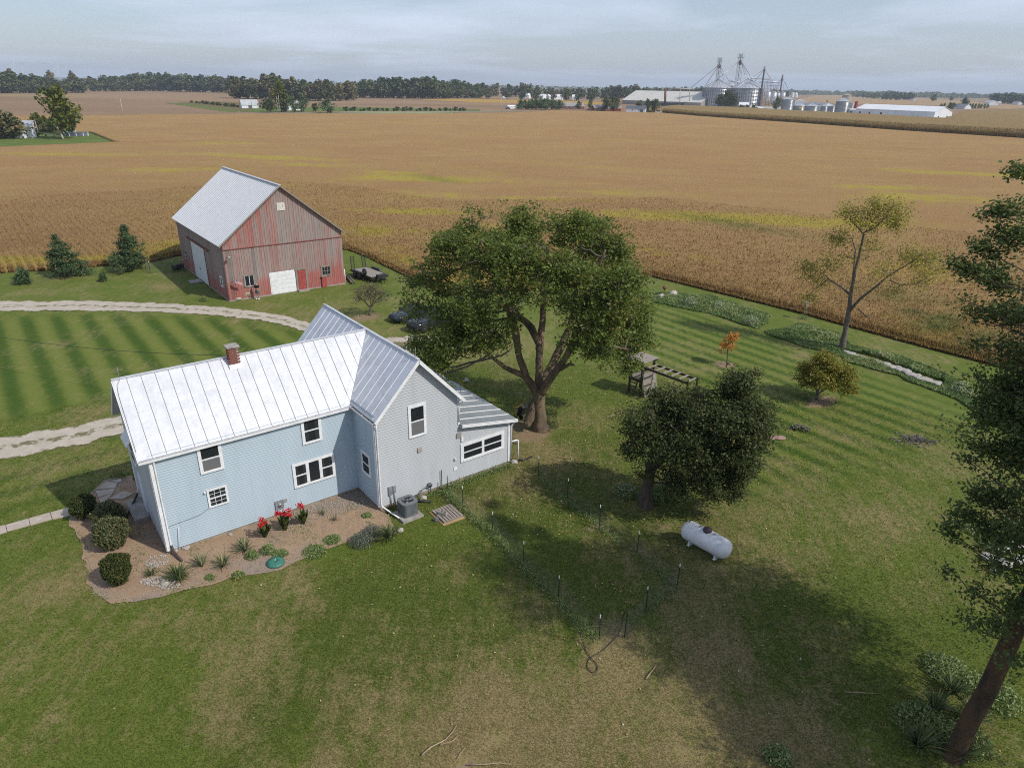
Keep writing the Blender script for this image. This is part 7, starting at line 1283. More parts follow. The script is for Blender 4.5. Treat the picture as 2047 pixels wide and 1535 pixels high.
# bands too far off to tell trees apart
def band(x0, x1, yb0, yb1, h, n, label, dep=200):
    P = []
    for _ in range(n):
        f = random.random(); b = at(x0 + (x1 - x0) * f, yb0 + (yb1 - yb0) * f); b = b + b.normalized() * random.uniform(0, dep); P.append((b.x, b.y, h * random.random() * (.72 + .5 * float(vnoise(f * 60, 3.1, 1, 4)))))
    leaf_object('distant_woods', np.array(P), h * .38, M['leaf_far'], None, asp=.9, bias=.1, label=label, cat='trees', kind='stuff')
band(-80, 215, 158, 162, 24, 2600, 'hazy wood on the horizon at the left', 300); band(600, 1000, 172.5, 178, 22, 1800, 'hazy wood on the horizon at the centre', 300); band(1000, 1500, 180, 188, 20, 2600, 'hazy wood on the horizon behind the tree line', 300); band(1540, 1790, 189.5, 192, 20, 2600, 'hazy wood on the horizon right of the elevator', 250); band(1700, 2160, 194, 199, 20, 4200, 'hazy wood along the horizon at the right', 250)

# ---------------------------------------------------------------- helpers for far buildings
def gable_shed(name, label, pl, pr, depth, ye, yr, wallm, roofm, cat='barn', group=None, over=.3, door=None, win=0):
    """shed with its long side between two ground points; eave and ridge rows in the photo"""
    a, b = at(*pl), at(*pr); d = b - a; L = d.length; t = thing(name, label, cat, a, math.atan2(d.y, d.x), group); m_ = (a + b) / 2; k = slant(m_) / FPX; e = .92 * (((pl[1] + pr[1]) / 2) - ye) * k; far = m_ + Vector((-d.y, d.x, 0)).normalized() * depth / 2
    rz = upright((pl[0] + pr[0]) / 2, yr, far).z; m = MB(); m.prism([(0, 0, 0), (0, depth, 0), (0, depth, e), (0, depth / 2, rz - .1), (0, 0, e)], (L, 0, 0)); m.build('wall', wallm, t); m = MB()
    for y0, y1 in ((-over, depth / 2), (depth + over, depth / 2)): m.prism([(-over, y0, e - over * (rz - e) / (depth / 2)), (L + over, y0, e - over * (rz - e) / (depth / 2)), (L + over, y1, rz), (-over, y1, rz)], (0, 0, .15))
    m.build('roof', roofm, t)
    for k_ in range(win): x = L * (k_ + 1) / (win + 1); w_ = MB().box(x - .7, x + .7, -.06, -.01, e * .45, e * .75).build('window', M['white_paint'], t); MB().box(x - .55, x + .55, -.09, -.061, e * .48, e * .72).build('pane', M['room'], w_)
    if door: MB().box(L * door - 1.4, L * door + 1.4, -.08, -.01, 0, min(3.2, e * .8)).build('door', M['steel_gray'], t)
    return t, L, e, rz
FW = pm('far_white', (.76, .77, .78), (.68, .69, .70), .2, .6); FR = pm('far_roof_white', (.80, .80, .81), (.74, .74, .75), .1, .5); BEIGE = pm('beige_tarp', (.60, .58, .52), (.54, .52, .46), .1, .8); BRK = pm('far_brick', (.24, .10, .07), (.17, .07, .05), .5, .9); GRF = pm('far_grey_roof', (.30, .29, .29), (.24, .235, .235), .3, .8); TINR = pm('tin_roof', (.50, .51, .52), (.40, .41, .42), .3, .5, .2); ORNG = pm('orange_tarp', (.45, .13, .05), (.38, .10, .04), .5, .8)
# neighbour's yard on the left
t = ftree(YM[0], 127, 278, 17.6, 'big yellow green tree towering over the neighbour yard', None, .95, 'yard_tree'); ftree(BIG[0], 141, 270, 11.5, 'lower leaning half of the neighbour yard tree mass', None, 1.0, 'yard_tree')
ftree(BMs[1], 14, 277, 9.5, 'grey brown bushy tree before the white old house', None, 1.2, 'yard_tree'); ftree(GM[3], 30, 277, 7.5, 'dark bush close to the white old house wall', None, 1.1, 'yard_bush', cat='bush')
for px, py, h, lab in ((78, 262, 7.0, 'yellow green bush right of the leaning pole'), (92, 263, 6.0, 'second yellow green bush by the yard tree'), (108, 266, 5.5, 'dark green bush under the big yard tree')): ftree(YM[0] if 'yellow' in lab else BIG[1], px, py, h, lab, None, 1.25, 'yard_bush', cat='bush')
for px, py, h, lab in ((68, 274, 3.4, 'brown shrub at the white old house corner'), (88, 264, 3.0, 'dark hedge shrub behind the neighbour lawn'), (103, 264, 3.0, 'dark hedge shrub left of the pool shed')): ftree(BMs[0], px, py, h, lab, None, 1.8, 'yard_bush', cat='bush')
t, L, e, rz = gable_shed('old_house', 'white old house with peeling metal roof at the left edge', (-8, 276), (45, 276.5), 7, 266, 258, FW, TINR, 'house', door=.25); b = at(52, 276)
hs2 = thing('white_shed', 'tall narrow white shed wall beside the old house', 'shed', at(43, 276), .2); MB().prism([(0, 0, 0), (0, 4, 0), (0, 4, 5.2), (0, 0, 3.6)], (3.6, 0, 0)).build('wall', FW, hs2); MB().prism([(-.2, -.2, 3.6), (3.8, -.2, 3.6), (3.8, 4.2, 5.7), (-.2, 4.2, 5.7)], (0, 0, .12)).build('roof', TINR, hs2); MB().box(1.2, 2.2, -.04, -.005, 0, 1.6).build('door', M['room'], hs2)
dh = thing('dog_house', 'small white dog house with dark opening', 'dog house', at(43, 277), .1); MB().prism([(0, 0, 0), (1.3, 0, 0), (1.3, 0, 1.0), (.65, 0, 1.5), (0, 0, 1.0)], (0, 1.6, 0)).build('box', FW, dh); MB().box(.4, .9, -.03, -.004, 0, .8).build('opening', M['room'], dh)
pb = at(77, 267); pt_ = upright(69, 240, pb); tag(MB().tube([pb, pt_], [.16, .1], 6).build('utility_pole', M['stone']), 'leaning pale utility pole behind the neighbour bushes', 'pole')
st = thing('dead_tree', 'pale dead forked tree stump on the neighbour lawn', 'tree', at(126, 279)); k = slant(at(126, 279)) / FPX; MB().tube([(0, 0, 0), (-.1, 0, 1.2), (-.2, 0, 2.2)], [.42, .36, .3], 8).build('trunk', M['stone'], st); MB().tube([(-.2, 0, 2.0), (-1.0, 0, 3.6), (-.7, 0, 5.4)], [.22, .15, .06], 6).build('branch', M['stone'], st); MB().tube([(-.6, 0, 2.8), (-1.7, .1, 4.4)], [.12, .05], 6).build('branch', M['stone'], st)
pool = thing('swimming_pool', 'round edged above ground pool with blue grey sides', 'pool', at(154, 272), 0); pw = pm('pool_wall', (.14, .16, .20), (.11, .125, .16), .6, .6); MB().lathe([(3.35, 0), (3.35, 1.25)], n=28, cap=False, sx=1.25, sy=.8).build('pool_wall', pw, pool); MB().lathe([(3.1, 1.27), (3.55, 1.27), (3.55, 1.33), (3.1, 1.33), (3.1, 1.27)], n=28, cap=False, sx=1.25, sy=.8).build('rim', pm('pool_rim', (.35, .42, .40)), pool); MB().lathe([(.001, 1.0), (3.3, 1.0)], n=28, cap=False, sx=1.25, sy=.8).build('water', pm('pool_water', (.10, .16, .10), (.12, .19, .11), .4, .15), pool)
for k in range(10): a = k * .628; MB().box(-.1, .1, -.1, .1, 0, 1.25).build('wall_post', FW, pool).location = (3.4 * 1.25 * math.cos(a), 3.4 * .8 * math.sin(a), 0)
sh = thing('pool_deck', 'small white pool deck with steps behind the dead tree', 'deck', at(131, 268), .2); MB().box(0, 3.2, 0, 2, 0, 1.2).build('platform', FW, sh); MB().box(.2, 3.8, .5, .6, 1.9, 2.2).build('railing', FW, sh); MB().box(.3, .5, .5, .6, 1.2, 1.9).build('railing_post', FW, sh)
gd_ = thing('garden_table', 'low grey garden table on the neighbour lawn', 'table', at(100, 273)); MB().box(-2, 2, -.6, .6, .6, .75).build('table_top', M['concrete'], gd_); [MB().box(x, x + .1, -.5, .5, 0, .6).build('leg', M['concrete'], gd_) for x in (-1.6, 1.5)]
# poles along the road
def pole(label, bx, by, tx, ty, arm=True):
    b = at(bx, by); tp = upright(tx, ty, b); t = thing('utility_pole', label, 'pole', b, 0, None); MB().tube([(0, 0, -.2), tp - b], [.19, .12], 7).build('post', M['stone'], t)
    if arm: d = (tp - b); MB().beam(d + Vector((-1.1, 0, -.8)), d + Vector((1.1, 0, -.8)), .12, .12).build('crossarm', M['old_wood'], t); MB().lathe([(.001, 0), (.3, .05), (.3, .9), (.001, 1.0)], d + Vector((.35, 0, -2.6)), 8).build('transformer', M['galv'], t)
pole('pale leaning utility pole by the road at left', 247, 234, 240, 197, False); pole('utility pole in front of the white far barn', 505, 222, 500.5, 191); pole('left of two utility poles before the far conifers', 556, 226, 552, 192); pole('right of two utility poles before the far conifers', 559, 226, 556.5, 191, False); pole('thin utility pole standing beside the pond', 810, 226, 809, 199, False); pole('utility pole on the road at the field centre', 1002, 226, 1002.5, 194, False); pole('utility pole at the right end of the evergreen row', 1121, 221, 1122, 193, True)
# white farmstead left of centre
gable_shed('white_barn', 'small white far barn with grey roof left of the conifers', (484, 217), (517, 217), 9, 210, 200, FW, TINR, door=.5); gable_shed('white_house', 'white far house partly hidden by conifers', (577, 221), (602, 221), 9, 209, 203, FW, TINR, 'house', win=2)
ftree(YM[0], 563, 224, 21, 'tall pale green tree between the poles and white house', None, .8, 'yard_tree'); ftree(GM[0], 573, 224, 13, 'lower green tree under the tall pale tree', None, .9, 'yard_tree'); ftree(con_lob, 586, 225, 12, 'dark narrow conifer before the white far house', None, .75, 'conifer'); ftree(con_lob, 608, 224, 12.5, 'dark conifer right of the white far house', None, .9, 'conifer'); ftree(BIG[0], 536, 225, 9.5, 'round dark tree right of the white far barn', None, 1.45, 'yard_tree'); ftree(GM[2], 631, 223, 6, 'small grey green tree left of the lone pine', None, 1.1, 'yard_tree'); ftree(con_lob, 655, 226, 9.8, 'lone dense green pine beside the pond', None, 1.35, 'pine_tree')
for k in range(26): ftree(GM[k % 4], 690 + k * 9.5 + random.uniform(-3, 3), 222.3 - (k % 3) * .3, random.uniform(1.6, 3.4), 'low rough bush along the pond bank', 'bushes along the pond bank', 1.8, 'bush', cat='bush')
for k in range(16): ftree(BMs[k % 3], 385 + k * 7 + random.uniform(-2, 2), 206 + k * .7, random.uniform(1.5, 3), 'low brown weedy bush in the rough strip', 'bushes of the rough strip', 2.2, 'bush', cat='bush')
# evergreen row and houses by the road
for k in range(11): ftree(con_lob, 1042 + k * 7.6, 219.5 - (k % 2) * .8, (219 - (195.5 if 2 < k < 9 else 198)) * .40 * random.uniform(.95, 1.08), 'dense dark evergreen in the row by the far road', 'evergreens of the row by the far road', 1.35, 'evergreen_tree', 2 * (k % 3))
gable_shed('white_tank_shed', 'low white round topped shed left of the evergreen row', (1017, 218), (1036, 218), 6, 213.5, 211, FW, FR, 'shed'); gable_shed('brick_house', 'low brick ranch house with grey roof by the evergreens', (1124, 217.5), (1168, 218), 10, 213, 206, BRK, GRF, 'house', win=3, door=.5); gable_shed('red_brick_house', 'second brick house behind the small yard trees', (1188, 221.5), (1242, 222), 9, 216, 211, BRK, GRF, 'house', win=3); gable_shed('orange_shed', 'low orange shed beyond the white long shed', (1220, 222.5), (1241, 223), 4, 218, 217, ORNG, ORNG, 'shed')
gable_shed('white_garage', 'white shed with dark roof at the field edge', (1251, 225), (1290, 226), 9, 217, 212, FW, pm('slate', (.10, .11, .14), (.08, .09, .11)), 'shed', win=2, door=.8)
for px, py, h, wd_, me, lab in ((1156, 219, 7.5, 1.0, BMs[0], 'reddish small tree before the brick ranch house'), (1180, 220, 9.5, .7, YM[0], 'bright green young tree between the brick houses'), (1212, 222, 13, .85, BIG[0], 'dark tree left of two before the second brick house'), (1227, 223, 12.5, .95, BIG[1], 'dark tree right of two before the second brick house'), (1277, 221, 9, 1.0, GM[1], 'tree behind the white shed roof'), (1293, 223.5, 11, .7, BIG[0], 'tree right beside the white shed'), (1308, 226, 11.5, .9, BIG[1], 'wide dark tree right of the white shed')): ftree(me, px, py, h, lab, None, wd_, 'yard_tree')
def far_car(label, px, py, mat, L=5.2, h=1.7, cat='car', rz=.1):
    t = thing('parked_car', label, cat, at(px, py), rz); MB().box(-L / 2, L / 2, -.95, .95, .4, 1.0).build('body', mat, t, bevel=.1); MB().prism([(-L * .22, -.85, 1.0), (L * .22, -.85, 1.0), (L * .12, -.8, h), (-L * .16, -.8, h)], (0, 1.65, 0)).build('cabin', M['car_glass'], t)
    for x in (-L * .3, L * .3): MB().lathe([(.001, -.98), (.38, -.98), (.38, .98), (.001, .98)], (x, 0, .38), 10, 'y').build('wheel', M['rubber'], t)
far_car('blue grey pickup parked by the bright green young tree', 1177, 222, M['navy_paint'], 6, 1.9, 'pickup'); far_car('dark car parked before the second brick house', 1199, 222.5, M['black_paint']); far_car('red far car parked by the brick ranch house', 1137, 219, rdm); far_car('dark trailer parked left of the white round shed', 1015, 218, M['black_paint'], 5, 1.2); far_car('white van parked at the field edge by the dark tree', 1316, 226.5, FW, 6, 2.4, 'van')
# ---------------------------------------------------------------- grain elevator
def bin_mat():
    t = NT('bin_steel'); br = t.n('ShaderNodeTexBrick'); v = t.n('ShaderNodeTexCoord'); mpn = t.n('ShaderNodeMapping'); t.link(v.outputs['UV'], mpn.inputs[0]); f = t.noise(t.coord('Object', (.25, .25, .6)), .8, 4, .6, .3, .7); c = t.mix(f, (.46, .475, .49), (.33, .345, .36)); return t.set(c, .34, .75, .5)
M['bin'] = bin_mat(); M['bin_light'] = pm('bin_light', (.60, .61, .62), (.50, .51, .52), .5, .35, .5)
def grain_bin(label, xl, xr, yb, ye, yp, mat=None, group=None, ribs=True, name='grain_bin', y_off=0, hopper=0.0):
    xc = (xl + xr) / 2; b = at(xc, yb); k = slant(b) / FPX; r_ = (xr - xl) / 2 * k; b = b + b.normalized() * r_ + b.normalized() * y_off; k = slant(b) / FPX; b.z = 0; h = upright(xc, ye, b).z; hp = max(upright(xc, yp, b).z, h + r_ * .3); mat = mat or M['bin']; t = thing(name, label, 'grain bin', b, random.uniform(0, 1), group)
    if hopper:
        z0 = h * hopper; MB().lathe([(.15 * r_, z0 * .45), (r_, z0), (r_, h)], n=20).build('wall', mat, t)
        for a in np.linspace(0, 6.283, 7)[:-1]: MB().tube([(r_ * math.cos(a), r_ * math.sin(a), 0), (r_ * math.cos(a), r_ * math.sin(a), z0 * 1.1)], r_ * .06, 5).build('leg', M['galv'], t)
    else:
        pr = []; nr = 14
        for i in range(nr): z = h * i / nr; pr += [(r_, z), (r_, z + h / nr * .88), (r_ * .99, z + h / nr * .90), (r_ * .99, z + h / nr * .98)]
        MB().lathe(pr + [(r_, h)], n=44).build('wall', mat, t)
        if ribs:
            m = MB()
            for k2 in range(40): a = k2 * 2 * math.pi / 40; m.beam((r_ * 1.004 * math.cos(a), r_ * 1.004 * math.sin(a), 0), (r_ * 1.004 * math.cos(a), r_ * 1.004 * math.sin(a), h * .97), r_ * .016, r_ * .016)
            m.build('stiffeners', M['steel_gray'], t, kind='stuff')
    m = MB(); m.lathe([(r_ * 1.04, h), (r_ * 1.03, h + (hp - h) * .02), (r_ * .12, hp), (.001, hp)], n=40); m.build('roof', M['bin_light'] if mat is M['bin'] else mat, t); m = MB()
    for k2 in range(24): a = k2 * 2 * math.pi / 24; m.beam((r_ * 1.03 * math.cos(a), r_ * 1.03 * math.sin(a), h + (hp - h) * .03), (r_ * .13 * math.cos(a), r_ * .13 * math.sin(a), hp + .05), r_ * .012, r_ * .012)
    m.build('roof_ribs', M['galv'], t, kind='stuff'); MB().lathe([(r_ * .1, hp - .1), (r_ * .1, hp + r_ * .05), (.001, hp + r_ * .06)], n=12).build('peak_cap', M['galv'], t); return t, b, r_, h, hp
b1 = grain_bin('left of the two huge steel grain bins', 1402, 1458, 214.5, 176, 160); b2 = grain_bin('right of the two huge steel grain bins', 1458.5, 1520, 216.5, 177, 159); grain_bin('huge grain bin half hidden behind the left bin', 1440, 1470, 208, 172, 161, y_off=30)
grain_bin('shiny steel bin left of the quonset shed', 1560.5, 1585, 222.3, 199, 193.7); grain_bin('low wide steel bin with a yellow sign', 1585, 1608, 224, 212, 204.5); grain_bin('low wide steel bin right of the signed bin', 1608.5, 1635, 225.6, 212.5, 206.5); grain_bin('left of two short steel bins before the silo', 1639, 1653, 227, 212.5, 208.5); grain_bin('right of two short steel bins before the silo', 1653.5, 1668, 228, 213, 210); grain_bin('tall bright steel bin before the concrete silo', 1668, 1694.5, 229.5, 203, 195.5)
sil = grain_bin('tan concrete silo with white domed top', 1679, 1696, 221, 190.5, 187, pm('silo_tan', (.42, .36, .29), (.34, .29, .23), .3, .9), ribs=False, name='silo', y_off=30); grain_bin('white grain bin among the elevator legs', 1548, 1566, 208, 194, 190, FW, ribs=False, y_off=20)
for i, (xl, xr, yb, ye) in enumerate(((1528, 1537, 213, 184), (1538, 1549, 214, 185), (1549, 1556, 211, 185), (1557, 1567, 210, 185.5))): grain_bin(('leftmost hopper bin on legs at the elevator', 'widest hopper bin on legs at the elevator', 'hopper bin behind the elevator frame', 'rightmost hopper bin on legs at the elevator')[i], xl, xr, yb, ye, ye - 2.2, M['bin_light'], 'hopper bins of the elevator', False, 'hopper_bin', 0, .5)
for xl, xr, lab in ((1580, 1587, 'left of two far pale silos'), (1587.5, 1594, 'right of two far pale silos')): grain_bin(lab, xl, xr, 195.5, 186 if xl < 1585 else 188.5, 185, FW, None, False, 'silo', 60)
q = at(1598, 224); yb_ = thing('yellow_sign', 'yellow sign board on the low steel bin', 'sign', at(1601, 224.1), .4); MB().box(-3, 3, -.1, 0, 3.2, 4.6).build('board', M['yellow_paint'], yb_)
# lattice legs, distributors and spouts
def leg(label, bx, by, tx, ty, wd=2.0, head=3.2, dark=M['galv']):
    b = at(bx, by); tp = upright(tx, ty, b); h = tp.z; off = Vector((tp.x - b.x, tp.y - b.y, 0)) * 0; t = thing('elevator_tower', label, 'grain elevator', (tp.x, tp.y, 0)); m = MB(); w2 = wd / 2
    for i, j in ((-1, -1), (1, -1), (1, 1), (-1, 1)): m.beam((i * w2 * 1.25, j * w2 * 1.25, 0), (i * w2, j * w2, h * .92), .34, .34)
    n = int(h / (wd * 1.7))
    for k in range(n):
        z0, z1 = h * .92 * k / n, h * .92 * (k + 1) / n
        for (i, j), (i2, j2) in (((-1, -1), (1, -1)), ((1, -1), (1, 1)), ((1, 1), (-1, 1)), ((-1, 1), (-1, -1))): m.beam((i * w2, j * w2, z0), (i2 * w2, j2 * w2, z1), .16, .16); m.beam((i * w2, j * w2, z1), (i2 * w2, j2 * w2, z1), .16, .16)
    m.build('tower_frame', dark, t, kind='stuff'); MB().tube([(0, 0, 0), (0, 0, h * .95)], .4, 6).build('leg_casing', M['steel_gray'], t); m = MB(); m.box(-head / 2, head / 2, -head / 2, head / 2, h * .92, h * .935); m.box(-head * .3, head * .3, -head * .25, head * .25, h * .94, h * .985)
    for i in (-1, 1):
        for j in (-1, 1): m.beam((i * head / 2, j * head / 2, h * .93), (i * head / 2, j * head / 2, h), .16, .16)
    for z in (h * .97, h): m.beam((-head / 2, -head / 2, z), (head / 2, -head / 2, z), .14, .14); m.beam((-head / 2, head / 2, z), (head / 2, head / 2, z), .14, .14); m.beam((-head / 2, -head / 2, z), (-head / 2, head / 2, z), .14, .14)
    m.build('head_platform', M['galv'], t); MB().lathe([(.4, h * .78), (head * .42, h * .83), (.5, h * .87)], n=10).build('distributor', M['rust'], t); return t, tp
def spout(t, tp, ends, base, z=.86, r_=.34):
    for x, y in ends:
        e = upright(x, y, base); MB().tube([(0, 0, tp.z * z), Vector((e.x - tp.x, e.y - tp.y, e.z))], r_, 5).build('spout', M['galv'], t)
B1, B2 = b1[1], b2[1]
t, tp = leg('elevator tower standing over the left huge bin', 1435, 214, 1440, 115.5, 3.4, 5.5); spout(t, tp, [(1382, 175.5), (1411, 170), (1447, 160), (1460, 168)], B1)
t, tp = leg('tallest elevator tower between the two huge bins', 1474, 214, 1482, 107.5, 4.6, 6.5); spout(t, tp, [(1434, 160), (1492, 160), (1497, 158.5), (1503, 157)], B2, .88, .4)
t, tp = leg('thin dark elevator leg right of the huge bins', 1520, 217, 1529, 132.5, 1.1, 2.2, M['steel_gray']); spout(t, tp, [(1502, 157), (1510, 163), (1507, 166), (1540, 158), (1545, 165)], at(1530, 213), .93, .22)
t, tp = leg('short elevator leg farthest right', 1560, 209, 1565, 149, 1.2, 2.6, M['steel_gray']); spout(t, tp, [(1540, 190), (1552, 178), (1572, 170), (1575, 178), (1568, 185)], at(1560, 209), .9, .26)
fr = thing('conveyor_scaffold', 'tangle of steel frames and conveyors at the elevator', 'elevator frame', at(1540, 212)); m = MB(); bb_ = at(1540, 212)
for x in (1524, 1530, 1536, 1542, 1548, 1554, 1560):
    a = upright(x, 213, bb_) - bb_; c = upright(x + 1.5, 160 + abs(x - 1538) * .9, bb_) - bb_; m.beam(a, c, .3, .3); m.beam(a + Vector((0, 6, 0)), c + Vector((0, 6, 0)), .3, .3)
for y in (160, 165, 171, 178, 185, 192, 199, 206): m.beam(upright(1522, y, bb_) - bb_, upright(1562, y + 1, bb_) - bb_, .28, .28); m.beam(upright(1526, y + 5, bb_) - bb_, upright(1548, y, bb_) - bb_, .2, .2)
m.build('steel_frame', M['rust'], fr, kind='stuff'); MB().tube([upright(1500, 157, B2) - bb_, upright(1538, 158.5, bb_) - bb_], .8, 6).build('conveyor', M['galv'], fr); MB().tube([upright(1517, 165, bb_) - bb_, upright(1556, 164.5, bb_) - bb_], .6, 6).build('conveyor', M['galv'], fr); MB().tube([upright(1461, 164, B2) - bb_, upright(1478, 164.5, B2) - bb_], .5, 6).build('conveyor', M['galv'], fr)
# long grain shed with conveyor
t, L, e, rz = gable_shed('grain_shed', 'long beige roofed grain storage shed beside the huge bins', (1243, 208), (1400, 214), 55, 203, 182.5, M['concrete'], BEIGE, 'grain shed'); 
cv = thing('shed_conveyor', 'pipe conveyor on posts over the long grain shed', 'conveyor', at(1330, 212)); cb_ = at(1330, 212); MB().tube([upright(1329, 176.5, cb_) - cb_, upright(1382, 178.5, cb_) - cb_], .8, 6).build('conveyor', M['stone'], cv)
for x, y0, y1, mt in ((1329.5, 210, 176, 'rust'), (1359, 211, 178, 'stone'), (1378, 212, 178, 'stone')): MB().tube([upright(x, y0, cb_) - cb_, upright(x + .8, y1, cb_) - cb_], 1.4 if mt == 'rust' else .5, 6).build('support_tower', M[mt], cv)
MB().box(-6, 46, -3, 0, 0, 3.2).build('loader_wall', M['navy_paint'], cv)
ftree(BIG[0], 1436, 216.5, 15.5, 'left dark tree before the huge bins', None, .75, 'yard_tree'); ftree(BIG[1], 1452, 217, 19, 'middle dark tree before the huge bins', None, .8, 'yard_tree'); ftree(BIG[0], 1466, 217.5, 16, 'right dark tree before the huge bins', None, .8, 'yard_tree'); ftree(con_lob, 1552, 221, 14, 'dark evergreen left of the shiny steel bin', None, .85, 'evergreen_tree'); ftree(BIG[1], 1573, 196, 18, 'dark tree behind the elevator legs', None, .8, 'yard_tree')
for px, h, lab in ((1480, 5, 'low bush at the white office wall'), (1493, 5, 'second low bush at the white office'), (1507, 6, 'third bush right of the white office')): ftree(GM[0], px, 219.5, h, lab, None, 1.3, 'bush', cat='bush')
gable_shed('office', 'small white office before the right huge bin', (1476, 217.5), (1495, 218), 8, 210, 205, FW, FR, 'office', door=.5); gable_shed('low_white_shed', 'low white shed right of the small office', (1496, 218.5), (1515, 219.5), 8, 214.5, 213, FW, FR, 'shed')
# quonset, long white barn, red tower
qb = at(1597, 219); qn = thing('quonset_shed', 'white half round shed behind the steel bins', 'shed', qb + qb.normalized() * 12, -.35); r_ = 9.5; m = MB(); arc = [(r_ * math.cos(a), 0, r_ * 1.05 * math.sin(a)) for a in np.linspace(0, math.pi, 14)]; m.prism(arc, (0, 26, 0)); m.build('shell', FW, qn); MB().box(-2, 2, -.12, -.01, 0, 4.5).build('door', M['galv'], qn)
gable_shed('grey_roof_shed', 'long grey roofed shed behind the low bins', (1606, 219), (1642, 222), 14, 209, 204.5, FW, GRF, 'shed')
def long_barn():
    P0, P1, P2_ = at(1709, 231), at(1866, 239), at(1889, 238.2); d = P1 - P0; L = d.length; ang = math.atan2(d.y, d.x); g = P2_ - P1; loc_ = Matrix.Rotation(-ang, 3, 'Z'); dp = abs((loc_ @ g).y); k = slant(P1) / FPX; e = 13.8 * k; mid_ = P1 + (P2_ - P1) / 2; rz = upright(1878.5, 213.5, mid_).z; t = thing('long_white_barn', 'long low white metal barn at the far cornfield', 'barn', P0, ang); m = MB(); m.prism([(0, 0, 0), (0, dp, 0), (0, dp, e), (0, dp / 2, rz - .1), (0, 0, e)], (L, 0, 0)); m.build('wall', FW, t); m = MB(); m.prism([(-.4, -.5, e), (L + .4, -.5, e), (L + .4, dp / 2, rz), (-.4, dp / 2, rz)], (0, 0, .15)); m.prism([(-.4, dp + .5, e), (L + .4, dp + .5, e), (L + .4, dp / 2, rz), (-.4, dp / 2, rz)], (0, 0, .15)); m.build('roof', FR, t)
    for x in (4, 14, 26): MB().box(x, x + 1.6, -.1, -.01, 1.5, 3.5).build('window', M['room'], t)
    for y in (dp * .25, dp * .75): MB().box(L + .01, L + .1, y - .8, y + .8, 0.5, 2.4).build('door', M['room'], t)
    for x in np.linspace(12, L - 8, 9): MB().box(x, x + .12, -.05, -.01, 0, e - .2).build('wall_seam', M['galv'], t)
long_barn(); rt = grain_bin('red round tank standing left of the long white barn', 1706, 1712, 222, 203.5, 203, pm('tank_red', (.33, .03, .03), (.26, .025, .03), .3, .5), ribs=False, name='red_tank', y_off=10); grain_bin('tan small silo left of the red tank', 1698, 1704.5, 222, 207, 206, sil[0].children[0].data.materials[0], ribs=False, name='silo', y_off=8); gable_shed('open_shed', 'low white open shed left of the long white barn', (1692, 229.5), (1709, 230.5), 9, 219.5, 218, FW, FR, 'shed', door=.5)
tag(MB().tube([at(1653.5, 217), upright(1653.5, 200.5, at(1653.5, 217))], .7, 6).build('rusty_stack', M['rust']), 'thin rusty stack rising behind the short bins', 'stack')
# farms at the far right
gable_shed('far_white_house', 'small white house among far conifers at right', (1906, 217.5), (1928, 218.5), 10, 213.5, 208, FW, GRF, 'house', win=2)
for px, py, h, wd_, me in ((1880, 217, 6.5, .8, con_lob), (1887, 217.5, 7.5, .8, con_lob), (1899, 219, 8.5, 1.1, GM[1]), (1905, 218.5, 8, 1.0, GM[0])): ftree(me, px, py, h, 'green tree left of the small white far house', 'trees left of the white far house', wd_, 'yard_tree')
ftree(BIG[0], 1927, 218, 15, 'tallest dark tree over the small white far house', None, .85, 'yard_tree')
for k in range(7): ftree(con_lob, 1937 + k * 6, 218.5 - .2 * k, 7.5 - (k > 3), 'small dark conifer in the row right of the white far house', 'conifer row right of the white far house', .75, 'conifer')
gable_shed('far_gable_barn', 'white far barn with steep roof at the right', (1966, 210.5), (1976, 211), 16, 205, 200.5, FW, TINR); gable_shed('far_low_barn', 'low white far barn with grey roof at the right', (1978, 210.5), (2001, 211), 16, 207, 203, FW, TINR); gable_shed('far_edge_house', 'white far house at the right picture edge', (2022, 209.5), (2034, 210), 9, 206, 203, FW, GRF, 'house'); gable_shed('field_house', 'tiny white far house in the right tan field', (1819, 201.5), (1825, 201.8), 8, 199, 197.5, FW, GRF, 'house'); gable_shed('field_barn', 'tiny white far barn beyond the tan field', (1656, 190), (1665, 190), 12, 188.2, 186.8, FW, FR)
for x0, x1, y, lab in ((1043, 1057, 197, 'leftmost long white far shed behind the trees'), (1076, 1085, 198.5, 'second white far shed behind the trees'), (1098, 1126, 199.5, 'third white far shed behind the trees'), (1143, 1158, 200, 'rightmost white far shed behind the trees')): gable_shed('far_white_shed', lab, (x0, y), (x1, y + .3), 14, y - 6, y - 10, FW, FR, 'shed')
gable_shed('horizon_barn', 'tiny white barn at the horizon between the left woods', (166, 165), (178, 165), 20, 163, 161.8, FW, FR); gable_shed('low_white_tank', 'low white far tank left of the scattered trees', (1006, 197), (1017, 197), 5, 194.8, 194, FW, FR, 'tank')
for k, px in enumerate((1680, 1712, 1740, 1770, 1830)):   # thin poles on the tan field
    b = at(px, 208 + k * .6); tag(MB().tube([b, (b.x, b.y, 9)], [.16, .1], 5).build('utility_pole', M['old_wood']), 'thin far pole crossing the right tan field', 'pole', 'poles of the right tan field')
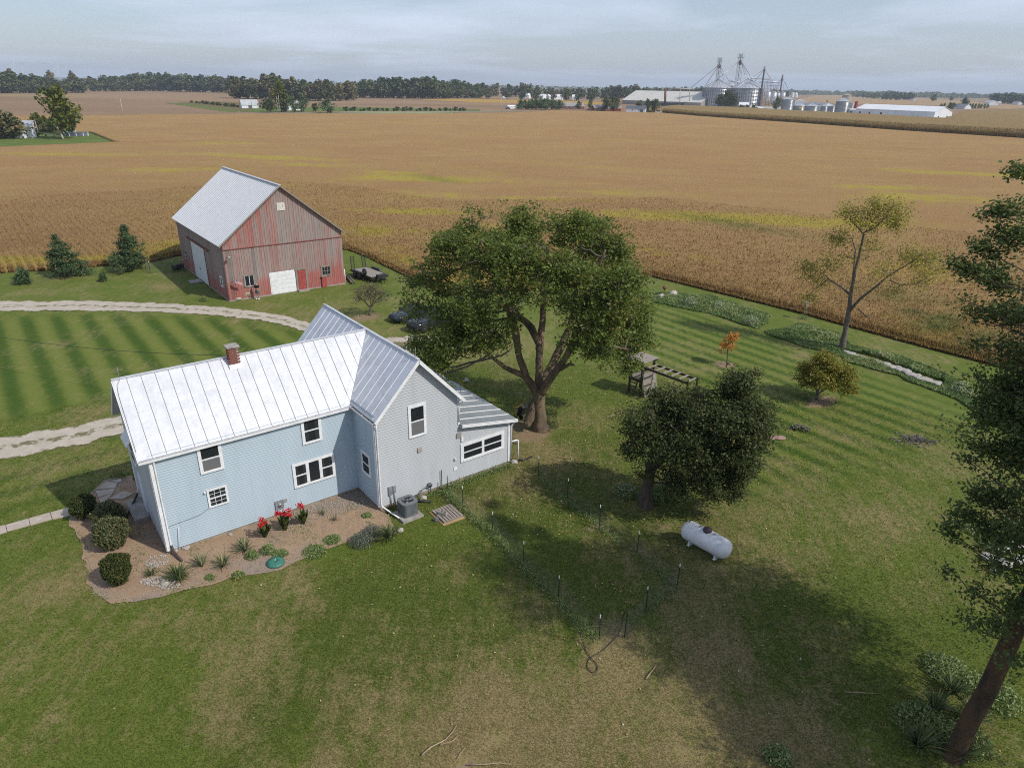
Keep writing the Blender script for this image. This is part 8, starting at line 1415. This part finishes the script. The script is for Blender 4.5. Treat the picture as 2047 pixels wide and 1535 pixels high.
# wind turbines on the horizon
WT = pm('turbine_white', (.6, .63, .66), (.56, .58, .62), .01, .5)
tm_ = MB(); tm_.tube([(0, 0, 0), (0, 0, 80)], [2.1, 1.3], 8); tw = tm_.mesh('tower', WT); tm_ = MB(); tm_.box(-1.6, 1.6, -4, 4, 78.5, 82); nc = tm_.mesh('nacelle', WT); tm_ = MB(); tm_.prism([(-1.0, 0, 0), (1.2, 0, 0), (1.5, 0, 10), (.25, 0, 42), (-.25, 0, 42), (-.9, 0, 10)], (0, .6, 0)); bl_ = tm_.mesh('blade', WT)
for px, yh, a0, D in ((30, 132, .3, 7200), (46, 137, .9, 9000), (117, 136, .2, 8200), (135, 138, .25, 8600), (182, 140, .6, 9200), (251, 140.5, 1.0, 9500), (258, 142, .4, 10500), (332, 143, .7, 11000), (559, 148, .2, 9800), (615, 151, .8, 11500), (632, 151.5, .3, 10200), (709, 150, .9, 8800), (714, 152, .1, 9600), (743, 158, .5, 12000), (781, 153, .6, 9900), (977, 160, .1, 9200), (1037, 159, .5, 11500), (1092, 159.5, .9, 8600), (1128, 160.5, .3, 8800), (1132, 161.5, .7, 9000), (1204, 165, .2, 11800), (1265, 166, .6, 12500)):
    d = ray(px, 150); hd = Vector((d.x, d.y, 0)).normalized() * D; t = thing('wind_turbine', 'tiny white wind turbine on the hazy horizon', 'wind turbine', hd, math.atan2(hd.y, hd.x) - math.pi / 2 + .4, 'wind turbines on the horizon'); zt = upright(px, yh, hd).z; s = max(.7, zt / 80.0); t.scale = (s, s, s)
    for nm, me in (('tower', tw), ('nacelle', nc)): o = bpy.data.objects.new(nm, me); COL.objects.link(o); o.parent = t
    for k in range(3): o = bpy.data.objects.new('blade', bl_); COL.objects.link(o); o.parent = t; o.location = (0, -4.6, 80.2); o.rotation_euler = (0, a0 + k * 2.0944, 0)

# ---------------------------------------------------------------- air
hz = MB(); hz.box(-17200, 17200, -17200, 17200, -1.3, 190); hm = NT('haze'); hm.t.nodes.remove(hm.b); pv = hm.n('ShaderNodeVolumePrincipled'); pv.inputs['Color'].default_value = (.78, .88, 1.0, 1); pv.inputs['Density'].default_value = 0.00011; pv.inputs['Anisotropy'].default_value = 0.0; hm.link(pv.outputs[0], hm.o.inputs['Volume'])
ho = hz.build('haze', hm.m, kind='stuff', label='thin pale haze in the air over the fields', cat='haze')
